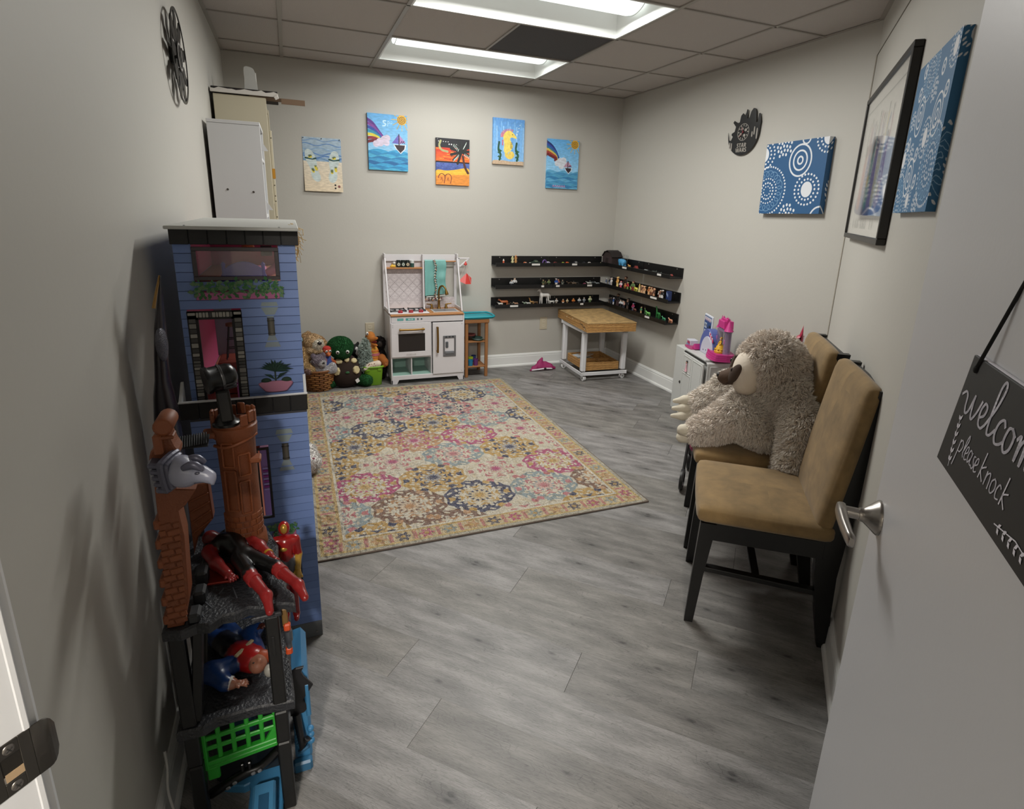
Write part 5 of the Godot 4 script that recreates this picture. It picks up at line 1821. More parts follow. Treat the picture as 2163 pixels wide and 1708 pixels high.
# ---------- the play kitchen, the stand beside it and what they hold ----------
func make_kitchen() -> void:
	var wh := mt(Color(0.80, 0.79, 0.80), 0.4, 0.0, "kitchen white")
	var brass := mt(Color(0.52, 0.40, 0.20), 0.38, 0.85, "brass")
	var oak := mt(Color(0.66, 0.46, 0.28), 0.5, 0.0, "oak")
	var aqua := hx("9fc4b8", 0.5)
	var steel := mt(Color(0.42, 0.42, 0.43), 0.4, 0.3, "grey plastic")
	var t := thing("play_kitchen", "white wooden play kitchen with brass handles, oven, ice-door fridge and patterned backsplash", "play kitchen", Vector3(0.981, 0, -4.657))
	var W := 0.305        # half width
	var F := 0.142        # front
	var B := -0.142
	# base body: sides, bottom, back and the arched plinth
	for x in [-W + 0.006, W - 0.006]:
		obj("side_panel", bxs(Vector3(x, 0.302, 0), Vector3(0.012, 0.532, F - B), 0.002), wh, t)
		for z in [F - 0.02, B + 0.02]: obj("foot", bxs(Vector3(x, 0.018, z), Vector3(0.012, 0.036, 0.04), 0.002), wh, t)
	obj("back_panel", bxs(Vector3(0, 0.30, B + 0.004), Vector3(2 * W - 0.026, 0.53, 0.006), 0.001), hx("e0dedb"), t)
	obj("plinth", prism(S(), pv([-W, 0, -W + 0.045, 0, -W + 0.062, 0.034, W - 0.062, 0.034, W - 0.045, 0, W, 0, W, 0.070, -W, 0.070]), F - 0.012, F, Transform3D(), 0.0015), wh, t)
	obj("bottom_board", bxs(Vector3(0, 0.064, -0.006), Vector3(2 * W - 0.026, 0.012, F - B - 0.02), 0.001), aqua, t)
	obj("control_panel", bxs(Vector3(0, 0.534, F - 0.006), Vector3(2 * W - 0.026, 0.048, 0.012), 0.001), wh, t)
	obj("cubby_top", bxs(Vector3(-0.14, 0.218, -0.004), Vector3(0.325, 0.010, F - B - 0.02), 0.001), wh, t)
	obj("partition", bxs(Vector3(0.028, 0.29, -0.004), Vector3(0.010, 0.44, F - B - 0.02), 0.001), wh, t)
	obj("cubby_divider", bxs(Vector3(-0.137, 0.142, -0.002), Vector3(0.009, 0.142, F - B - 0.016), 0.001), wh, t)
	obj("cubby_back", bxs(Vector3(-0.14, 0.142, B + 0.012), Vector3(0.33, 0.142, 0.004), 0.0), aqua, t)
	for x in [-0.245, -0.105]: obj("cable_hole", cyl(S(), Vector3(x, 0.195, B + 0.014), Vector3(x, 0.195, B + 0.0155), 0.012), hx("26302e"), t)
	# printed display
	for e in [[-0.222, 0.048, "4f9a98"], [-0.143, 0.072, "4f9a98"]]: obj("display_sticker", bxs(Vector3(e[0], 0.535, F + 0.0005), Vector3(e[1], 0.019, 0.001), 0.0), hx(e[2], 0.3), t)
	obj("display_digits", letters("00:30", 0.012, 0.0006), hx("c9e4e0"), t).position = Vector3(-0.140, 0.535, F + 0.0012)
	for i in 6: obj("display_stripe", bxs(Vector3(-0.238 + i * 0.0065, 0.5345, F + 0.0012), Vector3(0.004, 0.008, 0.0005), 0.0), hx("7fb9b6"), t)
	for e in [[-0.082, 0.008], [-0.053, 0.007]]: obj("display_icon", lathe(S(), [Vector2(0, 0), Vector2(e[1], 0), Vector2(e[1], 0.001), Vector2(0, 0.001)], 20, xf(Vector3(e[0], 0.535, F), 90)), hx("2f4a4c"), t)
	obj("icon_cross", bxs(Vector3(-0.082, 0.535, F + 0.0013), Vector3(0.010, 0.002, 0.0006), 0.0), hx("d6dad8"), t)
	# oven door
	var od := Node3D.new()
	od.name = "oven_door"
	t.add_child(od)
	var dx := [-0.298, 0.022, 0.229, 0.508]
	for e in [[(dx[0] + dx[1]) * 0.5, 0.464, 0.320, 0.088], [(dx[0] + dx[1]) * 0.5, 0.250, 0.320, 0.042], [-0.270, 0.345, 0.056, 0.150], [-0.003, 0.345, 0.050, 0.150]]:
		obj("door_board", bxs(Vector3(e[0], e[1], F + 0.004), Vector3(e[2], e[3], 0.012), 0.0012), wh, od)
	obj("dark_window", bxs(Vector3(-0.135, 0.345, F + 0.002), Vector3(0.216, 0.152, 0.005), 0.0), mt(Color(0.13, 0.12, 0.12), 0.22, 0.0, "oven glass"), od)
	handle_bar(od, Vector3(-0.236, 0.457, F + 0.010), Vector3(-0.035, 0.457, F + 0.010), brass)
	obj("maker_plate", letters("KidKraft", 0.014, 0.0005, "Droid Serif", false), hx("9c9692"), od).position = Vector3(-0.142, 0.246, F + 0.0105)
	# fridge door
	var fd := Node3D.new()
	fd.name = "fridge_door"
	t.add_child(fd)
	obj("door_board", bxs(Vector3(0.166, 0.285, F + 0.004), Vector3(0.260, 0.434, 0.012), 0.0015), wh, fd)
	handle_bar(fd, Vector3(0.072, 0.255, F + 0.010), Vector3(0.072, 0.470, F + 0.010), brass)
	var dp := Vector3(0.175, 0.302, F + 0.010)
	for e in [[0, 0.078, 0.108, 0.022], [0, -0.078, 0.108, 0.022], [-0.047, 0, 0.014, 0.14], [0.047, 0, 0.014, 0.14]]: obj("dispenser_rim", bxs(dp + Vector3(e[0], e[1], 0.002), Vector3(e[2], e[3], 0.008), 0.002), steel, fd)
	obj("dispenser_recess", bxs(dp + Vector3(0, 0, -0.002), Vector3(0.09, 0.14, 0.003), 0.0), hx("3c3d40"), fd)
	for x in [-0.028, 0.0, 0.028]: obj("dispenser_button", bxs(dp + Vector3(x, 0.078, 0.0065), Vector3(0.014, 0.012, 0.002), 0.001), hx("22252c"), fd)
	obj("dispenser_spout", bxs(dp + Vector3(-0.022, 0.012, 0.003), Vector3(0.022, 0.05, 0.012), 0.003), hx("4d4f54"), fd)
	obj("drip_tray", bxs(dp + Vector3(0, -0.055, 0.004), Vector3(0.076, 0.024, 0.014), 0.003), hx("6a6c70"), fd)
	for e in [[-0.285, 0.49], [-0.285, 0.475], [0.280, 0.485], [0.280, 0.085]]: obj("screw", cyl(S(), Vector3(e[0], e[1], F + 0.0095), Vector3(e[0], e[1], F + 0.0108), 0.003), hx("8d8985", 0.4, 0.5), t)
	# counter, hob, sink
	obj("counter", bxs(Vector3(0, 0.569, 0.006), Vector3(2 * W - 0.012, 0.015, F - B + 0.008), 0.003), oak, t)
	var hob := Node3D.new()
	hob.name = "hob"
	t.add_child(hob)
	obj("hob_plate", bxs(Vector3(-0.143, 0.581, 0.030), Vector3(0.318, 0.008, 0.215), 0.004), hx("cbc8cb", 0.35), hob)
	var iron := hx("121213", 0.5)
	for gx in [-0.222, -0.066]:
		var gs := S()
		for o in [-0.062, 0.062]:
			bar(gs, Vector3(gx + o, 0.592, -0.045), Vector3(gx + o, 0.592, 0.075), 0.007, 0.007)
			bar(gs, Vector3(gx - 0.065, 0.592, 0.015 + o * 0.95), Vector3(gx + 0.065, 0.592, 0.015 + o * 0.95), 0.007, 0.007)
		for q in 4:
			var d := Vector3(cos(q * PI / 2 + PI / 4), 0, sin(q * PI / 2 + PI / 4))
			bar(gs, Vector3(gx, 0.594, 0.015) + d * 0.018, Vector3(gx, 0.594, 0.015) + d * 0.082, 0.006, 0.007)
			bar(gs, Vector3(gx + signf(d.x) * 0.06, 0.584, 0.015 + signf(d.z) * 0.058), Vector3(gx + signf(d.x) * 0.06, 0.600, 0.015 + signf(d.z) * 0.058), 0.008, 0.008)
		tag(obj("pan_grate", gs, iron, hob), "black pan grate", "", "", "stuff")
		obj("burner", cyl(S(), Vector3(gx, 0.585, 0.015), Vector3(gx, 0.589, 0.015), 0.022), hx("b5b3b0", 0.4), hob)
	for x in [-0.215, -0.131, -0.050]:
		obj("red_knob", lathe(S(), [Vector2(0.019, 0), Vector2(0.0175, 0.016), Vector2(0.015, 0.018), Vector2(0, 0.018)], 20, xf(Vector3(x, 0.585, 0.112), 18)), hx("9a2430", 0.35), hob)
		obj("knob_grip", bxs(Vector3(x, 0.604, 0.118), Vector3(0.006, 0.004, 0.03), 0.001), hx("7c1a26", 0.35), hob)
	var sk := Node3D.new()
	sk.name = "sink"
	t.add_child(sk)
	var so := smooth2([-0.105, -0.06, -0.105, 0.06, -0.095, 0.07, 0.095, 0.07, 0.105, 0.06, 0.105, -0.06, 0.095, -0.07, -0.095, -0.07], 2)
	var ST := Transform3D(Basis(Vector3.RIGHT, -PI / 2), Vector3(0.165, 0.5775, 0.030))
	obj("sink_rim", prism(S(), so, 0.0, 0.004, ST, 0.0015), hx("bdbcbb", 0.35), sk)
	var si := PackedVector2Array()
	for v in so: si.append(v * Vector2(0.90, 0.86))
	obj("sink_basin", prism(S(), si, 0.002, 0.0048, ST), hx("77777a", 0.4), sk)
	obj("drain", cyl(S(), Vector3(0.165, 0.582, 0.030), Vector3(0.165, 0.5832, 0.030), 0.010), hx("55555a", 0.3, 0.6), sk)
	# brass tap
	var tap := Node3D.new()
	tap.name = "tap"
	t.add_child(tap)
	obj("tap_base", lathe(S(), [Vector2(0.017, 0.577), Vector2(0.016, 0.585), Vector2(0.011, 0.592), Vector2(0.010, 0.64), Vector2(0.012, 0.645), Vector2(0.0085, 0.652), Vector2(0.0085, 0.67)], 20, xf(Vector3(0.142, 0, -0.075))), brass, tap)
	obj("gooseneck", tube(S(), spline([Vector3(0.142, 0.66, -0.075), Vector3(0.143, 0.73, -0.075), Vector3(0.152, 0.762, -0.066), Vector3(0.170, 0.772, -0.048), Vector3(0.186, 0.755, -0.030), Vector3(0.192, 0.735, -0.024)], 5), 0.0075, 14), brass, tap)
	obj("spray_head", tube(S(), [Vector3(0.191, 0.738, -0.025), Vector3(0.196, 0.71, -0.019), Vector3(0.198, 0.70, -0.017)], [0.0095, 0.015, 0.013], 16), brass, tap)
	for sx in [-1, 1]:
		var hb := Vector3(0.142 + sx * 0.062, 0.577, -0.075)
		obj("tap_valve", lathe(S(), [Vector2(0.014, 0), Vector2(0.013, 0.012), Vector2(0.009, 0.018), Vector2(0.010, 0.034), Vector2(0.006, 0.040), Vector2(0, 0.041)], 16, Transform3D(Basis(), hb)), brass, tap)
		obj("tap_lever", tube(S(), [hb + Vector3(0, 0.036, 0), hb + Vector3(sx * 0.045, 0.044, 0.01)], [0.006, 0.004], 10), brass, tap)
	# hutch: sloping sides with a slot, uprights, beam, shelf, backsplash
	for x in [-W + 0.006, W - 0.006]:
		var s := S()
		bar(s, Vector3(x, 0.577, 0.085), Vector3(x, 1.005, -0.068), 0.012, 0.020)
		bar(s, Vector3(x, 0.577, B + 0.012), Vector3(x, 1.02, B + 0.012), 0.012, 0.024)
		bx(s, Vector3(x, 1.018, -0.098), Vector3(0.012, 0.036, 0.084), 0.002)
		bx(s, Vector3(x, 0.590, -0.03), Vector3(0.012, 0.026, 0.21), 0.002)
		tag(obj("hutch_side", s, wh, t), "", "", "", "stuff")
	obj("hutch_divider", prism(S(), pv([0.577, -0.045, 0.577, B + 0.01, 1.028, B + 0.01, 1.028, -0.07, 0.62, -0.055]), -0.006, 0.006, Transform3D(Basis(Vector3.UP, Vector3(0, 0, 1), Vector3(1, 0, 0)), Vector3(0.012, 0, 0)), 0.001), wh, t)
	obj("hutch_beam", bxs(Vector3(0, 1.000, B + 0.030), Vector3(2 * W - 0.026, 0.054, 0.012), 0.001), wh, t)
	obj("spice_shelf", bxs(Vector3(-0.142, 0.918, -0.100), Vector3(0.296, 0.012, 0.062), 0.002), oak, t)
	var p := Pic.new(300, 330, "cfc8ca")
	for i in range(-1, 8):
		for j in range(-1, 8):
			var c := Vector2((i + 0.5 * posmod(j, 2)) * 0.25, j * 0.114)
			var sq2 := Vector2(0.125, 0.114)
			for r in [0.96, 0.68, 0.22]:
				var l := PackedVector2Array()
				for q in 5: l.append(c + Vector2(cos(q * PI / 2), sin(q * PI / 2)) * sq2 * r)
				p.line(l, 0.003, "8f8688")
			p.line([c + Vector2(0.03, 0), c + Vector2(0.085, 0)], 0.0025, "8f8688")
			p.line([c - Vector2(0.03, 0), c - Vector2(0.085, 0)], 0.0025, "8f8688")
	var pm := printed(p.im, 0.5)
	var bs := S()
	face_uv(bs, 0.296, 0.335, B + 0.020, xf(Vector3(-0.143, 0.745, 0)))
	bx(bs, Vector3(-0.143, 0.745, B + 0.012), Vector3(0.296, 0.335, 0.012), 0.0)
	obj("backsplash", bs, pm, t)
	bs = S()
	face_uv(bs, 0.270, 0.088, B + 0.020, xf(Vector3(0.155, 0.622, 0)), Rect2(0, 0, 0.9, 0.27))
	bx(bs, Vector3(0.155, 0.622, B + 0.012), Vector3(0.270, 0.088, 0.012), 0.0)
	obj("backsplash", bs, pm, t)
	obj("upper_backsplash", bxs(Vector3(-0.143, 0.948, B + 0.012), Vector3(0.296, 0.05, 0.008), 0.0), hx("cfc8ca"), t)
	obj("rail", cyl(S(), Vector3(0.018, 0.972, -0.09), Vector3(W - 0.012, 0.972, -0.09), 0.006), oak, t)
	# bracket on the right side
	var br := S()
	var bz := -0.06
	var bm := t.position
	bar(br, Vector3(W, 1.000, bz), Vector3(W + 0.098, 1.000, bz), 0.010, 0.012)
	bar(br, Vector3(W + 0.094, 0.998, bz), Vector3(W + 0.006, 0.925, bz), 0.010, 0.012)
	bar(br, Vector3(W + 0.006, 0.915, bz), Vector3(W + 0.006, 1.005, bz), 0.010, 0.012)
	obj("side_bracket", br, wh, t)
	# things on and round the kitchen
	var jars := [[0.795, "1c2420", "b7b5a0", "dark spice jar with a round pale label, left of three on the play kitchen shelf"], [0.832, "1c2622", "a8b0a4", "dark spice jar with a round pale label, middle of three on the play kitchen shelf"], [0.868, "1d2521", "b9a98c", "dark spice jar with a round pale label, right of three on the play kitchen shelf"]]
	for j in jars:
		var a := thing("spice_jar", j[3], "jar", Vector3(j[0], 0.924, -4.752), 0.0, "spice jars on the play kitchen shelf")
		obj("jar_body", lathe(S(), [Vector2(0, 0), Vector2(0.0165, 0), Vector2(0.0165, 0.040), Vector2(0.014, 0.044), Vector2(0, 0.044)], 20), hx(j[1], 0.3), a)
		obj("lid", lathe(S(), [Vector2(0.0165, 0.044), Vector2(0.0165, 0.058), Vector2(0, 0.058)], 20), hx("16201c", 0.4), a)
		obj("label", lathe(S(), [Vector2(0, 0), Vector2(0.012, 0), Vector2(0.012, 0.001), Vector2(0, 0.001)], 20, xf(Vector3(0, 0.024, 0.0165), 90)), hx(j[2]), a)
		obj("label_picture", bxs(Vector3(0, 0.024, 0.0178), Vector3(0.008, 0.007, 0.0005), 0.0), hx("3f4a44"), a)
	var gb := thing("toy_tin", "white and dark green toy tin at the right end of the play kitchen shelf", "tin", Vector3(0.906, 0.924, -4.75))
	obj("tin_body", lathe(S(), [Vector2(0, 0), Vector2(0.016, 0), Vector2(0.016, 0.034), Vector2(0, 0.034)], 20), hx("2a4a44", 0.4), gb)
	obj("tin_lid", lathe(S(), [Vector2(0.0165, 0.034), Vector2(0.0165, 0.056), Vector2(0, 0.056)], 20), hx("c3c8c6", 0.4), gb)
	var sh := thing("toy_shaker", "clear toy shaker with white top behind the yellow toy on the kitchen shelf", "shaker", Vector3(0.762, 0.924, -4.760))
	obj("shaker_body", lathe(S(), [Vector2(0, 0), Vector2(0.013, 0), Vector2(0.012, 0.032), Vector2(0, 0.032)], 16), hx("8f8a72", 0.3), sh)
	obj("shaker_top", lathe(S(), [Vector2(0.0125, 0.032), Vector2(0.010, 0.042), Vector2(0, 0.044)], 16), hx("d0cfca", 0.4), sh)
	var yt := thing("toy_lemon", "small bright yellow toy food piece at the left of the kitchen shelf", "toy food", Vector3(0.745, 0.924, -4.738))
	obj("lemon_body", nets([[Vector3(-0.012, 0.009, 0), Vector3(0.016, 0.010, 0), 0.009, 0.010, Color("d8a92c")], [Vector3(0.0, 0.015, 0), Vector3(-0.004, 0.026, 0), 0.007, 0.004, Color("d8a92c")]], 0.004, 0.006), cloth(0.5, "toy"), yt)
	obj("lemon_tip", ell(S(), Vector3(-0.005, 0.031, 0), Vector3(0.005, 0.004, 0.005)), hx("7a4c24"), yt)
	# towel over the rail, bead string over the towel
	var tw := thing("tea_towel", "pale turquoise satin towel hanging from the play kitchen rail behind the brass tap", "towel", Vector3(0.999, 0.60, -4.742))
	var ts := S()
	ts.set_smooth_group(0)
	var TP := func(i: int, j: int) -> Vector3:
		var u := i / 24.0
		var v := j / 20.0
		return Vector3(0.008 + 0.178 * u + 0.004 * sin(v * 9.0) * u, 0.372 - v * (0.285 - 0.015 * u), 0.006 + 0.007 * sin(u * 15.0 + v * 2.0) * (0.3 + 0.7 * v) + 0.004 * sin(v * 16.0) * u)
	for i in 24:
		for j in 20:
			for e in [[0, 0], [1, 1], [0, 1], [0, 0], [1, 0], [1, 1]]: ts.add_vertex(TP.call(i + e[0], j + e[1]))
	var sat := mt(Color(0.44, 0.66, 0.64), 0.42, 0.0, "satin")
	obj("towel_front", ts, sat, tw)
	obj("towel_fold", tube(S(), [Vector3(0.008, 0.374, -0.008), Vector3(0.186, 0.374, -0.008)], 0.0105, 12), sat, tw)
	obj("white_hem", bxs(Vector3(0.10, 0.082, 0.006), Vector3(0.165, 0.006, 0.010), 0.002, Basis(Vector3.BACK, 0.05)), hx("d5dad6"), tw)
	var bd := thing("bead_garland", "string of small beads in white, black and tan hanging over the turquoise towel", "beads", Vector3(1.092, 0.60, -4.722))
	var bp := spline([Vector3(-0.012, 0.386, 0), Vector3(0.004, 0.33, 0.008), Vector3(-0.004, 0.24, 0.010), Vector3(0.006, 0.16, 0.010), Vector3(-0.004, 0.09, 0.010), Vector3(0.012, 0.056, 0.010)], 12)
	var cols := [hx("c9c6bf"), hx("2a2723"), hx("a9805a"), hx("c9c6bf"), hx("6a2a2c"), hx("3a4a44")]
	for i in range(0, bp.size(), 1):
		obj("bead", ell(S(), bp[i] + Vector3(0.006 * sin(i * 2.0), 0, 0), Vector3(0.0055, 0.0052, 0.0055), Basis(), 8, 6), cols[(i * 5) % 6], bd)
	for i in 15: obj("bead", ell(S(), Vector3(-0.085 + i * 0.0095, 0.062 + 0.008 * sin(i * 1.9), 0.018), Vector3(0.0052, 0.008, 0.0052), Basis(), 8, 6), cols[(i * 7 + 2) % 6], bd)
	obj("string", tube(S(), bp, 0.0012, 5), hx("b9b3a6"), bd)
	# red hanging scale pan
	var rd := thing("hanging_pan", "red faceted toy scale pan hung on white cords from the kitchen's side bracket", "toy", Vector3(1.350, 0.79, -4.715))
	var rm := hx("b8332c", 0.45)
	obj("hook_cap", lathe(S(), [Vector2(0.0, 0.150), Vector2(0.014, 0.155), Vector2(0.014, 0.166), Vector2(0.008, 0.174), Vector2(0.004, 0.186), Vector2(0, 0.187)], 12), rm, rd)
	var V := [Vector3(-0.062, 0.022, 0.01), Vector3(-0.01, -0.002, 0.035), Vector3(0.045, -0.005, 0.02), Vector3(0.052, 0.045, 0.0), Vector3(0.012, 0.085, -0.01), Vector3(-0.02, 0.03, -0.03)]
	var rs := S()
	for f in [[0, 1, 4], [1, 2, 4], [2, 3, 4], [0, 5, 1], [5, 2, 1], [5, 3, 2], [0, 4, 5], [4, 3, 5]]: tri(rs, V[f[0]], V[f[1]], V[f[2]], Vector3(0, 0.03, 0))
	obj("pan", rs, rm, rd)
	for q in [0, 3, 2]: obj("cord", cyl(S(), Vector3(0, 0.155, 0), V[q], 0.0012, 0.0012, 6), hx("c9b9b2"), rd)
	obj("hook_cord", cyl(S(), Vector3(0, 0.185, 0), Vector3(0.0, 0.214, 0), 0.0012, 0.0012, 6), hx("c9b9b2"), rd)
	make_stand(oak)

func handle_bar(par: Node, a: Vector3, b: Vector3, m: Material) -> void:
	var h := Node3D.new()
	h.name = "handle"
	par.add_child(h)
	var o := Vector3(0, 0, 0.024)
	var d := (b - a) * 0.04
	obj("grip", tube(S(), spline([a + o * 0.9, a.lerp(b, 0.5) + o * 1.25, b + o * 0.9], 6), 0.0085, 12), m, h)
	for e in [a + d, b - d]: obj("post", cyl(S(), e, e + o, 0.008, 0.007, 12), m, h)

func make_stand(oak: Material) -> void:
	var pine := mt(Color(0.56, 0.38, 0.22), 0.55, 0.0, "pine")
	var t := thing("wooden_stand", "small pine stand with two slatted shelves beside the play kitchen", "shelf stand", Vector3(1.406, 0, -4.665))
	var X := 0.088
	var Z := 0.105
	for x in [-X, X]:
		for z in [-Z, Z]: obj("leg", bxs(Vector3(x, 0.25, z), Vector3(0.026, 0.50, 0.022), 0.003), pine, t)
	obj("top_board", bxs(Vector3(0, 0.492, 0), Vector3(0.215, 0.034, 0.25), 0.004), pine, t)
	for y in [0.316, 0.096]:
		for i in 4: obj("slat", bxs(Vector3(0, y - 0.006, -0.084 + i * 0.056), Vector3(0.178, 0.012, 0.048), 0.002), pine, t)
		for x in [-X, X]: obj("side_rail", bxs(Vector3(x * 0.97, y - 0.016, 0), Vector3(0.014, 0.016, 0.19), 0.002), pine, t)
	var tq := hx("1f8f9c", 0.4)
	var tr := thing("serving_tray", "turquoise plastic tray with a raised rim lying on the pine stand", "tray", Vector3(1.418, 0.510, -4.655))
	var o := smooth2([-0.135, -0.10, -0.145, 0.0, -0.135, 0.10, -0.05, 0.115, 0.05, 0.115, 0.135, 0.10, 0.15, 0.0, 0.135, -0.10, 0.05, -0.115, -0.05, -0.115], 3)
	var TT := Transform3D(Basis(Vector3.RIGHT, -PI / 2), Vector3.ZERO)
	obj("tray_bottom", prism(S(), o, 0.0, 0.006, TT, 0.001), tq, tr)
	var rim := []
	for v in o: rim.append(Vector3(v.x * 1.03, 0.016, -v.y * 1.03))
	rim.append(rim[0])
	obj("tray_rim", tube(S(), rim, 0.009, 8), tq, tr)
	var Y1 := 0.3165
	var bw := thing("toy_bowls", "dark nested toy bowl with a reddish rim on the upper shelf of the pine stand", "bowl", Vector3(1.375, Y1, -4.63))
	obj("bowl", lathe(S(), [Vector2(0.02, 0), Vector2(0.035, 0.01), Vector2(0.046, 0.040), Vector2(0.043, 0.040), Vector2(0.032, 0.013), Vector2(0, 0.008)], 24), hx("2b2624", 0.4), bw)
	obj("inner_bowl", lathe(S(), [Vector2(0.0, 0.014), Vector2(0.034, 0.022), Vector2(0.044, 0.050), Vector2(0.041, 0.050), Vector2(0, 0.024)], 24), hx("7a3f3c", 0.4), bw)
	for e in [[0.0, "3a4f3c", "flat dark green toy plate lowest in the stack on the pine stand"], [0.008, "87a29a", "pale grey-green toy plate in the middle of the stack on the pine stand"], [0.016, "22403a", "deep teal toy plate topmost of the stack on the pine stand"]]:
		var pl := thing("toy_plate", e[2], "plate", Vector3(1.430 - e[0] * 0.5, Y1 + e[0], -4.60), 0.0, "toy plates on the pine stand")
		obj("plate", lathe(S(), [Vector2(0, 0), Vector2(0.032, 0), Vector2(0.05, 0.007), Vector2(0.049, 0.0085), Vector2(0.030, 0.003), Vector2(0, 0.003)], 28), hx(e[1], 0.4), pl)
	for e in [[1.362, -4.585, "1d6f93", 0.052, "blue toy cup nearest the kitchen on the bottom shelf of the pine stand"], [1.385, -4.66, "9fb52a", 0.058, "lime green toy cup behind the others on the pine stand"], [1.410, -4.590, "5a2a63", 0.055, "purple toy cup in front on the bottom shelf of the pine stand"], [1.425, -4.70, "2a3f7c", 0.060, "dark blue toy cup at the back of the pine stand's bottom shelf"]]:
		var c := thing("toy_cup", e[4], "cup", Vector3(e[0], 0.0965, e[1]), 0.0, "toy cups on the pine stand")
		obj("cup_wall", lathe(S(), [Vector2(0, 0), Vector2(0.019, 0), Vector2(0.022, e[3]), Vector2(0.0205, e[3]), Vector2(0.0175, 0.003), Vector2(0, 0.003)], 20), hx(e[2], 0.4), c)
		obj("cup_band", lathe(S(), [Vector2(0.0222, e[3] - 0.008), Vector2(0.0232, e[3] - 0.006), Vector2(0.0222, e[3] - 0.003)], 20), hx(e[2], 0.4), c)

# ---------- basket, bin and the soft toys ----------
func eyes(t: Node3D, c: Vector3, gap: float, r: float, white := true, fwd := Vector3(0, 0, 1)) -> void:
	for x in [-1, 1]:
		if white: obj("eye_white", ell(S(), c + Vector3(x * gap, 0, 0), Vector3(r, r, r * 0.7), Basis(), 10, 7), hx("d6d6d2", 0.3), t)
		obj("pupil", ell(S(), c + Vector3(x * gap, 0, 0) + fwd * (r * 0.55 if white else 0.0), Vector3.ONE * r * 0.55, Basis(), 10, 7), hx("15110f", 0.25), t)

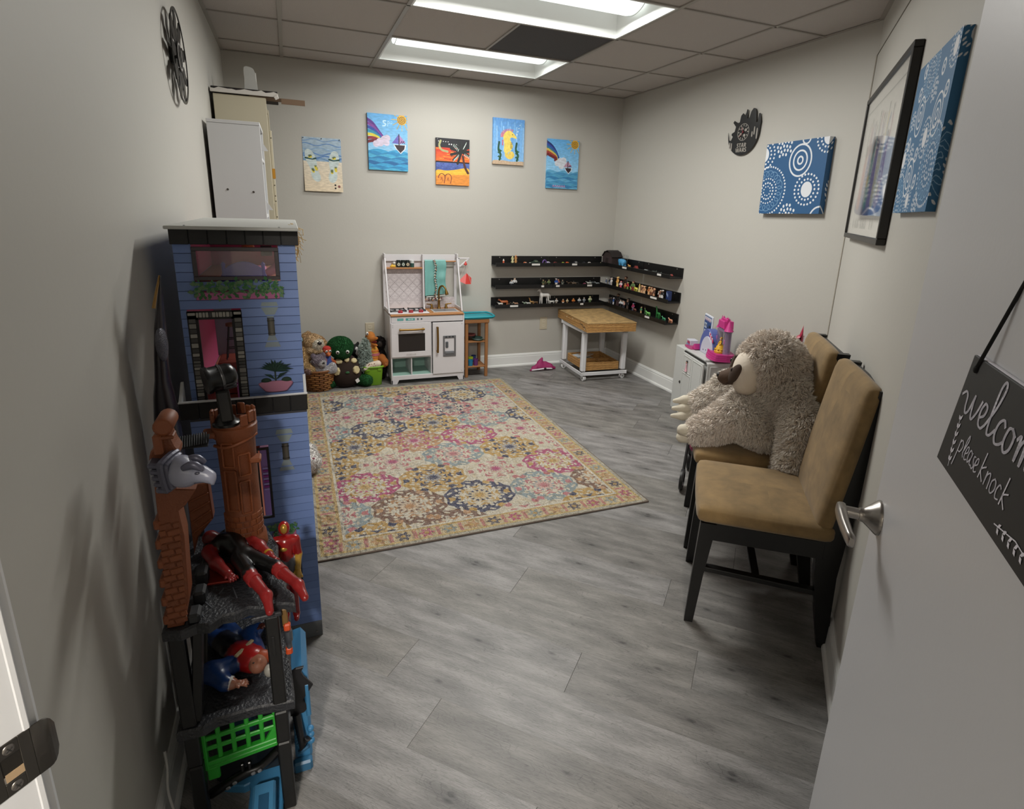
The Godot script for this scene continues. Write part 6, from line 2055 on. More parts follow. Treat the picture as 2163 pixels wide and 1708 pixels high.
func make_plush() -> void:
	var t := thing("wicker_basket", "round brown woven wicker basket full of soft toys beside the blue house", "basket", Vector3(0.125, 0.001, -4.575))
	var wk := [hx("8a5a2e", 0.6), hx("7a4c25", 0.6), hx("9a6a38", 0.6), hx("835328", 0.6)]
	var H := 0.165
	var n := 24
	var rows := 10
	var cell := S()
	rings(cell, range(7).map(func(i):
		var a: float = -0.5 + i / 6.0
		var b := 0.0045 * cos(a * PI) + 0.001
		return PackedVector3Array([Vector3(a * 0.056, -0.0068, b - 0.003), Vector3(a * 0.056, -0.005, b), Vector3(a * 0.056, 0.005, b), Vector3(a * 0.056, 0.0068, b - 0.003), Vector3(a * 0.056, 0, b - 0.006)])), true)
	cell.generate_normals()
	var cm := cell.commit()
	for r in rows:
		var y := (r + 0.5) * H / rows
		var R := lerpf(0.098, 0.138, pow(float(r) / rows, 0.8))
		for i in n / 2:
			var a := TAU * (i * 2 + r % 2) / n
			var o := obj("wicker_strand", cm, wk[(i * 7 + r * 3) % 4], t)
			o.transform = Transform3D(Basis(Vector3.UP, PI / 2 - a) * Basis().scaled(Vector3(R / 0.118, 1.08, 1.0)), Vector3(cos(a) * R, y, sin(a) * R))
	obj("liner", lathe(S(), [Vector2(0, 0.002), Vector2(0.095, 0.002), Vector2(0.134, H), Vector2(0.128, H), Vector2(0.09, 0.012), Vector2(0, 0.012)], 28), hx("4a2e16", 0.9), t)
	var rim := []
	for i in 37: rim.append(Vector3(cos(TAU * i / 36) * 0.138, H + 0.002, sin(TAU * i / 36) * 0.138))
	obj("rim", tube(S(), rim, 0.0075, 8), wk[1], t)
	var cl := cloth()
	# cream dog lying across the top
	t = thing("plush_dog", "cream and tan plush dog with a big black nose, topmost in the wicker basket", "plush toy", Vector3(0.105, 0.30, -4.585), 0.25, "soft toys in the wicker basket")
	var me := nets([[Vector3(-0.01, 0.075, 0.0), Vector3(0.072, 0.062, 0.066), Basis(), Color("c9ab84")], [Vector3(0.012, 0.062, 0.045), Vector3(0.046, 0.042, 0.045), Basis(), Color("d8d2c4")], [Vector3(-0.065, 0.118, -0.01), Vector3(-0.035, 0.140, -0.005), 0.022, 0.018, Color("bd9c74")], [Vector3(0.055, 0.09, -0.01), Vector3(0.082, 0.055, 0.0), 0.022, 0.018, Color("bd9c74")], [Vector3(-0.04, 0.0, -0.02), Vector3(0.04, 0.0, 0.0), 0.07, 0.06, Color("c4a57c")], [Vector3(-0.04, 0.02, 0.05), Vector3(0.04, 0.008, 0.065), 0.02, 0.018, Color("d3b994")]], 0.008, 0.016)
	obj("body", me, cl, t)
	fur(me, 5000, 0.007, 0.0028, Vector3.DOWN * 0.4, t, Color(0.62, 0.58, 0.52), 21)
	obj("nose", ell(S(), Vector3(0.018, 0.078, 0.088), Vector3(0.017, 0.014, 0.011)), hx("121010", 0.4), t)
	eyes(t, Vector3(0.004, 0.098, 0.054), 0.028, 0.006, false)
	# beige bear with a dusky paw at the left
	t = thing("plush_bear", "beige plush bear slumped at the left of the wicker basket, its dusky paw in front", "plush toy", Vector3(0.045, 0.155, -4.53), 0.0, "soft toys in the wicker basket")
	me = nets([[Vector3(-0.03, 0.08, 0.0), Vector3(0.05, 0.075, 0.05), Basis(), Color("bf9f70")], [Vector3(-0.02, 0.06, 0.04), Vector3(0.030, 0.028, 0.060), 0.030, 0.028, Color("c7aa7c")], [Vector3(0.0, 0.020, 0.066), Vector3(0.034, 0.024, 0.030), Basis(), Color("8a6f68")], [Vector3(-0.035, 0.155, -0.02), Vector3(0.045, 0.042, 0.042), Basis(), Color("bf9f70")]], 0.008, 0.014)
	obj("body", me, cl, t)
	fur(me, 4000, 0.007, 0.0028, Vector3.DOWN * 0.4, t, Color(0.6, 0.55, 0.5), 22)
	obj("blue_ear", ell(S(), Vector3(-0.045, 0.248, -0.03), Vector3(0.030, 0.026, 0.010)), hx("87a9b8"), t, "pale blue ear")
	obj("ear_lining", ell(S(), Vector3(-0.043, 0.246, -0.022), Vector3(0.018, 0.015, 0.006)), hx("3f4a5a"), t)
	# lavender-grey bear with white muzzle
	t = thing("plush_bear", "lavender-grey plush bear with a white muzzle at the front of the wicker basket", "plush toy", Vector3(0.130, 0.155, -4.495), 0.2, "soft toys in the wicker basket")
	me = nets([[Vector3(0, 0.085, 0), Vector3(0.052, 0.048, 0.048), Basis(), Color("9d929c")], [Vector3(0.016, 0.075, 0.036), Vector3(0.028, 0.025, 0.026), Basis(), Color("d3d0cf")], [Vector3(-0.036, 0.126, 0), Vector3(-0.04, 0.132, 0), 0.017, 0.015, Color("948894")], [Vector3(0.034, 0.128, 0), Vector3(0.038, 0.134, 0), 0.017, 0.015, Color("948894")], [Vector3(0, 0.01, -0.01), Vector3(0, 0.04, -0.01), 0.05, 0.045, Color("c6c2c4")]], 0.007, 0.012)
	obj("body", me, cl, t)
	fur(me, 4500, 0.006, 0.0026, Vector3.DOWN * 0.4, t, Color(0.6, 0.58, 0.6), 23)
	obj("nose", ell(S(), Vector3(0.020, 0.084, 0.062), Vector3(0.010, 0.008, 0.006)), hx("141212", 0.3), t)
	eyes(t, Vector3(0.006, 0.100, 0.044), 0.020, 0.005, false)
	# orange-red plush with round white eyes
	t = thing("plush_figure", "orange-red plush figure with round white eyes and a red cap in the wicker basket", "plush toy", Vector3(0.195, 0.185, -4.53), 0.3, "soft toys in the wicker basket")
	me = nets([[Vector3(0, 0.115, 0), Vector3(0.034, 0.036, 0.032), Basis(), Color("b35a34")], [Vector3(0, 0.145, -0.002), Vector3(0.034, 0.020, 0.034), Basis(), Color("a8342c")], [Vector3(0, 0.105, 0.03), Vector3(0, 0.10, 0.04), 0.013, 0.011, Color("b8673c")], [Vector3(0, 0.02, 0), Vector3(0, 0.07, 0), 0.036, 0.028, Color("3a4a86")], [Vector3(0.02, 0.06, 0.01), Vector3(0.055, 0.03, 0.025), 0.014, 0.012, Color("b35a34")], [Vector3(-0.02, 0.06, 0.01), Vector3(-0.045, 0.03, 0.03), 0.014, 0.012, Color("b35a34")]], 0.006, 0.010)
	obj("body", me, cl, t)
	eyes(t, Vector3(0, 0.127, 0.030), 0.013, 0.010)
	obj("cap_band", tube(S(), [Vector3(-0.03, 0.137, 0.014), Vector3(0, 0.137, 0.033), Vector3(0.03, 0.137, 0.014)], 0.005, 8), hx("bf5a3c"), t)
	t = thing("plush_sheep", "small white plush toy at the right rim of the wicker basket", "plush toy", Vector3(0.205, 0.155, -4.49), 0.0, "soft toys in the wicker basket")
	me = nets([[Vector3(-0.035, 0.012, 0.01), Vector3(0.02, 0.020, 0.0), 0.028, 0.033, Color("cfcdd0")], [Vector3(0.02, 0.045, 0.005), Vector3(0.024, 0.050, 0.005), 0.022, 0.02, Color("d6d4d6")]], 0.007, 0.012)
	obj("body", me, cl, t)
	fur(me, 2500, 0.006, 0.0026, Vector3.DOWN * 0.3, t, Color(0.8, 0.8, 0.82), 24)
	eyes(t, Vector3(0.024, 0.054, 0.024), 0.008, 0.003, false)
	# turtle: green head and feet, dark shell with cream belly panels
	t = thing("plush_turtle", "big plush turtle with a green head and a brown body patterned with cream panels", "plush toy", Vector3(0.325, 0.001, -4.575))
	var gr := Color("21592c")
	me = nets([[Vector3(-0.028, 0.325, 0.0), Vector3(0.098, 0.082, 0.080), Basis(), gr], [Vector3(-0.02, 0.285, 0.035), Vector3(0.070, 0.05, 0.055), Basis(), Color("1f5229")]], 0.010, 0.02)
	obj("head", me, cl, t)
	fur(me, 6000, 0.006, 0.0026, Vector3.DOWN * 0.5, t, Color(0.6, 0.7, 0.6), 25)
	eyes(t, Vector3(-0.018, 0.300, 0.082), 0.036, 0.015)
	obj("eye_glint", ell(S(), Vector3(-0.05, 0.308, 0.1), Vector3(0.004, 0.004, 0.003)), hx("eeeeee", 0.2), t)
	var br := Color("2c1d18")
	var sh := nets([[Vector3(0, 0.115, 0), Vector3(0.128, 0.125, 0.095), Basis(), br], [Vector3(0.0, 0.16, -0.01), Vector3(0.105, 0.105, 0.08), Basis(), br]], 0.011, 0.02)
	obj("shell_body", sh, cl, t)
	var cr := mt(Color("c2b48c"), 0.95, 0.0, "cream plush")
	for e in [[-0.052, 0.225, 0.05, 0.030, 0.2, 0.35], [0.012, 0.238, 0.032, 0.034, 0.0, 0.0], [0.068, 0.222, 0.042, 0.030, -0.3, -0.4], [-0.072, 0.150, 0.046, 0.048, 0.1, 0.5], [0.082, 0.150, 0.050, 0.046, -0.1, -0.5]]:
		var z := 0.095 * sqrt(maxf(0.05, 1.0 - pow(e[0] / 0.128, 2.0) - pow((e[1] - 0.125) / 0.14, 2.0)))
		var q := PackedVector2Array()
		for k in 7: q.append(Vector2(cos(TAU * k / 7 + e[4]) * e[2] * 0.62, sin(TAU * k / 7 + e[4]) * e[3] * 0.72))
		obj("belly_panel", prism(S(), q, -0.012, 0.006, Transform3D(Basis.from_euler(Vector3(-0.8 * (e[1] - 0.12) / 0.13, -e[5] * 1.3, 0)), Vector3(e[0], e[1], z + 0.004)), 0.005), cr, t, "cream belly panel")
	obj("green_badge", ell(S(), Vector3(0.010, 0.138, 0.096), Vector3(0.016, 0.010, 0.005)), hx("2a5a34"), t)
	obj("paw_print", prism(S(), smooth2([-0.012, -0.010, 0.012, -0.010, 0.010, 0.008, 0.0, 0.014, -0.010, 0.008], 3), 0.0, 0.003, Transform3D(Basis(Vector3.UP, -0.65), Vector3(-0.068, 0.146, 0.083))), hx("2c3550"), t)
	obj("care_tag", bxs(Vector3(0.084, 0.062, 0.078), Vector3(0.032, 0.030, 0.002), 0.0005, Basis.from_euler(Vector3(-0.2, 0.5, 0.35))), hx("c9c6c2"), t, "white care tag")
	for e in [[0.140, 0.052, 0.035], [-0.12, 0.05, 0.03]]:
		var ft := nets([[Vector3(e[0] * 0.75, 0.05, 0.0), Vector3(e[0] * 1.12, 0.050, e[2]), 0.042, 0.050, gr]], 0.010, 0.02)
		obj("foot", ft, cl, t)
		fur(ft, 2200, 0.006, 0.0026, Vector3.DOWN * 0.5, t, Color(0.6, 0.7, 0.6), 26)
	# skunk, between the turtle and the bin
	t = thing("plush_skunk", "black and white plush skunk behind the green turtle", "plush toy", Vector3(0.418, 0.001, -4.685))
	var bk := Color("131214")
	obj("body", nets([[Vector3(0, 0.12, 0), Vector3(0.06, 0.12, 0.055), Basis(), bk], [Vector3(-0.01, 0.27, 0.01), Vector3(0.045, 0.045, 0.042), Basis(), bk], [Vector3(0.006, 0.29, 0.045), Vector3(0.016, 0.245, 0.05), 0.012, 0.016, Color("d2d0cf")], [Vector3(-0.03, 0.312, 0), Vector3(-0.034, 0.322, 0), 0.014, 0.012, bk], [Vector3(0.02, 0.312, 0), Vector3(0.024, 0.322, 0), 0.014, 0.012, bk]], 0.008, 0.014), cl, t)
	eyes(t, Vector3(-0.005, 0.275, 0.050), 0.018, 0.006, false)
	# lime bin and its toys
	t = thing("storage_bin", "lime green plastic bin with a rolled rim holding soft toys next to the play kitchen", "bin", Vector3(0.540, 0.001, -4.585))
	var lm := hx("6f9e22", 0.4)
	var R := []
	for k in [[0.0, 0.060, 0.050], [0.004, 0.063, 0.053], [0.158, 0.076, 0.066]]: R.append(rrect(k[1], k[2], k[0]))
	obj("bin_wall", rings(S(), R, true, true, false), lm, t)
	obj("bin_lining", rings(S(), [rrect(0.072, 0.062, 0.158), rrect(0.058, 0.048, 0.006)], true, false, true), lm, t)
	var rr := []
	for v in rrect(0.079, 0.069, 0.156): rr.append(v)
	rr.append(rr[0])
	obj("rolled_rim", tube(S(), rr, 0.009, 8), lm, t)
	for x in [-0.045, 0.045]: obj("rib", bxs(Vector3(x, 0.14, 0.066), Vector3(0.03, 0.030, 0.008), 0.002), lm, t)
	t = thing("plush_bird", "shaggy pale grey-green plush bird leaning out of the lime bin", "plush toy", Vector3(0.490, 0.15, -4.585), 0.2, "soft toys in the lime bin")
	me = nets([[Vector3(0.0, 0.02, 0), Vector3(-0.008, 0.13, 0.0), 0.052, 0.036, Color("b4c2ba")], [Vector3(-0.008, 0.16, 0.005), Vector3(0.010, 0.215, 0.0), 0.030, 0.018, Color("bfcac2")]], 0.008, 0.02)
	obj("body", me, cl, t)
	fur(me, 5000, 0.020, 0.004, Vector3(-0.3, -0.3, 0), t, Color(0.55, 0.62, 0.6), 27, 0.9, 0.2)
	obj("dark_tip", ell(S(), Vector3(-0.035, 0.15, 0.02), Vector3(0.010, 0.022, 0.010)), hx("2b2a2a"), t)
	t = thing("plush_duck", "orange plush duck with open red beak and yellow shirt, tallest in the lime bin", "plush toy", Vector3(0.555, 0.16, -4.60), 0.1, "soft toys in the lime bin")
	me = nets([[Vector3(0.0, 0.05, 0), Vector3(0.0, 0.12, 0), 0.046, 0.034, Color("c98f3a")], [Vector3(-0.022, 0.225, -0.005), Vector3(0.040, 0.048, 0.042), Basis(), Color("a8682c")], [Vector3(-0.012, 0.215, 0.03), Vector3(0.012, 0.228, 0.062), 0.022, 0.012, Color("a8642a")], [Vector3(-0.008, 0.176, 0.025), Vector3(0.010, 0.168, 0.052), 0.018, 0.011, Color("a8642a")], [Vector3(-0.018, 0.14, 0), Vector3(-0.02, 0.19, 0), 0.025, 0.028, Color("a8682c")]], 0.0065, 0.010)
	obj("body", me, cl, t)
	obj("open_mouth", nets([[Vector3(-0.010, 0.195, 0.03), Vector3(0.008, 0.198, 0.055), 0.014, 0.008, Color("6a1a18")]], 0.005, 0.008), cl, t)
	obj("eye_white", ell(S(), Vector3(-0.052, 0.262, 0.022), Vector3(0.011, 0.014, 0.010)), hx("d2d0cc", 0.3), t)
	obj("pupil", ell(S(), Vector3(-0.052, 0.262, 0.032), Vector3(0.005, 0.006, 0.004)), hx("15110f", 0.2), t)
	obj("pink_band", lathe(S(), [Vector2(0.046, 0.0), Vector2(0.044, 0.022)], 20, xf(Vector3(0.002, 0.078, 0))), hx("a85a62"), t)
	for y in [0.112, 0.058]: obj("orange_stripe", lathe(S(), [Vector2(0.040 if y > 0.1 else 0.0475, 0.0), Vector2(0.038 if y > 0.1 else 0.0472, 0.010)], 20, xf(Vector3(0, y, 0))), hx("b8622a"), t)
	t = thing("plush_cub", "brown plush animal with a rounded foot hanging over the right side of the lime bin", "plush toy", Vector3(0.612, 0.150, -4.575), 0.0, "soft toys in the lime bin")
	obj("body", nets([[Vector3(-0.03, 0.03, -0.02), Vector3(0.0, 0.065, -0.005), 0.030, 0.032, Color("8a4f20")], [Vector3(0.0, 0.065, 0.0), Vector3(0.022, 0.040, 0.025), 0.03, 0.026, Color("935524")], [Vector3(0.022, 0.04, 0.025), Vector3(0.014, 0.012, 0.03), 0.026, 0.02, Color("8a4f20")]], 0.007, 0.012), cl, t)
	obj("foot_sole", ell(S(), Vector3(0.030, 0.028, 0.046), Vector3(0.016, 0.022, 0.008), Basis(Vector3.UP, 0.3)), hx("9a5c2c"), t)
	obj("toe_seam", tube(S(), [Vector3(0.022, 0.042, 0.052), Vector3(0.03, 0.038, 0.055), Vector3(0.038, 0.040, 0.051)], 0.0014, 5), hx("5a3212"), t)
	t = thing("plush_giraffe", "cream plush animal with pinkish brown speckles at the front of the lime bin", "plush toy", Vector3(0.545, 0.150, -4.535), 0.0, "soft toys in the lime bin")
	me = nets([[Vector3(-0.045, 0.018, 0.0), Vector3(0.03, 0.03, 0.0), 0.024, 0.028, Color("cdbfae")], [Vector3(-0.05, 0.01, 0.01), Vector3(-0.072, -0.004, 0.012), 0.016, 0.013, Color("d6cdbf")]], 0.0065, 0.010)
	obj("body", me, cl, t)
	for i in 12: obj("speckle", ell(S(), Vector3(-0.045 + i * 0.0075, 0.028 + 0.012 * sin(i * 2.3), 0.023 + 0.002 * cos(i)), Vector3(0.005, 0.004, 0.003), Basis(), 8, 5), hx("9a7464"), t)
	t = thing("plush_gorilla", "black plush animal in the shadow between the lime bin and the play kitchen", "plush toy", Vector3(0.622, 0.001, -4.715))
	me = nets([[Vector3(0, 0.13, 0), Vector3(0.045, 0.14, 0.05), Basis(), Color("17140f")], [Vector3(-0.005, 0.31, 0.0), Vector3(0.046, 0.05, 0.045), Basis(), Color("17140f")]], 0.009, 0.02)
	obj("body", me, cl, t)
	fur(me, 3000, 0.010, 0.003, Vector3.DOWN * 0.5, t, Color(0.6, 0.55, 0.5), 28)
	obj("face_patch", ell(S(), Vector3(-0.008, 0.305, 0.042), Vector3(0.024, 0.026, 0.01)), hx("2c2520"), t)

func rrect(x: float, z: float, y: float) -> PackedVector3Array:
	var p := PackedVector3Array()
	for i in 28:
		var a := TAU * i / 28
		var c := Vector2(cos(a), sin(a))
		c /= pow(pow(absf(c.x), 6.0) + pow(absf(c.y), 6.0), 1.0 / 6.0)
		p.append(Vector3(c.x * x, y, -c.y * z))
	return p

# ---------- black picture ledges in the corner and the miniatures on them ----------
const LY := [0.932, 0.739, 0.568]

func make_ledges() -> void:
	var bl := mt(Color(0.022, 0.021, 0.022), 0.45, 0.0, "ledge")
	var first: Node3D
	var made := []
	var rowname := ["top", "middle", "bottom"]
	for row in 3:
		for k in 4:
			var right := k > 1
			var nm: String = "black picture ledge, %s row on the %s, %s" % [rowname[row], "right wall" if right else "back wall", ["end nearer the kitchen", "end at the corner", "end at the corner", "end nearer the cabinet"][k]]
			var at := Vector3(2.83, LY[row], -4.20 + (-0.2765 if k == 2 else 0.2155)) if right else Vector3(1.886 + 0.549 * k, LY[row], ZB)
			if right: at.z = -4.538 + 0.5535 * (k - 2)
			var o: Node3D
			if first == null:
				first = thing("picture_ledge", nm, "ledge", at)
				o = first
				obj("back_board", bxs(Vector3(0, 0.041, 0.005), Vector3(0.545, 0.082, 0.010), 0.001), bl, o)
				obj("shelf_board", bxs(Vector3(0, 0.006, 0.065), Vector3(0.545, 0.012, 0.110), 0.001), bl, o)
				obj("front_lip", bxs(Vector3(0, 0.016, 0.123), Vector3(0.545, 0.032, 0.010), 0.001), bl, o)
				for x in [-0.20, 0.20]: obj("screw_head", cyl(S(), Vector3(x, 0.070, 0.010), Vector3(x, 0.070, 0.0112), 0.0042), hx("8f8b86", 0.4, 0.3), o)
			else:
				o = place(first, at, 0.0, nm)
			o.set_meta("group", "black picture ledges in the corner")
			if right: o.rotation.y = -PI / 2
			made.append([o, at, right, row])
	for q in made:
			var o: Node3D = q[0]
			var at: Vector3 = q[1]
			var right: bool = q[2]
			var row: int = q[3]
			var lab: Array = [[[1.985, 0.078], [2.366, 0.05], [-4.38, 0.07], [-3.852, 0.055]], [[2.059, 0.026], [2.208, 0.036], [2.533, 0.05], [-3.90, 0.09]], [[1.79, 0.076], [2.463, 0.032], [-4.266, 0.02], [-3.966, 0.066]]][row]
			for e in lab:
				var isr: bool = e[0] < 0.0
				if isr != right: continue
				var off: float = (e[0] - at.z) if right else (e[0] - at.x)
				if absf(off) > 0.272: continue
				obj("paper_label", bxs(Vector3(off, 0.018, 0.1284), Vector3(e[1], 0.016, 0.0008), 0.0), hx("c9c7c4"), o, "white paper label")
	var back := [
		["tower", 1.700, "c65a3c", "d8d2c8", "red and white toy lighthouse", 0.05], ["boat", 1.728, "d6d3cd", "b9b6b0", "tiny white toy sailing boat", 0.03], ["totem", 1.788, "c9bf94", "8f9a66", "cream and green carved totem figure", 0.075],
		["totem", 1.822, "b78a54", "8a3f2c", "tan and red totem figure", 0.085], ["car", 1.912, "c0643a", "d9d4c8", "orange toy car", 0.045], ["car", 1.956, "d0cfca", "3a3a3a", "tiny white toy car", 0.025], ["car", 2.010, "24352c", "6a6f5c", "long dark green toy truck", 0.08],
		["arch", 2.093, "5a3f7c", "7c5aa0", "purple toy arch", 0.05], ["car", 2.135, "cfcad8", "6a4a8c", "white and purple toy car", 0.05], ["car", 2.198, "6a2420", "2a2020", "dark red toy car", 0.05], ["car", 2.287, "a6b23a", "2f5a3a", "lime and green toy car", 0.04],
		["car", 2.327, "cf4f24", "d8a23a", "bright orange toy fire truck", 0.045], ["car", 2.405, "2b2b30", "c9c7c4", "black toy car with a white stripe", 0.06], ["car", 2.490, "17171a", "3a3a3e", "plain black toy car", 0.05], ["car", 2.545, "d9d6d0", "7a3a30", "white toy police car", 0.045], ["plane", 2.640, "c98f3a", "d9c9a0", "orange and cream toy plane", 0.055]]
	var mid := [
		["figure", 1.782, "c9cdd0", "2a2d33", "small white and black toy robot", 0.06], ["figure", 1.818, "e2e1df", "17181a", "white round-headed toy figure with black visor", 0.075], ["boat", 1.924, "a04a44", "d6c9c0", "red and white toy canoe", 0.07], ["figure", 2.092, "4f5a3c", "8a7a5a", "olive toy soldier with tan face", 0.055],
		["figure", 2.118, "5c5038", "2f3324", "brown crouching toy soldier", 0.045], ["figure", 2.155, "7a8a5a", "3f4a34", "pale green toy soldier", 0.055], ["figure", 2.220, "2f57a6", "d9cfc0", "blue robed toy figure", 0.065], ["figure", 2.248, "b0603a", "2a2d4a", "orange and navy toy figure", 0.06],
		["figure", 2.292, "55584f", "85887c", "grey toy knight", 0.05], ["beast", 2.365, "4a3a2c", "6a5540", "dark brown toy insect", 0.035], ["beast", 2.402, "6a5848", "3f3228", "light brown toy beetle", 0.035], ["beast", 2.440, "33302c", "4f4a44", "charcoal toy spider", 0.035],
		["car", 2.525, "8a3f55", "c9b4bc", "pinkish red toy car", 0.04], ["beast", 2.560, "b9b9b0", "6f706a", "pale grey toy creature", 0.035], ["beast", 2.605, "4b4f50", "73777a", "slate grey toy creature", 0.04], ["beast", 2.645, "7e8486", "b3b6b6", "silver toy creature", 0.03]]
	var bot := [
		["beast", 1.682, "d3cfc8", "3a332e", "white toy cow with brown patches", 0.035], ["beast", 1.726, "b8683e", "8a4a2c", "orange-brown toy horse", 0.055], ["beast", 1.772, "7a5c44", "5a4232", "brown toy lizard", 0.02], ["beast", 1.805, "3f3a33", "5c5548", "dark toy boar", 0.028], ["beast", 1.835, "b0876c", "d0b49c", "tan toy pig", 0.03],
		["beast", 1.925, "8ea08a", "c9cfc2", "grey-green toy crocodile", 0.03], ["beast", 1.952, "d0d3cc", "8a9088", "white toy sheep", 0.03], ["giraffe", 1.992, "b98f58", "7a5530", "tan toy giraffe", 0.065], ["beast", 2.030, "6a4f34", "4a3826", "dark brown toy bear", 0.035],
		["beast", 2.190, "d9d6d0", "a8a6a0", "small white toy dog", 0.04], ["figure", 2.240, "d6d2cc", "9a8d80", "white and grey toy cat figure", 0.05], ["figure", 2.298, "c98550", "e0d6c6", "orange and white toy animal figure", 0.045], ["figure", 2.350, "d3c3a0", "8a6a44", "cream toy dog figure", 0.045],
		["figure", 2.400, "d07a34", "3f2a1c", "orange toy tiger figure", 0.055], ["figure", 2.470, "d2d4d3", "4a4d50", "white and black toy zebra figure", 0.055], ["figure", 2.525, "a9adb0", "6d7276", "light grey toy elephant figure", 0.055], ["figure", 2.578, "c9cda8", "5f7a4a", "cream and green toy dinosaur figure", 0.068]]
	var rtop := [
		["beast", -4.425, "d9a75a", "a03a2c", "yellow and red toy bird", 0.03], ["car", -4.320, "7c2a26", "3a1c1a", "dark red toy wagon", 0.06], ["plane", -4.150, "9aa09f", "5c6262", "silver toy plane", 0.06], ["plane", -4.035, "3a3f3c", "6a706c", "dark grey toy plane", 0.06], ["plane", -3.930, "2a2d2c", "7a8480", "black toy plane", 0.06], ["car", -3.782, "8c3a34", "c9b0a4", "small red toy racing car", 0.03]]
	var rmid := [
		["figure", -4.790, "5a6f96", "cfd3d8", "blue and white toy figure", 0.055], ["figure", -4.745, "2a3040", "8a90a0", "navy toy figure", 0.065], ["figure", -4.690, "dcd8d4", "b8b0ac", "all white toy figure", 0.075], ["figure", -4.600, "d9a052", "efd08a", "yellow-haired toy doll", 0.095], ["figure", -4.478, "2a1c18", "4a2a22", "dark-haired toy doll", 0.110],
		["figure", -4.515, "d9c4cc", "c0506a", "white and pink toy doll", 0.065], ["figure", -4.440, "c07a3c", "8a4a2a", "orange toy doll", 0.055], ["figure", -4.395, "a82a34", "6f8a4a", "red dressed toy doll", 0.070], ["figure", -4.335, "5f7a4c", "7a2a2a", "green capped toy doll", 0.085], ["beast", -4.360, "b8c86a", "d8dc9a", "lime toy frog", 0.03],
		["beast", -4.285, "d6cf5a", "e8e2a0", "pale yellow toy duck", 0.045], ["tower", -4.230, "d8c48a", "c9a860", "cream toy candle", 0.08], ["figure", -4.190, "8a6a4c", "c99a70", "brown toy man", 0.07], ["figure", -4.155, "6a4a3c", "d0a078", "dark brown toy woman", 0.07], ["figure", -4.120, "b88a64", "d6b088", "tan toy man", 0.072],
		["figure", -4.085, "a8683c", "d9a878", "rust-coloured toy woman", 0.07], ["figure", -4.050, "c09a74", "7a4a34", "sand-coloured toy man", 0.072], ["figure", -4.015, "8a4a34", "d0a888", "reddish brown toy woman", 0.068], ["figure", -3.980, "5a3c30", "c08a68", "chestnut toy man", 0.066], ["figure", -3.945, "d6cfc6", "6a3a30", "white shirted toy man", 0.055],
		["figure", -3.905, "7a5040", "c9c0b4", "brown coated toy man", 0.066], ["figure", -3.868, "26262a", "d6d3d0", "black and white toy man", 0.072], ["block", -3.778, "1f2f5c", "8a9cc0", "dark blue toy letter block with white marks", 0.075]]
	var rbot := [
		["figure", -4.745, "2a2a2e", "6a5a50", "black clothed toy figure", 0.05], ["figure", -4.700, "1c1d22", "3a3c44", "dark armoured toy figure", 0.06], ["figure", -4.640, "2f4f8c", "d0cfd4", "blue toy figure with pale legs", 0.065], ["figure", -4.580, "1a1a1e", "3c2a2a", "tall black caped toy figure", 0.110], ["figure", -4.520, "d0d2d4", "1c1c20", "black and white striped toy figure", 0.065],
		["figure", -4.478, "c6c8cc", "26262c", "white toy trooper with black joints", 0.065], ["figure", -4.440, "b08a80", "33333a", "pinkish toy trooper", 0.065], ["figure", -4.405, "202126", "2f3138", "dark grey toy figure", 0.095], ["figure", -4.370, "141418", "4a3a34", "black toy figure with brown head", 0.085], ["figure", -4.318, "a0305a", "3f6a9c", "magenta and blue toy figure", 0.065],
		["beast", -4.250, "6a3f34", "8a5a4a", "reddish brown toy dinosaur", 0.035], ["figure", -4.172, "3f7a52", "b99a70", "green and tan toy figure", 0.055], ["giraffe", -4.105, "5c8a54", "c9a860", "green and yellow long-necked toy dinosaur", 0.055], ["beast", -4.040, "6fae5c", "3f6f3a", "light green toy dinosaur", 0.04], ["giraffe", -3.930, "2f7a3c", "4f9a50", "large leaf-green toy dragon", 0.095], ["beast", -3.805, "3f8a60", "6ab088", "sea-green toy lizard", 0.035], ["beast", -3.730, "c98a6a", "d9b09a", "pale orange toy animal", 0.035]]
	var sets := [[back, 0, false], [mid, 1, false], [bot, 2, false], [rtop, 0, true], [rmid, 1, true], [rbot, 2, true]]
	var r := RandomNumberGenerator.new()
	r.seed = 99
	for e in sets:
		var row: int = e[1]
		for it in e[0]:
			var d := 0.055 + r.randf_range(-0.012, 0.02)
			var y: float = LY[row] + 0.0125
			var at := Vector3(XR - d, y, it[1]) if e[2] else Vector3(it[1], y, ZB + d)
			mini_toy(it[0], at, -PI / 2 if e[2] else 0.0, it[2], it[3], "%s on the %s ledge, %s" % [it[4], rowname[row], "right wall" if e[2] else "back wall"], it[5], "miniatures on the %s %s ledge" % [rowname[row], "right" if e[2] else "back"], r.randf_range(-0.5, 0.5))
	# the larger pieces: white horse, brown barn, blue elephant
	var h := thing("toy_horse", "large white model horse standing taller than the ledge, bottom row on the back wall", "toy horse", Vector3(2.105, LY[2] + 0.0125, ZB + 0.062), 0.12)
	var w := Color("cfcdc9")
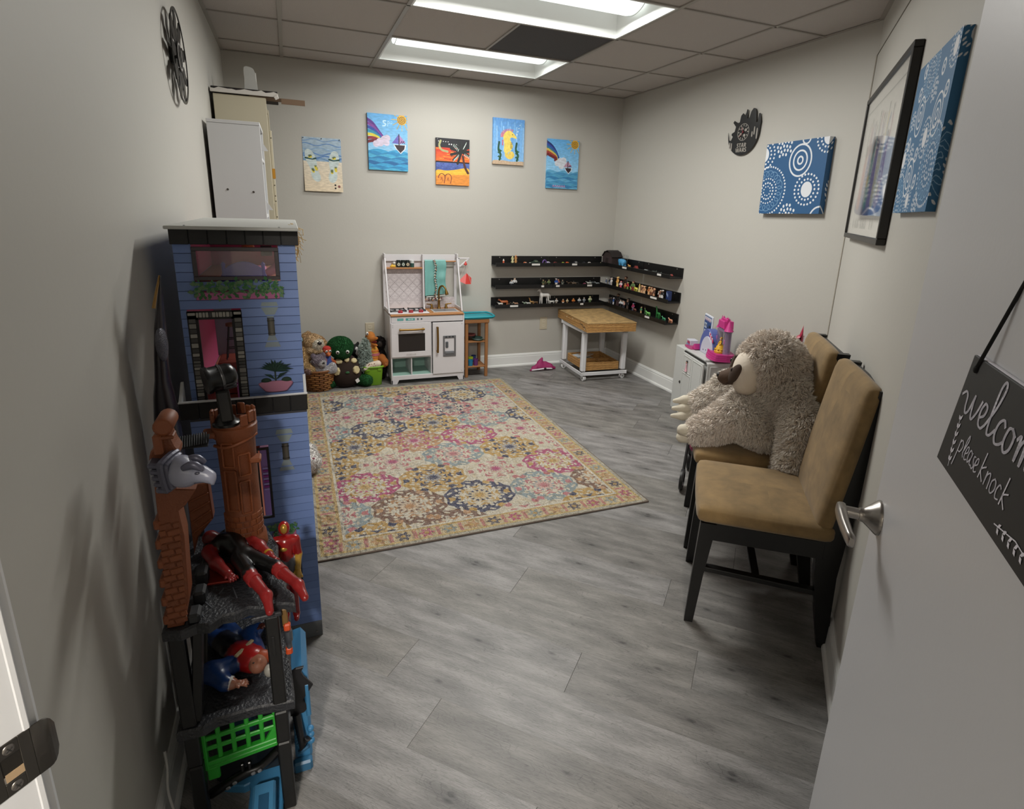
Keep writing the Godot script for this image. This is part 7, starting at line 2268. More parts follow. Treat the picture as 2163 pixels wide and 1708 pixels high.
	obj("body", nets([[Vector3(-0.026, 0.088, 0), Vector3(0.034, 0.088, 0), 0.018, 0.019, w], [Vector3(-0.028, 0.095, 0), Vector3(-0.050, 0.136, 0), 0.013, 0.008, w], [Vector3(-0.049, 0.138, 0), Vector3(-0.070, 0.126, 0), 0.009, 0.005, w],
		[Vector3(-0.030, 0.08, 0.010), Vector3(-0.027, 0.0, 0.012), 0.009, 0.0042, w], [Vector3(-0.032, 0.08, -0.010), Vector3(-0.036, 0.0, -0.012), 0.009, 0.0042, w], [Vector3(0.036, 0.082, 0.010), Vector3(0.042, 0.040, 0.012), 0.011, 0.005, w], [Vector3(0.042, 0.040, 0.012), Vector3(0.050, 0.0, 0.012), 0.005, 0.0042, w],
		[Vector3(0.034, 0.082, -0.010), Vector3(0.038, 0.040, -0.012), 0.011, 0.005, w], [Vector3(0.038, 0.040, -0.012), Vector3(0.042, 0.0, -0.012), 0.005, 0.0042, w]], 0.0045, 0.010), cloth(0.5, "toy"), h)
	for z in [-0.004, 0.004]: obj("ear", tube(S(), [Vector3(-0.046, 0.143, z), Vector3(-0.046, 0.154, z)], [0.003, 0.0008], 6), hx("cfcdc9"), h)
	obj("tail", tube(S(), [Vector3(0.052, 0.094, 0), Vector3(0.064, 0.08, 0), Vector3(0.066, 0.05, 0)], [0.004, 0.005, 0.002], 8), hx("bdbab4"), h)
	obj("mane", tube(S(), [Vector3(-0.044, 0.146, 0), Vector3(-0.036, 0.125, 0), Vector3(-0.020, 0.106, 0)], [0.003, 0.005, 0.003], 8), hx("bdbab4"), h)
	var b := thing("toy_barn", "dark brown wooden toy barn on the top ledge where the two walls meet", "toy barn", Vector3(XR - 0.072, LY[0] + 0.0125, -4.70), -PI / 2)
	var bm := hx("2c201e", 0.8)
	obj("barn_body", prism(S(), pv([-0.085, 0, 0.085, 0, 0.085, 0.075, 0.045, 0.115, -0.045, 0.115, -0.085, 0.075]), -0.05, 0.05, Transform3D(), 0.002), bm, b)
	for sx in [-1, 1]:
		obj("roof_slope", bxs(Vector3(sx * 0.072, 0.098, 0), Vector3(0.064, 0.006, 0.116), 0.001, Basis(Vector3.BACK, -sx * 0.80)), hx("1f1817", 0.9), b)
		obj("roof_slope", bxs(Vector3(sx * 0.024, 0.124, 0), Vector3(0.054, 0.006, 0.116), 0.001, Basis(Vector3.BACK, -sx * 0.30)), hx("1f1817", 0.9), b)
	for i in 9: obj("wall_plank", bxs(Vector3(-0.076 + i * 0.019, 0.04, 0.0508), Vector3(0.017, 0.07, 0.002), 0.0005), hx("35262a" if i % 2 else "2f2322", 0.9), b)
	obj("barn_door", bxs(Vector3(0, 0.035, 0.0525), Vector3(0.05, 0.06, 0.003), 0.001), hx("241a19"), b)
	var el := thing("toy_elephant", "light blue toy elephant beside the brown barn on the top ledge", "toy elephant", Vector3(XR - 0.070, LY[0] + 0.0125, -4.515), -PI / 2)
	var bc := Color("4f97c4")
	obj("body", nets([[Vector3(-0.012, 0.044, 0), Vector3(0.022, 0.044, 0), 0.026, 0.024, bc], [Vector3(-0.03, 0.05, 0), Vector3(-0.034, 0.046, 0), 0.020, 0.018, bc], [Vector3(-0.046, 0.045, 0), Vector3(-0.060, 0.016, 0), 0.010, 0.005, bc], [Vector3(-0.016, 0.03, 0.013), Vector3(-0.017, 0.0, 0.014), 0.010, 0.009, bc], [Vector3(-0.016, 0.03, -0.013), Vector3(-0.017, 0.0, -0.014), 0.010, 0.009, bc], [Vector3(0.026, 0.03, 0.013), Vector3(0.028, 0.0, 0.014), 0.010, 0.009, bc], [Vector3(0.026, 0.03, -0.013), Vector3(0.028, 0.0, -0.014), 0.010, 0.009, bc]], 0.005, 0.010), cloth(0.5, "toy"), el)
	for z in [-0.022, 0.022]: obj("ear", ell(S(), Vector3(-0.024, 0.052, z), Vector3(0.015, 0.018, 0.004)), hx("3f86b4"), el)
	var wi := thing("wire_toy", "thin bent wire toy standing behind the blue elephant on the top ledge", "toy", Vector3(XR - 0.03, LY[0] + 0.0125, -4.535), -PI / 2)
	for i in 4: obj("wire", tube(S(), spline([Vector3(-0.04 + i * 0.025, 0, 0), Vector3(-0.05 + i * 0.03, 0.06 + 0.012 * (i % 2), 0.004), Vector3(-0.03 + i * 0.025, 0.105, 0), Vector3(-0.01 + i * 0.02, 0.07, 0.003)], 5), 0.0012, 5), hx("8f9290", 0.4, 0.6), wi)

func mini_toy(kind: String, at: Vector3, turn: float, c1: String, c2: String, label: String, h: float, group: String, spin: float) -> void:
	var names := {"car": ["toy_car", "toy car"], "figure": ["toy_figurine", "figurine"], "beast": ["toy_animal", "toy animal"], "giraffe": ["toy_animal", "toy animal"], "boat": ["toy_boat", "toy boat"], "plane": ["toy_plane", "toy plane"], "totem": ["toy_totem", "figurine"], "tower": ["toy_tower", "toy"], "arch": ["toy_arch", "toy"], "block": ["toy_block", "toy"]}
	var t := thing(names[kind][0], label, names[kind][1], at, turn + spin * (0.6 if kind in ["car", "figure"] else 0.3), group)
	var m1 := hx(c1, 0.45)
	var m2 := hx(c2, 0.45)
	match kind:
		"car":
			var L := h
			var k := maxf(L, 0.035)
			obj("car_body", prism(S(), smooth2([-k * 0.5, k * 0.10, -k * 0.48, k * 0.26, -k * 0.28, k * 0.30, -k * 0.16, k * 0.46, k * 0.18, k * 0.46, k * 0.30, k * 0.30, k * 0.49, k * 0.26, k * 0.5, k * 0.10], 3), -k * 0.2, k * 0.2, Transform3D(), 0.001), m1, t)
			obj("windows", bxs(Vector3(k * 0.02, k * 0.36, 0), Vector3(k * 0.34, k * 0.11, k * 0.405), 0.001), m2, t)
			for x in [-0.3, 0.3]:
				for z in [-0.2, 0.2]: obj("wheel", cyl(S(), Vector3(x * k, k * 0.11, z * k - 0.002), Vector3(x * k, k * 0.11, z * k + 0.002), k * 0.11, -1.0, 10), hx("141414"), t)
		"figure":
			var w := h * 0.16
			obj("torso", lathe(S(), [Vector2(w * 0.9, h * 0.42), Vector2(w * 1.15, h * 0.60), Vector2(w * 1.2, h * 0.70), Vector2(w * 0.5, h * 0.76)], 10, Transform3D(), 1.0, 0.65), m1, t)
			for x in [-1, 1]:
				obj("leg", tube(S(), [Vector3(x * w * 0.55, 0, h * 0.02), Vector3(x * w * 0.5, h * 0.46, 0)], [w * 0.5, w * 0.62], 8), m2, t)
				obj("arm", tube(S(), [Vector3(x * w * 1.05, h * 0.70, 0), Vector3(x * w * 1.6, h * 0.54, h * 0.02), Vector3(x * w * 1.35, h * 0.42, h * 0.08)], [w * 0.42, w * 0.36, w * 0.3], 7), m1, t)
			obj("head", ell(S(), Vector3(0, h * 0.87, 0), Vector3(w * 0.85, h * 0.13, w * 0.85), Basis(), 10, 7), mt(Color(c1).lerp(Color("c89a78"), 0.6), 0.5, 0.0, "face"), t)
			obj("hair", ell(S(), Vector3(0, h * 0.92, -w * 0.2), Vector3(w * 0.95, h * 0.09, w * 0.9), Basis(), 10, 7), m2, t)
		"beast", "giraffe":
			var L := h * (1.3 if kind == "beast" else 0.62)
			var by := h * (0.62 if kind == "beast" else 0.42)
			var r := h * (0.22 if kind == "beast" else 0.11)
			obj("body", tube(S(), [Vector3(-L * 0.48, by, 0), Vector3(-L * 0.38, by, 0), Vector3(0, by * 0.97, 0), Vector3(L * 0.36, by, 0), Vector3(L * 0.46, by * 0.95, 0)], [r * 0.4, r, r * 0.95, r, r * 0.4], 9), m1, t)
			for x in [-0.34, 0.34]:
				for z in [-0.6, 0.6]: obj("leg", tube(S(), [Vector3(x * L, 0, z * r), Vector3(x * L, by, z * r)], [r * 0.26, r * 0.42], 7), m1, t)
			var hp := Vector3(-L * 0.62, h * 0.92, 0)
			obj("neck", tube(S(), [Vector3(-L * 0.38, by, 0), hp], [r * 0.7, r * 0.45], 8), m1, t)
			obj("head", ell(S(), hp + Vector3(-r * 0.5, 0, 0), Vector3(r * 1.0, r * 0.6, r * 0.55), Basis(), 9, 6), m2, t)
			obj("tail", tube(S(), [Vector3(L * 0.44, by, 0), Vector3(L * 0.62, by * 0.6, 0)], [r * 0.25, r * 0.1], 6), m2, t)
		"boat":
			obj("hull", prism(S(), smooth2([-h * 0.5, h * 0.16, -h * 0.42, 0.002, h * 0.42, 0.002, h * 0.5, h * 0.16, 0, h * 0.11], 3), -h * 0.12, h * 0.12, Transform3D(), 0.001), m1, t)
			obj("inside", bxs(Vector3(0, h * 0.12, 0), Vector3(h * 0.7, 0.003, h * 0.18), 0.001), m2, t)
		"plane":
			obj("fuselage", tube(S(), [Vector3(-h * 0.5, h * 0.14, 0), Vector3(-h * 0.3, h * 0.16, 0), Vector3(h * 0.2, h * 0.16, 0), Vector3(h * 0.5, h * 0.2, 0)], [h * 0.04, h * 0.1, h * 0.09, h * 0.03], 9), m1, t)
			obj("wing", prism(S(), pv([-h * 0.15, -h * 0.4, h * 0.08, -h * 0.42, h * 0.1, h * 0.42, -h * 0.15, h * 0.4]), -0.001, 0.001, Transform3D(Basis(Vector3.RIGHT, PI / 2), Vector3(0, h * 0.15, 0))), m2, t)
			obj("tail_fin", prism(S(), pv([h * 0.34, h * 0.2, h * 0.5, h * 0.2, h * 0.52, h * 0.38]), -0.001, 0.001), m2, t)
			obj("wheel", cyl(S(), Vector3(-h * 0.1, h * 0.05, -h * 0.08), Vector3(-h * 0.1, h * 0.05, h * 0.08), h * 0.05, -1.0, 10), hx("161616"), t)
		"totem":
			obj("post", lathe(S(), [Vector2(0.011, 0), Vector2(0.009, h * 0.2), Vector2(0.012, h * 0.35), Vector2(0.008, h * 0.5), Vector2(0.012, h * 0.7), Vector2(0.009, h * 0.85), Vector2(0, h)], 12), m1, t)
			for y in [0.28, 0.62]: obj("carved_wing", bxs(Vector3(0, h * y, 0), Vector3(0.032, h * 0.12, 0.006), 0.002), m2, t)
			obj("carved_face", ell(S(), Vector3(0, h * 0.8, 0.008), Vector3(0.007, 0.008, 0.005), Basis(), 8, 6), m2, t)
		"tower":
			obj("shaft", lathe(S(), [Vector2(0.010, 0), Vector2(0.007, h * 0.7), Vector2(0, h * 0.7)], 14), m1, t)
			obj("gallery", lathe(S(), [Vector2(0.009, h * 0.68), Vector2(0.009, h * 0.74), Vector2(0.005, h * 0.76), Vector2(0.005, h * 0.9), Vector2(0, h)], 14), m2, t)
		"arch":
			var p := []
			for i in 13: p.append(Vector3(cos(PI * i / 12) * h * 0.4, sin(PI * i / 12) * h * 0.7 + 0.004, 0))
			obj("arch_hoop", tube(S(), p, 0.006, 10), m1, t)
			obj("arch_base", bxs(Vector3(0, 0.003, 0), Vector3(h * 1.1, 0.006, 0.03), 0.001), m2, t)
		"block":
			obj("block_body", bxs(Vector3(0, h * 0.5, 0), Vector3(h * 0.62, h, 0.03), 0.003), m1, t)
			for i in 3: obj("printed_mark", bxs(Vector3(-0.012 + i * 0.011, h * (0.75 - 0.1 * i), 0.0153), Vector3(0.007, h * 0.3, 0.0008), 0.0), m2, t)

# ---------- tray table on wheels, cabinet of toys ----------
func make_cart() -> void:
	var wh := mt(Color(0.80, 0.80, 0.81), 0.4, 0.0, "cart white")
	var ply := hx("b08a52", 0.6)
	var t := thing("rolling_table", "white open frame table on casters carrying a thick unfinished wooden tray lid", "table", Vector3(2.455, 0, -4.400), deg_to_rad(-3.0))
	var X := 0.215
	var Z := 0.235
	for x in [-1, 1]:
		for z in [-1, 1]:
			obj("leg", bxs(Vector3(x * (X - 0.024), 0.255, z * (Z - 0.024)), Vector3(0.046, 0.345, 0.046), 0.010), wh, t)
			var c := Node3D.new()
			c.name = "caster"
			t.add_child(c, true)
			c.position = Vector3(x * (X - 0.03), 0, z * (Z - 0.03))
			c.rotation.y = 0.7 * x + z
			for o in [-0.008, 0.008]: obj("wheel", tube(S(), [Vector3(o - 0.0055, 0.022, 0.01), Vector3(o - 0.004, 0.022, 0.01), Vector3(o + 0.004, 0.022, 0.01), Vector3(o + 0.0055, 0.022, 0.01)], [0.018, 0.0218, 0.0218, 0.018], 18), hx("c9c9ca", 0.4), c)
			obj("fork", bxs(Vector3(0, 0.044, 0.004), Vector3(0.014, 0.020, 0.026), 0.003), hx("2c2c2e", 0.5), c)
			obj("hub", cyl(S(), Vector3(-0.015, 0.022, 0.01), Vector3(0.015, 0.022, 0.01), 0.005), hx("3a3a3c"), c)
	for y in [0.066, 0.440]:
		var p := smooth2([-X, -Z + 0.03, -X, Z - 0.03, -X + 0.03, Z, X - 0.03, Z, X, Z - 0.03, X, -Z + 0.03, X - 0.03, -Z, -X + 0.03, -Z], 3)
		obj("frame_rim", prism(S(), p, 0.0, 0.030, Transform3D(Basis(Vector3.RIGHT, -PI / 2), Vector3(0, y - 0.015, 0)), 0.004), wh, t)
	var lid := thing("wooden_tray", "thick unfinished wooden tray turned upside down as the top of the white rolling table", "tray", Vector3(2.450, 0.4555, -4.392), deg_to_rad(-5.0))
	var pine := mt(Color(1, 1, 1), 0.6, 0.0, "tray pine")
	var pi := Pic.new(512, 64, "a87c45")
	for k in 26:
		var l := []
		for i in 33: l.append(Vector2(i / 32.0, 0.04 * k + 0.05 * sin(i * 0.23 + k * 0.5) + 0.02 * sin(i * 0.9)))
		pi.line(l, 0.0022 + 0.0012 * (k % 3), ["8f6636", "b98c52", "7c562c", "c39a60"][k % 4])
	pi.brush(3, 0.16, 0.02, 0.2)
	pine.albedo_texture = tex(pi.im)
	pine.uv1_triplanar = true
	pine.uv1_scale = Vector3(2.2, 11.0, 2.2)
	var lx := 0.222
	var lz := 0.355
	for e in [[Vector3(0, 0.036, lz - 0.009), Vector3(2 * lx, 0.072, 0.018)], [Vector3(0, 0.036, -lz + 0.009), Vector3(2 * lx, 0.072, 0.018)], [Vector3(-lx + 0.009, 0.036, 0), Vector3(0.018, 0.072, 2 * lz - 0.037)], [Vector3(lx - 0.009, 0.036, 0), Vector3(0.018, 0.072, 2 * lz - 0.037)]]:
		obj("side_board", bxs(e[0], e[1], 0.002), pine, lid)
	var om := mt(Color(1, 1, 1), 0.7, 0.0, "tray panel")
	var op := Pic.new(256, 256, "a28558")
	op.brush(6, 0.22, 0.03, 0.03)
	op.brush(8, 0.18, 0.25, 0.25)
	om.albedo_texture = tex(op.im)
	om.uv1_triplanar = true
	om.uv1_scale = Vector3.ONE * 2.0
	obj("panel", bxs(Vector3(0, 0.0755, 0), Vector3(2 * lx + 0.004, 0.007, 2 * lz + 0.004), 0.001), om, lid)
	obj("pencil_scribble", tube(S(), spline([Vector3(-lx - 0.0012, 0.055, 0.20), Vector3(-lx - 0.0012, 0.045, 0.215), Vector3(-lx - 0.0012, 0.050, 0.24), Vector3(-lx - 0.0012, 0.033, 0.27), Vector3(-lx - 0.0012, 0.036, 0.29), Vector3(-lx - 0.0012, 0.022, 0.315)], 5), 0.002, 5), hx("2a211a"), lid, "black pencil scribble")
	for e in [[0.05, 0.05, -0.12], [0.058, 0.0, 0.02], [0.02, 0.02, 0.30]]: obj("paint_chip", bxs(Vector3(-lx - 0.0003, e[0], e[2]), Vector3(0.001, 0.010, 0.012), 0.0), hx("d3c6a8"), lid)
	# wooden bin on the lower rim, with papers
	var bin := thing("wooden_box", "shallow divided wooden box on the lower rim of the rolling table", "box", Vector3(2.455, 0.0815, -4.400), deg_to_rad(-3.0))
	for e in [[Vector3(0, 0.035, 0.185), Vector3(0.33, 0.07, 0.012)], [Vector3(0, 0.035, -0.185), Vector3(0.33, 0.07, 0.012)], [Vector3(-0.160, 0.035, 0), Vector3(0.012, 0.07, 0.358)], [Vector3(0.160, 0.035, 0), Vector3(0.012, 0.07, 0.358)], [Vector3(0, 0.033, 0.02), Vector3(0.308, 0.062, 0.010)], [Vector3(0.02, 0.031, 0.10), Vector3(0.010, 0.056, 0.150)]]: obj("board", bxs(e[0], e[1], 0.0015), pine, bin)
	obj("bottom", bxs(Vector3(0, 0.003, 0), Vector3(0.31, 0.006, 0.36), 0.0), ply, bin)
	var r := RandomNumberGenerator.new()
	r.seed = 31
	for i in 7:
		var pb := thing("picture_book", "%s booklet, %s in the heap in the box under the table" % [["white", "pale grey", "dark green", "cream", "black and white", "bluish white", "light tan"][i], ["lowest", "second from below", "third from below", "fourth from below", "fifth from below", "second from the top", "topmost"][i]], "booklet", Vector3(2.375 + r.randf_range(-0.02, 0.06), 0.0885 + 0.0105 * i, -4.48 + r.randf_range(-0.03, 0.03)), r.randf_range(-0.6, 0.6), "booklets in the wooden box")
		obj("pages", bxs(Vector3(0, 0.004, 0), Vector3(0.125, 0.007, 0.095), 0.001), hx("c9c6c0"), pb)
		obj("cover", bxs(Vector3(0, 0.0086, 0), Vector3(0.127, 0.0016, 0.097), 0.0004), hx(["d0cfca", "a9aaa8", "2f4a3f", "c9c0ab", "3a3a3a", "bfc6cf", "b49a7c"][i], 0.5), pb)
	for i in 5:
		var cc := thing("paper_card", "%s scattered in the front part of the wooden box" % ["white card with torn corner", "cream card", "small tan card", "grey card", "folded white card"][i], "card", Vector3(2.36 + 0.028 * i, 0.0885 + 0.0035 * i, -4.31 + 0.02 * sin(i * 2.0)), i * 0.8, "cards in the wooden box")
		obj("card", bxs(Vector3(0, 0.0015, 0), Vector3(0.06, 0.002, 0.035), 0.0005), hx(["d6d3cc", "cfc2a0", "b0926a", "9c9c98", "dcdad6"][i]), cc)
		obj("printed_line", bxs(Vector3(0, 0.0027, 0), Vector3(0.035, 0.0005, 0.004), 0.0), hx("5a554e"), cc)
	# the crumpled magenta garment on the floor
	var g := thing("dress_up_skirt", "crumpled magenta cloth with a white hem on the floor beside the rolling table", "cloth", Vector3(2.055, 0, -4.625))
	var mc := Color("8a1f55")
	var lump := nets([[Vector3(-0.08, 0.018, 0.0), Vector3(0.08, 0.022, 0.01), 0.022, 0.026, mc], [Vector3(-0.02, 0.03, -0.01), Vector3(0.03, 0.035, -0.02), 0.035, 0.034, mc], [Vector3(-0.01, 0.06, -0.02), Vector3(0.012, 0.098, -0.03), 0.028, 0.010, mc], [Vector3(-0.10, 0.010, 0.02), Vector3(-0.125, 0.008, 0.03), 0.016, 0.008, mc], [Vector3(0.08, 0.02, 0.01), Vector3(0.12, 0.014, 0.02), 0.024, 0.012, mc], [Vector3(0.04, 0.05, -0.01), Vector3(0.085, 0.035, 0.0), 0.022, 0.018, mc], [Vector3(-0.05, 0.04, 0.0), Vector3(-0.07, 0.02, 0.02), 0.016, 0.014, mc]], 0.006, 0.012)
	obj("crumpled_cloth", lump, cloth(0.7, "satin cloth"), g)
	obj("white_hem", tube(S(), spline([Vector3(-0.115, 0.010, 0.034), Vector3(-0.06, 0.014, 0.040), Vector3(-0.02, 0.018, 0.044), Vector3(0.03, 0.020, 0.046), Vector3(0.09, 0.014, 0.042)], 5), [0.003] + range(19).map(func(i): return 0.011) + [0.003], 8, true, 0.6), hx("cdc6cc", 0.7), g)
	obj("black_spot", ell(S(), Vector3(0.012, 0.020, 0.052), Vector3(0.014, 0.011, 0.008)), hx("1c1418"), g)

func make_cabinet() -> void:
	var wh := mt(Color(0.74, 0.745, 0.735), 0.42, 0.0, "cabinet")
	var a := deg_to_rad(-90.0 - 13.4)    # its front looks to the left wall, a little towards the door
	var t := thing("toy_cabinet", "low white toy cabinet with framed doors and doll-shaped handles, loaded with toys", "cabinet", Vector3(2.606, 0, -3.406), a)
	# local: x along the front from the far corner to the near one, z out of the front
	var L := 0.50
	var D := 0.205
	var H := 0.488
	obj("carcass", bxs(Vector3(L * 0.5, H * 0.5 - 0.008, -D * 0.5 - 0.004), Vector3(L, H - 0.016, D - 0.008), 0.003), wh, t)
	obj("top_board", bxs(Vector3(L * 0.5 - 0.02, H - 0.007, -D * 0.5 - 0.008), Vector3(L - 0.05, 0.014, D), 0.003), wh, t)
	obj("far_post", bxs(Vector3(0.075, H * 0.5, -0.004), Vector3(0.150, H - 0.004, 0.014), 0.003), wh, t)
	obj("dark_gap", bxs(Vector3(0.325, H - 0.0135, 0.003), Vector3(0.34, 0.008, 0.006), 0.0), hx("15130f"), t)
	var d := Node3D.new()
	d.name = "door"
	d.position = Vector3(0.155, 0, 0.004)
	d.rotation.y = -0.03
	t.add_child(d)
	obj("door_leaf", bxs(Vector3(0.172, 0.238, 0.004), Vector3(0.34, 0.462, 0.012), 0.002), wh, d)
	for e in [[0.025, 0.155, 0.34, 0.452], [0.025, 0.155, 0.02, 0.325], [0.185, 0.325, 0.02, 0.452]]:
		var s := S()
		var P := [Vector3(e[0], e[2], 0.0105), Vector3(e[1], e[2], 0.0105), Vector3(e[1], e[3], 0.0105), Vector3(e[0], e[3], 0.0105)]
		for k in 4: bar(s, P[k], P[(k + 1) % 4], 0.006, 0.004, 0.001)
		obj("door_moulding", s, wh, d)
	var s2 := S()
	var P2 := [Vector3(L + 0.001, 0.03, -0.03), Vector3(L + 0.001, 0.03, -D + 0.02), Vector3(L + 0.001, H - 0.04, -D + 0.02), Vector3(L + 0.001, H - 0.04, -0.03)]
	for k in 4: bar(s2, P2[k], P2[(k + 1) % 4], 0.006, 0.004, 0.001)
	obj("side_moulding", s2, wh, t)
	for e in [[0.095, 0.395], [0.080, 0.105]]:
		var h := Node3D.new()
		h.name = "doll_handle"
		h.position = Vector3(e[0], e[1], 0.018)
		d.add_child(h, true)
		obj("doll_dress", lathe(S(), [Vector2(0.011, -0.045), Vector2(0.006, -0.02), Vector2(0.004, -0.002), Vector2(0.005, 0.008), Vector2(0, 0.014)], 12), hx("c99aa4"), h)
		obj("doll_head", ell(S(), Vector3(0, 0.020, 0), Vector3(0.0065, 0.008, 0.0065), Basis(), 10, 7), hx("b88f7c"), h)
		obj("doll_hair", ell(S(), Vector3(0, 0.026, -0.002), Vector3(0.008, 0.008, 0.007), Basis(), 10, 7), hx("231a18"), h)
	obj("lock_knob", lathe(S(), [Vector2(0.011, 0), Vector2(0.010, 0.004), Vector2(0.005, 0.007), Vector2(0, 0.008)], 14, xf(Vector3(0.125, 0.235, 0.003), 90)), hx("2c2b26", 0.4, 0.5), t)
	# toys on its top
	var Y := 0.489
	var pk := hx("b8327c", 0.4)
	var ca := thing("toy_castle", "pink and clear lilac plastic toy castle with pointed turrets on the white cabinet", "toy castle", Vector3(2.635, Y, -2.955), deg_to_rad(-110))
	var lil := mt(Color(0.62, 0.55, 0.70, 0.45), 0.2, 0.0, "clear lilac")
	lil.transparency = BaseMaterial3D.TRANSPARENCY_ALPHA
	for i in 4:
		obj("base_step", prism(S(), smooth2([-0.092, -0.05, -0.092, 0.03 + 0.03, -0.06, 0.085 - 0.006 * i, 0.0, 0.095 - 0.007 * i, 0.06, 0.085 - 0.006 * i, 0.092, 0.06, 0.092, -0.05], 4), 0.0, 0.012, Transform3D(Basis(Vector3.RIGHT, PI / 2), Vector3(0, 0.012 + 0.012 * i, 0)), 0.002), pk, ca)
	for x in [-0.070, 0.070]:
		obj("clear_tower", lathe(S(), [Vector2(0.024, 0.048), Vector2(0.022, 0.20), Vector2(0.026, 0.205)], 16, xf(Vector3(x, 0, 0))), lil, ca)
		obj("turret_roof", lathe(S(), [Vector2(0.031, 0.203), Vector2(0.020, 0.225), Vector2(0.010, 0.255), Vector2(0.003, 0.268), Vector2(0.0015, 0.285), Vector2(0, 0.285)], 18, xf(Vector3(x, 0, 0))), pk, ca)
		obj("tower_window", bxs(Vector3(x, 0.13, 0.022), Vector3(0.014, 0.03, 0.003), 0.001), hx("a9568c"), ca)
	obj("back_screen", bxs(Vector3(0, 0.125, -0.028), Vector3(0.10, 0.155, 0.004), 0.001), hx("4a2a44", 0.4), ca)
	for i in 6: obj("gate_bar", cyl(S(), Vector3(-0.036 + i * 0.0145, 0.05, -0.018), Vector3(-0.036 + i * 0.0145, 0.185, -0.018), 0.0022, -1.0, 8), hx("a58a5a", 0.4, 0.3), ca)
	obj("balcony", bxs(Vector3(0, 0.198, -0.005), Vector3(0.116, 0.022, 0.06), 0.004), lil, ca)
	obj("hall_roof", prism(S(), pv([-0.055, 0.212, 0.055, 0.212, 0.047, 0.262, -0.047, 0.262]), -0.035, 0.030, Transform3D(), 0.003), pk, ca)
	obj("roof_ridge", bxs(Vector3(0, 0.268, 0), Vector3(0.094, 0.016, 0.022), 0.003), pk, ca)
	for x in [-0.040, 0.022, 0.042]: obj("roof_finial", lathe(S(), [Vector2(0.006, 0.262), Vector2(0.006, 0.282), Vector2(0.002, 0.284), Vector2(0, 0.294)], 8, xf(Vector3(x, 0, 0))), pk, ca)
	var gw := thing("gown_doll", "small figurine in a tiered yellow ball gown standing in the toy castle's gateway", "figurine", Vector3(2.600, Y + 0.049, -2.940), deg_to_rad(-110))
	var ye := hx("cf9f22", 0.5)
	obj("gown", lathe(S(), [Vector2(0.034, 0), Vector2(0.036, 0.012), Vector2(0.031, 0.016), Vector2(0.031, 0.026), Vector2(0.025, 0.032), Vector2(0.024, 0.043), Vector2(0.014, 0.054), Vector2(0.007, 0.062), Vector2(0.010, 0.074), Vector2(0.006, 0.082), Vector2(0, 0.083)], 20), ye, gw)
	for i in 9: obj("swag", ell(S(), Vector3(cos(i * TAU / 9) * 0.029, 0.024, sin(i * TAU / 9) * 0.029), Vector3(0.008, 0.005, 0.008), Basis(), 8, 6), hx("b8891c", 0.5), gw)
	obj("head", ell(S(), Vector3(0, 0.092, 0), Vector3(0.0085, 0.010, 0.0085), Basis(), 10, 8), hx("c99f7c"), gw)
	obj("hair", ell(S(), Vector3(0, 0.098, -0.002), Vector3(0.010, 0.009, 0.009), Basis(), 10, 8), hx("9c7422"), gw)
	for x in [-1, 1]: obj("arm", tube(S(), [Vector3(x * 0.010, 0.076, 0), Vector3(x * 0.017, 0.062, 0.006), Vector3(x * 0.010, 0.052, 0.012)], 0.003, 7), ye, gw)
	var fan := thing("toy_fan_house", "blue-violet and white half-round plastic toy with grooved rim, left of the pink castle", "toy", Vector3(2.645, Y, -3.105), deg_to_rad(-104))
	var vi := hx("55619e", 0.45)
	var arc := PackedVector2Array()
	for i in 17: arc.append(Vector2(cos(PI * (0.06 + 0.88 * i / 16.0)) * 0.112, sin(PI * (0.06 + 0.88 * i / 16.0)) * 0.175 + 0.0))
	arc.append(Vector2(-0.112, 0)); arc.append(Vector2(0.112, 0))
	obj("violet_shell", prism(S(), arc, -0.035, 0.02, Transform3D(), 0.004), vi, fan)
	var arc2 := PackedVector2Array()
	for v in arc: arc2.append(Vector2(v.x * 0.8 + 0.022, v.y * 0.72))
	obj("white_face", prism(S(), arc2, 0.02, 0.028, Transform3D(), 0.002), hx("bdbccb", 0.4), fan)
	for e in [[0.02, 0.03], [0.07, 0.035], [-0.02, 0.025], [0.04, 0.012]]: obj("knob", cyl(S(), Vector3(e[0], e[1], 0.028), Vector3(e[0], e[1], 0.031), 0.004), hx("6a6a86"), fan)
	for i in 6: obj("awning_stripe", bxs(Vector3(0.04 + i * 0.011, 0.148 - i * 0.008, 0.022), Vector3(0.009, 0.024, 0.006), 0.001), hx("c9386a" if i % 2 else "d6d0d8"), fan)
	var p := Pic.new(220, 200, "2f4f86")
	p.rect(0.03, 0.03, 0.94, 0.10, "c8ccd8")
	for i in 9: p.rect(0.04 + i * 0.104, 0.05, 0.05, 0.12, "a83a52" if i % 2 else "cfd2dc")
	for i in 2:
		for j in 3:
			p.rect(0.07 + i * 0.17, 0.24 + j * 0.24, 0.14, 0.19, "b9c3d0")
			p.disc(0.14 + i * 0.17, 0.33 + j * 0.24, 0.04, ["4a3a34", "8c6a54", "3a4a5c"][j])
	p.poly(pv([0.45, 0.95, 0.47, 0.45, 0.53, 0.30, 0.60, 0.45, 0.63, 0.95]), "2a2730")
	p.rect(0.68, 0.28, 0.26, 0.13, "1d2436")
	p.rect(0.68, 0.50, 0.26, 0.40, "6f86ae")
	p.brush(4, 0.1)
	var sg := thing("toy_shop_panel", "upright blue printed toy shop panel with white border behind the violet toy", "toy", Vector3(2.690, Y, -3.185), deg_to_rad(-112))
	obj("panel_board", bxs(Vector3(0, 0.128, 0), Vector3(0.175, 0.255, 0.012), 0.004), hx("c9cdd8", 0.4), sg)
	var fs := S()
	face_uv(fs, 0.155, 0.205, 0.0068, xf(Vector3(0, 0.142, 0)))
	obj("printed_face", fs, printed(p.im, 0.4), sg)
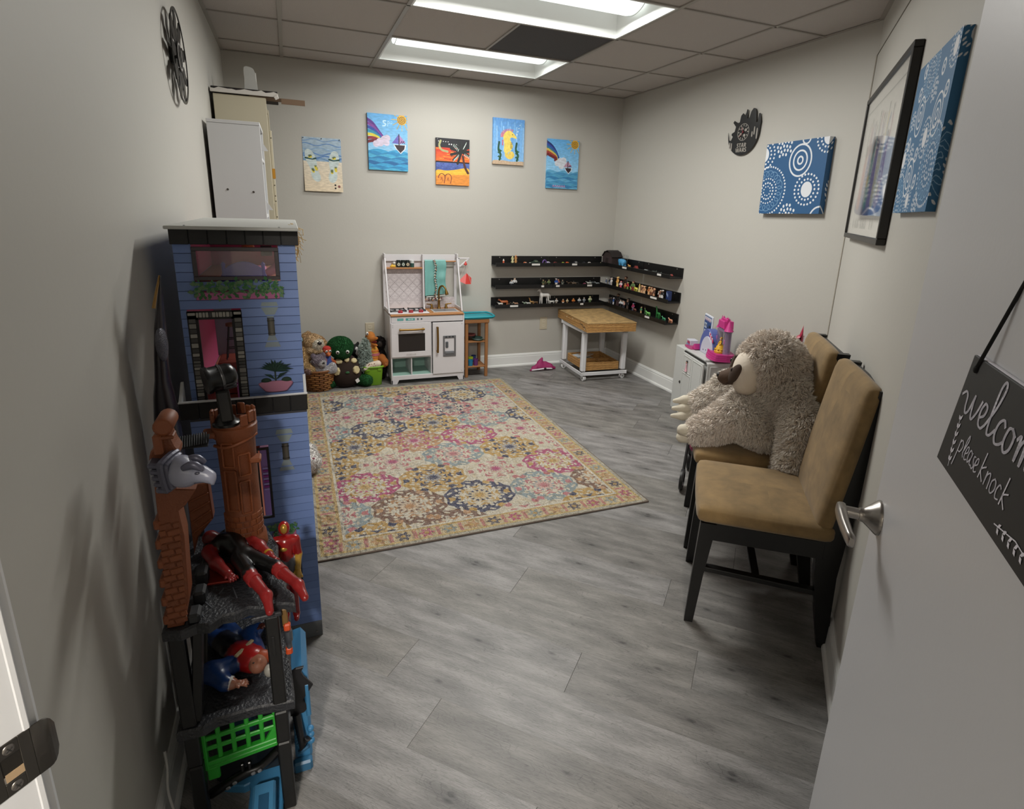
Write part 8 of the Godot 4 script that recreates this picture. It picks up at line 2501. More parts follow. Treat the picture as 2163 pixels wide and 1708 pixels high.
	var bx1 := thing("small_box", "little pale box with a red printed band at the far end of the white cabinet", "box", Vector3(2.700, Y, -3.350), deg_to_rad(-108))
	obj("carton", bxs(Vector3(0, 0.021, 0), Vector3(0.075, 0.042, 0.06), 0.002), hx("c2c3cf"), bx1)
	obj("printed_band", bxs(Vector3(0.004, 0.022, 0.0303), Vector3(0.055, 0.022, 0.001), 0.0), hx("9c3a5c"), bx1)
	obj("blue_stripe", bxs(Vector3(0, 0.008, 0.0303), Vector3(0.075, 0.008, 0.001), 0.0), hx("6f86b8"), bx1)
	var ms := thing("magenta_base", "flat magenta plastic piece under the violet toy and the little box", "toy", Vector3(2.645, Y, -3.255), deg_to_rad(-104))
	obj("plate", prism(S(), smooth2([-0.10, -0.03, -0.08, 0.03, 0.0, 0.035, 0.03, 0.03, 0.03, -0.04], 3), 0.0, 0.006, Transform3D(Basis(Vector3.RIGHT, -PI / 2), Vector3.ZERO), 0.001), hx("a3366a", 0.4), ms)
	obj("ramp", prism(S(), pv([-0.0, 0, 0.055, 0, 0.048, 0.040, 0.03, 0.036]), -0.02, 0.02, xf(Vector3(0.0, 0.006, 0.0)), 0.002), pk, ms)
	# red scalloped toy behind the sloth
	var rt := thing("scalloped_toy", "rose-red scalloped plastic toy with a pale back edge standing behind the sloth", "toy", Vector3(2.735, 0, -2.44), deg_to_rad(-48))
	obj("scalloped_side", prism(S(), smooth2([-0.06, 0.0, -0.06, 0.60, -0.045, 0.635, -0.03, 0.65, -0.035, 0.68, -0.015, 0.70, -0.02, 0.735, 0.0, 0.755, 0.02, 0.757, 0.02, 0.0], 3), -0.03, 0.03, Transform3D(), 0.008), hx("a82846", 0.4), rt)
	for y in [0.62, 0.67, 0.72]: obj("rib", ell(S(), Vector3(-0.012 - (0.72 - y) * 0.25, y, 0.0), Vector3(0.024, 0.026, 0.036)), hx("a82846", 0.4), rt)
	obj("pale_edge", bxs(Vector3(0.024, 0.378, 0), Vector3(0.006, 0.75, 0.05), 0.001), hx("c9b4b8"), rt)
	# doll's stroller beyond the chairs
	var st := thing("doll_stroller", "doll's stroller with magenta spoked wheels and a magenta fabric hood beyond the chairs", "stroller")
	var rim := hx("141214", 0.5)
	var mag := hx("8e1c4c", 0.45)
	var Wd := Vector3(Q, 0, -Q)   # away along the diagonal wall
	var Nn := Vector3(Q, 0, Q)
	for e in [Vector3(1.84, 0.058, -2.241), Vector3(2.044, 0.058, -2.445), Vector3(1.84, 0.058, -2.241) + Nn * 0.30, Vector3(2.044, 0.058, -2.445) + Nn * 0.30]:
		var w := Node3D.new()
		w.name = "wheel"
		st.add_child(w, true)
		w.transform = Transform3D(Basis(Vector3(Q, 0, -Q), Vector3.UP, Nn), e)
		obj("tyre", lathe(S(), [Vector2(0.046, -0.010), Vector2(0.055, -0.009), Vector2(0.058, 0), Vector2(0.055, 0.009), Vector2(0.046, 0.010), Vector2(0.046, -0.010)], 28, xf(Vector3.ZERO, 90)), rim, w)
		for k in 5: obj("spoke", bxs(Vector3(cos(k * TAU / 5) * 0.027, sin(k * TAU / 5) * 0.027, 0), Vector3(0.040, 0.013, 0.010), 0.002, Basis(Vector3.BACK, k * TAU / 5)), mag, w)
		obj("hub", cyl(S(), Vector3(0, 0, -0.013), Vector3(0, 0, 0.013), 0.011), rim, w)
	var c0 := Vector3(1.942, 0.058, -2.343)
	var fr := S()
	for o in [0.0, 0.30]:
		tube(fr, [c0 + Nn * o - Wd * 0.145, c0 + Nn * o + Vector3(0, 0.22, 0), c0 + Nn * o + Wd * 0.13 + Vector3(0, 0.42, 0)], 0.008, 8)
		tube(fr, [c0 + Nn * o + Wd * 0.145, c0 + Nn * o + Vector3(0, 0.22, 0), c0 + Nn * o - Wd * 0.09 + Vector3(0, 0.30, 0)], 0.008, 8)
	obj("frame", fr, rim, st)
	var hd := Color("8a1850")
	var hb := c0 + Nn * 0.20 + Wd * 0.06 + Vector3(0, 0.40, 0)
	obj("fabric_hood", nets([[hb - Wd * 0.06 - Nn * 0.08, hb + Nn * 0.12 - Wd * 0.06 + Vector3(0, -0.02, 0), 0.035, 0.06, hd], [hb + Vector3(0, 0.05, 0) - Nn * 0.02, hb + Nn * 0.12 + Vector3(0, 0.04, 0), 0.030, 0.055, hd], [hb - Nn * 0.02 + Vector3(0, -0.06, 0), hb + Nn * 0.10 + Vector3(0, -0.10, 0), 0.03, 0.05, hd]], 0.012, 0.04), cloth(0.6, "satin cloth"), st)
	obj("fabric_seat", nets([[c0 + Nn * 0.04 + Vector3(0, 0.14, 0), c0 + Nn * 0.26 + Vector3(0, 0.14, 0), 0.035, 0.035, hd], [c0 + Nn * 0.04 + Wd * 0.09 + Vector3(0, 0.28, 0), c0 + Nn * 0.26 + Wd * 0.09 + Vector3(0, 0.28, 0), 0.03, 0.03, hd]], 0.014, 0.05), cloth(0.6, "satin cloth"), st)

# ---------- chairs and the plush sloth ----------
func rbox(s: SurfaceTool, c: Vector3, size: Vector3, r: float, N: int, bulge := Vector3.ZERO, T := Transform3D()) -> SurfaceTool:
	s.set_smooth_group(3)
	var h := size * 0.5
	for f in 3:
		for sg in [-1.0, 1.0]:
			for i in N:
				for j in N:
					var q := []
					for e in [[0, 0], [0, 1], [1, 1], [1, 0]]:
						var p := Vector3.ZERO
						p[f] = sg
						p[(f + 1) % 3] = sin((2.0 * (i + e[0]) / N - 1.0) * PI * 0.5)
						p[(f + 2) % 3] = sin((2.0 * (j + e[1]) / N - 1.0) * PI * 0.5)
						var w := p * h
						var inn := w.clamp(-(h - Vector3.ONE * r), h - Vector3.ONE * r)
						var v := inn + (w - inn).normalized() * r if w.distance_to(inn) > 0.0 else w
						v[f] += sg * bulge[f] * (1.0 - pow(p[(f + 1) % 3], 2.0)) * (1.0 - pow(p[(f + 2) % 3], 2.0))
						q.append(T * (c + v))
					quad(s, q[0], q[1], q[2], q[3], T * c)
	return s

func make_chairs() -> void:
	var wood := mt(Color(0.030, 0.024, 0.021), 0.38, 0.0, "espresso")
	var suede := mt(Color(1, 1, 1), 0.9, 0.0, "suede")
	var p := Pic.new(512, 512, "836b46")
	p.brush(21, 0.16, 0.006, 0.008)
	p.brush(22, 0.06, 0.03, 0.02)
	p.brush(23, 0.08, 0.5, 0.5)
	suede.albedo_texture = tex(p.im)
	suede.uv1_triplanar = true
	suede.uv1_scale = Vector3.ONE * 2.2
	suede.rim_enabled = true
	suede.rim = 0.35
	suede.rim_tint = 0.6
	var t := thing("side_chair", "tan suede chair with dark espresso legs nearest the open door, its seat empty", "chair", Vector3(1.534, 0, -1.404), deg_to_rad(-128), "pair of tan suede chairs")
	for x in [-1, 1]:
		# front leg: tapered, raked forward
		var s := S()
		var R := []
		for k in [[0.0, 0.222, 0.013, 0.015], [0.20, 0.211, 0.017, 0.019], [0.405, 0.196, 0.022, 0.026]]:
			R.append(sq(Vector3(x * (0.190 - 0.004 * k[0]), k[0], k[1]), k[2], k[3]))
		obj("leg", rings(s, R, true, true, true, -1), wood, t)
		# rear leg runs on as the back post
		s = S()
		R = []
		for k in [[0.0, -0.226, 0.015, 0.020], [0.12, -0.205, 0.016, 0.024], [0.28, -0.188, 0.017, 0.034], [0.40, -0.186, 0.017, 0.042], [0.50, -0.196, 0.017, 0.038], [0.70, -0.222, 0.017, 0.030], [0.928, -0.256, 0.016, 0.022]]:
			R.append(sq(Vector3(x * (0.178 + 0.014 * k[0]), k[0], k[1]), k[2], k[3]))
		obj("leg", rings(s, R, true, true, true, -1), wood, t)
		obj("side_stretcher", bar(S(), Vector3(x * 0.185, 0.222, 0.212), Vector3(x * 0.180, 0.205, -0.190), 0.030, 0.018), wood, t)
		obj("seat_rail", bxs(Vector3(x * 0.190, 0.372, 0.01), Vector3(0.022, 0.066, 0.36), 0.002), wood, t)
	obj("front_rail", bxs(Vector3(0, 0.372, 0.197), Vector3(0.36, 0.066, 0.022), 0.002), wood, t)
	obj("rear_rail", bxs(Vector3(0, 0.372, -0.18), Vector3(0.34, 0.066, 0.022), 0.002), wood, t)
	obj("centre_stretcher", bar(S(), Vector3(-0.18, 0.214, 0.02), Vector3(0.18, 0.214, 0.02), 0.028, 0.018), wood, t)
	var lean := Transform3D(Basis(Vector3.RIGHT, -0.142), Vector3(0, 0.42, -0.185))
	obj("back_panel", bxs(Vector3(0, 0.257, -0.008), Vector3(0.392, 0.50, 0.020), 0.004, Basis()), wood, t).transform = lean
	obj("seat", rbox(S(), Vector3(0, 0.434, 0.022), Vector3(0.432, 0.060, 0.432), 0.024, 12, Vector3(0.004, 0.014, 0.006)), suede, t)
	obj("backrest", rbox(S(), Vector3(0, 0.262, 0.030), Vector3(0.416, 0.508, 0.058), 0.026, 12, Vector3(0.003, 0.006, 0.014)), suede, t).transform = lean
	place(t, Vector3(1.823, 0, -1.798), deg_to_rad(-127), "tan suede chair with dark legs that the big plush sloth sits on", "pair of tan suede chairs")
	make_sloth()

func sq(c: Vector3, hx_: float, hz: float) -> PackedVector3Array:
	return PackedVector3Array([c + Vector3(-hx_, 0, -hz), c + Vector3(-hx_, 0, hz), c + Vector3(hx_, 0, hz), c + Vector3(hx_, 0, -hz)])

func make_sloth() -> void:
	var t := thing("plush_sloth", "huge shaggy cream and brown plush sloth slumped sideways on the farther suede chair", "plush toy")
	t.transform = Transform3D(Basis(Vector3(Q, 0, -Q), Vector3.UP, Vector3(Q, 0, Q)), Vector3.ZERO)   # x along the wall away from the door, z towards the wall
	var a := Color("f3eee7")
	var b := Color("efe8df")
	var body := nets([
		[Vector3(2.545, 0.590, 0.085), Vector3(0.135, 0.135, 0.150), Basis(), a], [Vector3(2.53, 0.700, 0.120), Vector3(0.125, 0.120, 0.125), Basis(), a], [Vector3(2.545, 0.640, 0.02), Vector3(0.11, 0.10, 0.10), Basis(), Color("ece6de")],
		[Vector3(2.50, 0.838, 0.055), Vector3(0.112, 0.118, 0.122), Basis(), b], [Vector3(2.51, 0.78, 0.13), Vector3(0.09, 0.09, 0.09), Basis(), b],
		[Vector3(2.455, 0.735, 0.150), Vector3(2.375, 0.62, 0.200), 0.075, 0.068, a], [Vector3(2.375, 0.62, 0.200), Vector3(2.322, 0.425, 0.185), 0.068, 0.062, a],
		[Vector3(2.475, 0.555, 0.065), Vector3(2.450, 0.605, -0.045), 0.088, 0.074, a], [Vector3(2.450, 0.605, -0.045), Vector3(2.440, 0.512, -0.175), 0.074, 0.060, b],
		[Vector3(2.615, 0.690, 0.03), Vector3(2.645, 0.660, -0.10), 0.070, 0.060, a], [Vector3(2.645, 0.660, -0.10), Vector3(2.635, 0.570, -0.215), 0.060, 0.052, a],
		[Vector3(2.645, 0.555, 0.06), Vector3(2.690, 0.560, -0.08), 0.085, 0.07, a]], 0.0125, 0.035)
	obj("body", body, cloth(), t)
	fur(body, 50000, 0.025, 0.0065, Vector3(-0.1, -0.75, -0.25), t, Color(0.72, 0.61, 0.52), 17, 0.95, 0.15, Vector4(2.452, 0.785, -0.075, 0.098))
	# the face: cream mask, dark eye patches, brown muzzle; it looks away from the wall
	var cream := Color("d3c8b9")
	var mask := nets([[Vector3(2.455, 0.800, -0.030), Vector3(0.082, 0.092, 0.062), Basis(), cream], [Vector3(2.462, 0.755, -0.030), Vector3(0.062, 0.055, 0.055), Basis(), cream]], 0.009, 0.02)
	obj("face_mask", mask, cloth(0.9, "short plush"), t)
	var dk := hx("3f3026", 0.9)
	for e in [[2.402, 0.795, -0.078, 0.80, 0.55], [2.500, 0.812, -0.089, -0.35, -0.5]]:
		obj("eye_patch", ell(S(), Vector3(e[0], e[1], e[2]), Vector3(0.024, 0.052, 0.012), Basis(Vector3.UP, e[3]) * Basis(Vector3.BACK, e[4])), dk, t)
		obj("eye", ell(S(), Vector3(e[0] + 0.006, e[1] + 0.014, e[2] - 0.011), Vector3(0.008, 0.010, 0.007)), hx("140f0c", 0.2), t)
	obj("muzzle", nets([[Vector3(2.450, 0.775, -0.080), Vector3(2.448, 0.764, -0.112), 0.040, 0.030, Color("4d3a2c")], [Vector3(2.448, 0.764, -0.112), Vector3(2.446, 0.766, -0.126), 0.028, 0.019, Color("4d3a2c")]], 0.007, 0.015), cloth(0.85, "short plush"), t)
	obj("nose", ell(S(), Vector3(2.446, 0.772, -0.141), Vector3(0.014, 0.011, 0.010)), hx("17110e", 0.5), t)
	obj("mouth_seam", tube(S(), spline([Vector3(2.415, 0.752, -0.092), Vector3(2.432, 0.740, -0.120), Vector3(2.448, 0.745, -0.134)], 5), 0.0018, 6), hx("1d1511"), t)
	# claws: three on the far hand, two pads on the near foot
	var pad := Color("c6bfae")
	for k in 3:
		var y := 0.592 - 0.028 * k
		obj("claw", nets([[Vector3(2.625 - 0.012 * k, y - 0.008, -0.235), Vector3(2.605 - 0.014 * k, y - 0.004 - 0.006 * k, -0.285), 0.020, 0.021, pad], [Vector3(2.605 - 0.014 * k, y - 0.004 - 0.006 * k, -0.285), Vector3(2.598 - 0.014 * k, y - 0.014 - 0.004 * k, -0.330), 0.021, 0.010, pad]], 0.006, 0.01), cloth(0.8, "short plush"), t)
	for k in 2: obj("foot_pad", nets([[Vector3(2.425, 0.518 - 0.032 * k, -0.215), Vector3(2.410, 0.514 - 0.034 * k, -0.258), 0.030, 0.025, pad]], 0.006, 0.01), cloth(0.8, "short plush"), t)
	for k in 2: obj("seam", tube(S(), [Vector3(2.372, 0.502, -0.225), Vector3(2.385, 0.500, -0.262), Vector3(2.41, 0.499, -0.283)], 0.0016, 5), hx("8a8070"), t) if k == 0 else null

# ---------- the castle playset by the left wall and the figures on it ----------
func make_castle() -> void:
	var t := thing("castle_playset", "two-deck grey plastic castle playset with brown towers, silver eagle head and black searchlight", "playset")
	var gy := relief(mt(Color(0.16, 0.165, 0.18), 0.5, 0.0, "deck"), noise_tex(0.06, 256, true, 5.0, 3), 6.0, 0.6)
	var dk := mt(Color(0.045, 0.043, 0.042), 0.5, 0.0, "leg")
	var br := relief(mt(Color(0.45, 0.235, 0.115), 0.55, 0.0, "terracotta"), noise_tex(0.1, 256, true, 3.0, 2), 8.0, 0.35)
	var br2 := mt(Color(0.49, 0.26, 0.13), 0.55, 0.0, "terracotta light")
	var flat := Transform3D(Basis(Vector3.RIGHT, -PI / 2), Vector3.ZERO)
	var up := pv([-0.297, 1.160, -0.262, 1.150, -0.236, 1.162, -0.212, 1.155, -0.190, 1.176, -0.165, 1.174, -0.140, 1.186, -0.108, 1.172, -0.080, 1.178, -0.046, 1.164, -0.049, 1.205, -0.066, 1.235, -0.066, 1.290, -0.085, 1.36, -0.085, 1.42, -0.11, 1.50, -0.297, 1.53])
	obj("upper_deck", prism(S(), up, 0.545, 0.567, flat, 0.004), gy, t)
	var r := RandomNumberGenerator.new()
	r.seed = 6
	for i in 9:
		var c := Vector3(r.randf_range(-0.24, -0.09), 0.567, r.randf_range(-1.30, -1.18))
		obj("deck_crack", bxs(c, Vector3(0.003, 0.002, r.randf_range(0.02, 0.05)), 0.0005, Basis(Vector3.UP, r.randf_range(-0.6, 0.6))), hx("4d5056", 0.6), t)
	var lo := pv([-0.300, 1.160, -0.248, 1.158, -0.224, 1.172, -0.146, 1.176, -0.066, 1.166, -0.066, 1.20, -0.074, 1.30, -0.074, 1.50, -0.300, 1.50])
	obj("lower_deck", prism(S(), lo, 0.288, 0.311, flat, 0.004), gy, t)
	for x in [-0.276, -0.096]:
		for z in [-1.178, -1.485]:
			for y in [[0.0, 0.20], [0.202, 0.288], [0.311, 0.545]]: obj("leg", bxs(Vector3(x, (y[0] + y[1]) * 0.5, z), Vector3(0.028, y[1] - y[0], 0.026), 0.003), dk, t)
	obj("brace", bar(S(), Vector3(-0.238, 0.545, -1.19), Vector3(-0.262, 0.315, -1.19), 0.036, 0.018), dk, t)
	obj("brace", bar(S(), Vector3(-0.262, 0.35, -1.30), Vector3(-0.262, 0.53, -1.45), 0.02, 0.014), dk, t)
	obj("leg_slot", bxs(Vector3(-0.097, 0.47, -1.1645), Vector3(0.006, 0.05, 0.002), 0.0005), hx("111111"), t)
	obj("gun_rail", bar(S(), Vector3(-0.135, 0.548, -1.166), Vector3(-0.075, 0.552, -1.164), 0.010, 0.010), gy, t)
	# side launcher
	obj("gold_post", bxs(Vector3(-0.070, 0.530, -1.178), Vector3(0.012, 0.045, 0.012), 0.002), hx("6b5028", 0.5), t)
	for y in [0.508, 0.446]: obj("orange_clip", bxs(Vector3(-0.067, y, -1.172), Vector3(0.014, 0.018, 0.014), 0.003), hx("b8441c", 0.4), t)
	obj("launcher_barrel", tube(S(), [Vector3(-0.066, 0.453, -1.172), Vector3(-0.066, 0.470, -1.172), Vector3(-0.066, 0.472, -1.172), Vector3(-0.066, 0.498, -1.172)], [0.006, 0.006, 0.0085, 0.0085], 12), hx("55585f", 0.35, 0.5), t)
	# dark machinery along the left inner edge
	for i in 5: obj("machine_block", bxs(Vector3(-0.240 + 0.003 * (i % 2), 0.577 + 0.004 * (i % 3), -1.185 - i * 0.062), Vector3(0.024, 0.022 + 0.008 * (i % 3), 0.040), 0.005), hx("222427", 0.5), t)
	for i in 3: obj("pipe", tube(S(), [Vector3(-0.222 + i * 0.014, 0.575, -1.50 + i * 0.01), Vector3(-0.206 + i * 0.014, 0.600, -1.47), Vector3(-0.196 + i * 0.012, 0.575, -1.44)], 0.006, 8), hx("26292c", 0.45), t)
	# left tower: a brick pier with an arch spur, its upper block and the drum on top
	var lt := Node3D.new()
	lt.name = "brick_tower"
	t.add_child(lt)
	obj("pier", prism(S(), pv([-0.288, 0.567, -0.258, 0.567, -0.250, 0.60, -0.243, 0.63, -0.236, 0.77, -0.240, 0.825, -0.226, 0.836, -0.206, 0.866, -0.238, 0.872, -0.238, 0.885, -0.273, 0.885, -0.276, 0.80, -0.280, 0.70]), -1.215, -1.168, Transform3D(), 0.002), br, lt)
	var row := 0
	var y0 := 0.575
	while y0 < 0.80:
		var f := (y0 - 0.567) / 0.3
		var xa := lerpf(-0.286, -0.274, f)
		var xb := lerpf(-0.250, -0.240, minf(1.0, f * 1.4))
		var cut := 0.35 + 0.3 * (row % 2)
		for e in [[0.0, cut], [cut, 1.0]]:
			var w: float = (xb - xa) * (e[1] - e[0])
			obj("brick", bxs(Vector3(xa + (xb - xa) * (e[0] + e[1]) * 0.5, y0 + 0.0068, -1.1685), Vector3(w - 0.0014, 0.0125, 0.006), 0.0015, Basis(Vector3.BACK, 0.16)), br2 if (row + int(e[0] * 10.0)) % 3 else br, lt)
		if row % 3 == 0: obj("quoin", bxs(Vector3(xa - 0.001, y0 + 0.012, -1.185), Vector3(0.012, 0.020, 0.040), 0.003), br2, lt)
		y0 += 0.0143
		row += 1
	obj("upper_block", prism(S(), smooth2([-0.273, 0.925, -0.238, 0.925, -0.226, 0.945, -0.232, 0.962, -0.238, 0.985, -0.240, 1.0, -0.252, 0.992, -0.254, 0.965, -0.270, 0.955], 3), -1.215, -1.165, Transform3D(), 0.003), br, lt)
	obj("buttress", bxs(Vector3(-0.254, 0.972, -1.160), Vector3(0.014, 0.040, 0.024), 0.003), br2, lt)
	obj("drum", tube(S(), [Vector3(-0.242, 1.006, -1.21), Vector3(-0.242, 1.006, -1.15), Vector3(-0.242, 1.006, -1.148)], [0.0165, 0.0165, 0.012], 16), br2, lt)
	obj("collar", bxs(Vector3(-0.242, 0.985, -1.165), Vector3(0.03, 0.008, 0.03), 0.002), br, lt)
	# silver eagle head
	var eg := Node3D.new()
	eg.name = "eagle_head"
	t.add_child(eg)
	var sv := mt(Color(0.34, 0.34, 0.40), 0.35, 0.25, "silver plastic")
	for i in 5: obj("neck_feather", bxs(Vector3(-0.258 + 0.001 * i, 0.935 - i * 0.0125, -1.155), Vector3(0.030 - 0.002 * i, 0.011, 0.036), 0.003, Basis(Vector3.BACK, -0.22)), sv, eg)
	var co := smooth2([-0.030, -0.024, -0.030, 0.024, -0.018, 0.034, 0.018, 0.034, 0.030, 0.024, 0.030, -0.024, 0.018, -0.034, -0.018, -0.034], 3)
	var CT := Transform3D(Basis(Vector3.UP, PI * 0.36) * Basis(Vector3.BACK, 0.15), Vector3(-0.236, 0.918, -1.152))
	obj("collar_plate", prism(S(), co, -0.006, 0.004, CT, 0.003), sv, eg)
	var ci := PackedVector2Array()
	for v in co: ci.append(v * 0.86)
	obj("collar_ridge", prism(S(), ci, 0.004, 0.010, CT, 0.003), sv, eg)
	var sc := Color("8e8fa0")
	obj("skull", nets([[Vector3(-0.220, 0.918, -1.145), Vector3(0.026, 0.031, 0.030), Basis(), sc], [Vector3(-0.205, 0.915, -1.135), Vector3(-0.186, 0.916, -1.125), 0.022, 0.014, sc], [Vector3(-0.186, 0.917, -1.125), Vector3(-0.172, 0.912, -1.118), 0.014, 0.010, sc], [Vector3(-0.172, 0.912, -1.118), Vector3(-0.168, 0.899, -1.116), 0.009, 0.004, sc]], 0.004, 0.010), cloth(0.35, "silver vertex"), eg)
	for z in [-1.118, -1.150]: obj("brow", tube(S(), spline([Vector3(-0.214, 0.934, z), Vector3(-0.196, 0.941, z + 0.004), Vector3(-0.180, 0.930, z + 0.006)], 4), [0.005, 0.006, 0.007, 0.008, 0.008, 0.008, 0.007, 0.006, 0.004], 8), sv, eg)
	obj("eye", ell(S(), Vector3(-0.190, 0.924, -1.1125), Vector3(0.005, 0.003, 0.003)), hx("4c4c58", 0.3), eg)
	obj("beak_line", tube(S(), [Vector3(-0.198, 0.903, -1.116), Vector3(-0.182, 0.905, -1.112), Vector3(-0.171, 0.902, -1.110)], 0.0012, 5), hx("4c4c58"), eg)
	# right tower
	var rt := Node3D.new()
	rt.name = "round_tower"
	t.add_child(rt)
	var C := Vector3(-0.158, 0, -1.45)
	obj("shaft", lathe(S(), [Vector2(0.050, 0.567), Vector2(0.048, 0.598), Vector2(0.042, 0.604), Vector2(0.041, 0.74), Vector2(0.043, 0.86), Vector2(0.049, 0.866), Vector2(0.0505, 0.893), Vector2(0.046, 0.896), Vector2(0.046, 0.900), Vector2(0.0, 0.900)], 20, xf(C)), br, rt)
	for k in [[0.610, 8], [0.626, 9], [0.642, 8], [0.658, 9]]:
		for i in k[1]:
			var a: float = PI * (0.02 + 0.96 * (i + 0.5) / k[1])
			obj("brick", bxs(C + Vector3(cos(a) * 0.0418, k[0], sin(a) * 0.0418), Vector3(0.0138, 0.0138, 0.004), 0.0012, Basis(Vector3.UP, PI / 2 - a)), br2 if i % 3 else br, rt)
	for e in [[1.95, 0.735, 0.026, 0.105], [1.25, 0.715, 0.022, 0.085], [1.95, 0.828, 0.026, 0.060], [1.15, 0.800, 0.026, 0.055]]:
		var o: Vector3 = C + Vector3(cos(e[0]) * 0.0415, e[1], sin(e[0]) * 0.0415)
		var Bs := Basis(Vector3.UP, PI / 2 - e[0])
		for q in [[0.0, 0.5], [0.0, -0.5]]: obj("panel_moulding", bxs(o + Bs * Vector3(0, q[1] * e[3], 0), Vector3(e[2], 0.004, 0.006), 0.001, Bs), br2, rt)
		for q in [-0.5, 0.5]: obj("panel_moulding", bxs(o + Bs * Vector3(q * e[2], 0, 0), Vector3(0.004, e[3], 0.006), 0.001, Bs), br2, rt)
	obj("sloping_band", tube(S(), spline([C + Vector3(-0.045, 0.846, 0.012), C + Vector3(-0.015, 0.85, 0.043), C + Vector3(0.022, 0.862, 0.041), C + Vector3(0.047, 0.868, 0.012)], 5), 0.004, 8), br2, rt)
	obj("side_ledge", bxs(C + Vector3(0.040, 0.806, 0.02), Vector3(0.026, 0.012, 0.036), 0.003), br2, rt)
	obj("side_ledge", bxs(C + Vector3(-0.052, 0.878, 0.012), Vector3(0.03, 0.014, 0.04), 0.003), br, rt)
	for i in 14:
		var a := TAU * (i + 0.2) / 14
		if i in [3, 4, 5]: continue
		obj("battlement", bxs(C + Vector3(cos(a) * 0.0455, 0.912 + 0.005 * (i % 2), sin(a) * 0.0455), Vector3(0.018, 0.028, 0.007), 0.002, Basis(Vector3.UP, PI / 2 - a)), br, rt)
	obj("gate_wall", prism(S(), pv([-0.275, 0.567, -0.262, 0.61, -0.225, 0.655, -0.227, 0.750, -0.274, 0.750]), -1.475, -1.440, Transform3D(), 0.003), br, rt)
	for i in 4: obj("gate_board", bar(S(), Vector3(-0.270, 0.625 + i * 0.028, -1.4385), Vector3(-0.228, 0.655 + i * 0.024, -1.4385), 0.006, 0.004), br2, rt)
	# black searchlight on the tower
	var sl := Node3D.new()
	sl.name = "searchlight"
	t.add_child(sl)
	var bk := mt(Color(0.02, 0.02, 0.021), 0.3, 0.0, "black gloss")
	var P := Vector3(-0.172, 0.901, -1.43)
	obj("turntable", lathe(S(), [Vector2(0.030, 0), Vector2(0.030, 0.006), Vector2(0.024, 0.010), Vector2(0.020, 0.018), Vector2(0.014, 0.026), Vector2(0, 0.027)], 28, xf(P)), bk, sl)
	obj("yoke", bxs(P + Vector3(0.004, 0.052, 0.024), Vector3(0.028, 0.076, 0.012), 0.004, Basis(Vector3.BACK, 0.06)), bk, sl)
	obj("yoke", bxs(P + Vector3(-0.004, 0.052, -0.024), Vector3(0.028, 0.076, 0.012), 0.004), bk, sl)
	var A := Basis(Vector3.UP, 0.35) * Basis(Vector3.BACK, PI / 2 + 0.12)
	obj("lamp_drum", lathe(S(), [Vector2(0, -0.034), Vector2(0.014, -0.034), Vector2(0.026, -0.026), Vector2(0.029, -0.015), Vector2(0.029, 0.022), Vector2(0.0315, 0.024), Vector2(0.0315, 0.033), Vector2(0.027, 0.033), Vector2(0, 0.027)], 28, Transform3D(A, P + Vector3(-0.002, 0.115, 0))), bk, sl)
	for i in 7: obj("cooling_fin", bxs(P + A * Vector3(cos(0.4 * i + 2.0) * 0.030, -0.012 + 0.0, sin(0.4 * i + 2.0) * 0.030) + Vector3(-0.002, 0.115, 0), Vector3(0.003, 0.030, 0.003), 0.001, A), hx("2b2b2d", 0.4), sl)
	obj("pivot_band", lathe(S(), [Vector2(0.0298, -0.003), Vector2(0.031, 0), Vector2(0.0298, 0.003)], 28, Transform3D(A, P + Vector3(-0.002, 0.115, 0))), hx("5a5a5c", 0.3, 0.6), sl)
	# ribbed bridge
	var bg := Node3D.new()
	bg.name = "bridge"
	t.add_child(bg)
	for i in 13: obj("bridge_slat", bar(S(), Vector3(-0.266 + i * 0.0047, 0.898 + i * 0.0004, -1.385), Vector3(-0.262 + i * 0.0047, 0.884 + i * 0.0006, -1.345), 0.003, 0.003), hx("2c2c2f", 0.5), bg)
	obj("bridge_deck", bxs(Vector3(-0.236, 0.889, -1.368), Vector3(0.066, 0.003, 0.044), 0.001, Basis(Vector3.RIGHT, 0.3)), hx("1c1c1f"), bg)
	# green cage hanging under the lower deck
	var gm := hx("2a9a2c", 0.45)
	var cg := Node3D.new()
	cg.name = "green_grate"
	t.add_child(cg)
	var Z := -1.205
	for e in [[-0.264, 0.232, -0.112, 0.246, 0.008], [-0.264, 0.204, -0.112, 0.216, 0.006], [-0.264, 0.166, -0.112, 0.182, 0.016], [-0.264, 0.150, -0.112, 0.168, 0.010]]: obj("cross_bar", bar(S(), Vector3(e[0], e[1], Z), Vector3(e[2], e[3], Z), e[4], 0.012), gm, cg)
	for i in 6: obj("upright_bar", bar(S(), Vector3(-0.262 + i * 0.0298, 0.150 + i * 0.0035, Z), Vector3(-0.262 + i * 0.0298, 0.285, Z), 0.018 if i == 0 else 0.007, 0.010), gm, cg)
	obj("corner_tab", bxs(Vector3(-0.250, 0.135, Z), Vector3(0.026, 0.036, 0.012), 0.003), gm, cg)
	obj("corner_web", prism(S(), pv([-0.142, 0.178, -0.114, 0.182, -0.114, 0.225]), Z - 0.004, Z + 0.004), gm, cg)
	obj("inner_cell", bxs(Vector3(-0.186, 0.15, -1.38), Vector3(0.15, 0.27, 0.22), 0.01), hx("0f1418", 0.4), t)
	obj("cell_panel", bxs(Vector3(-0.186, 0.205, -1.268), Vector3(0.05, 0.09, 0.006), 0.002), hx("1d3f54", 0.4), t)
	var rl := Node3D.new()
	rl.name = "black_rail"
	t.add_child(rl)
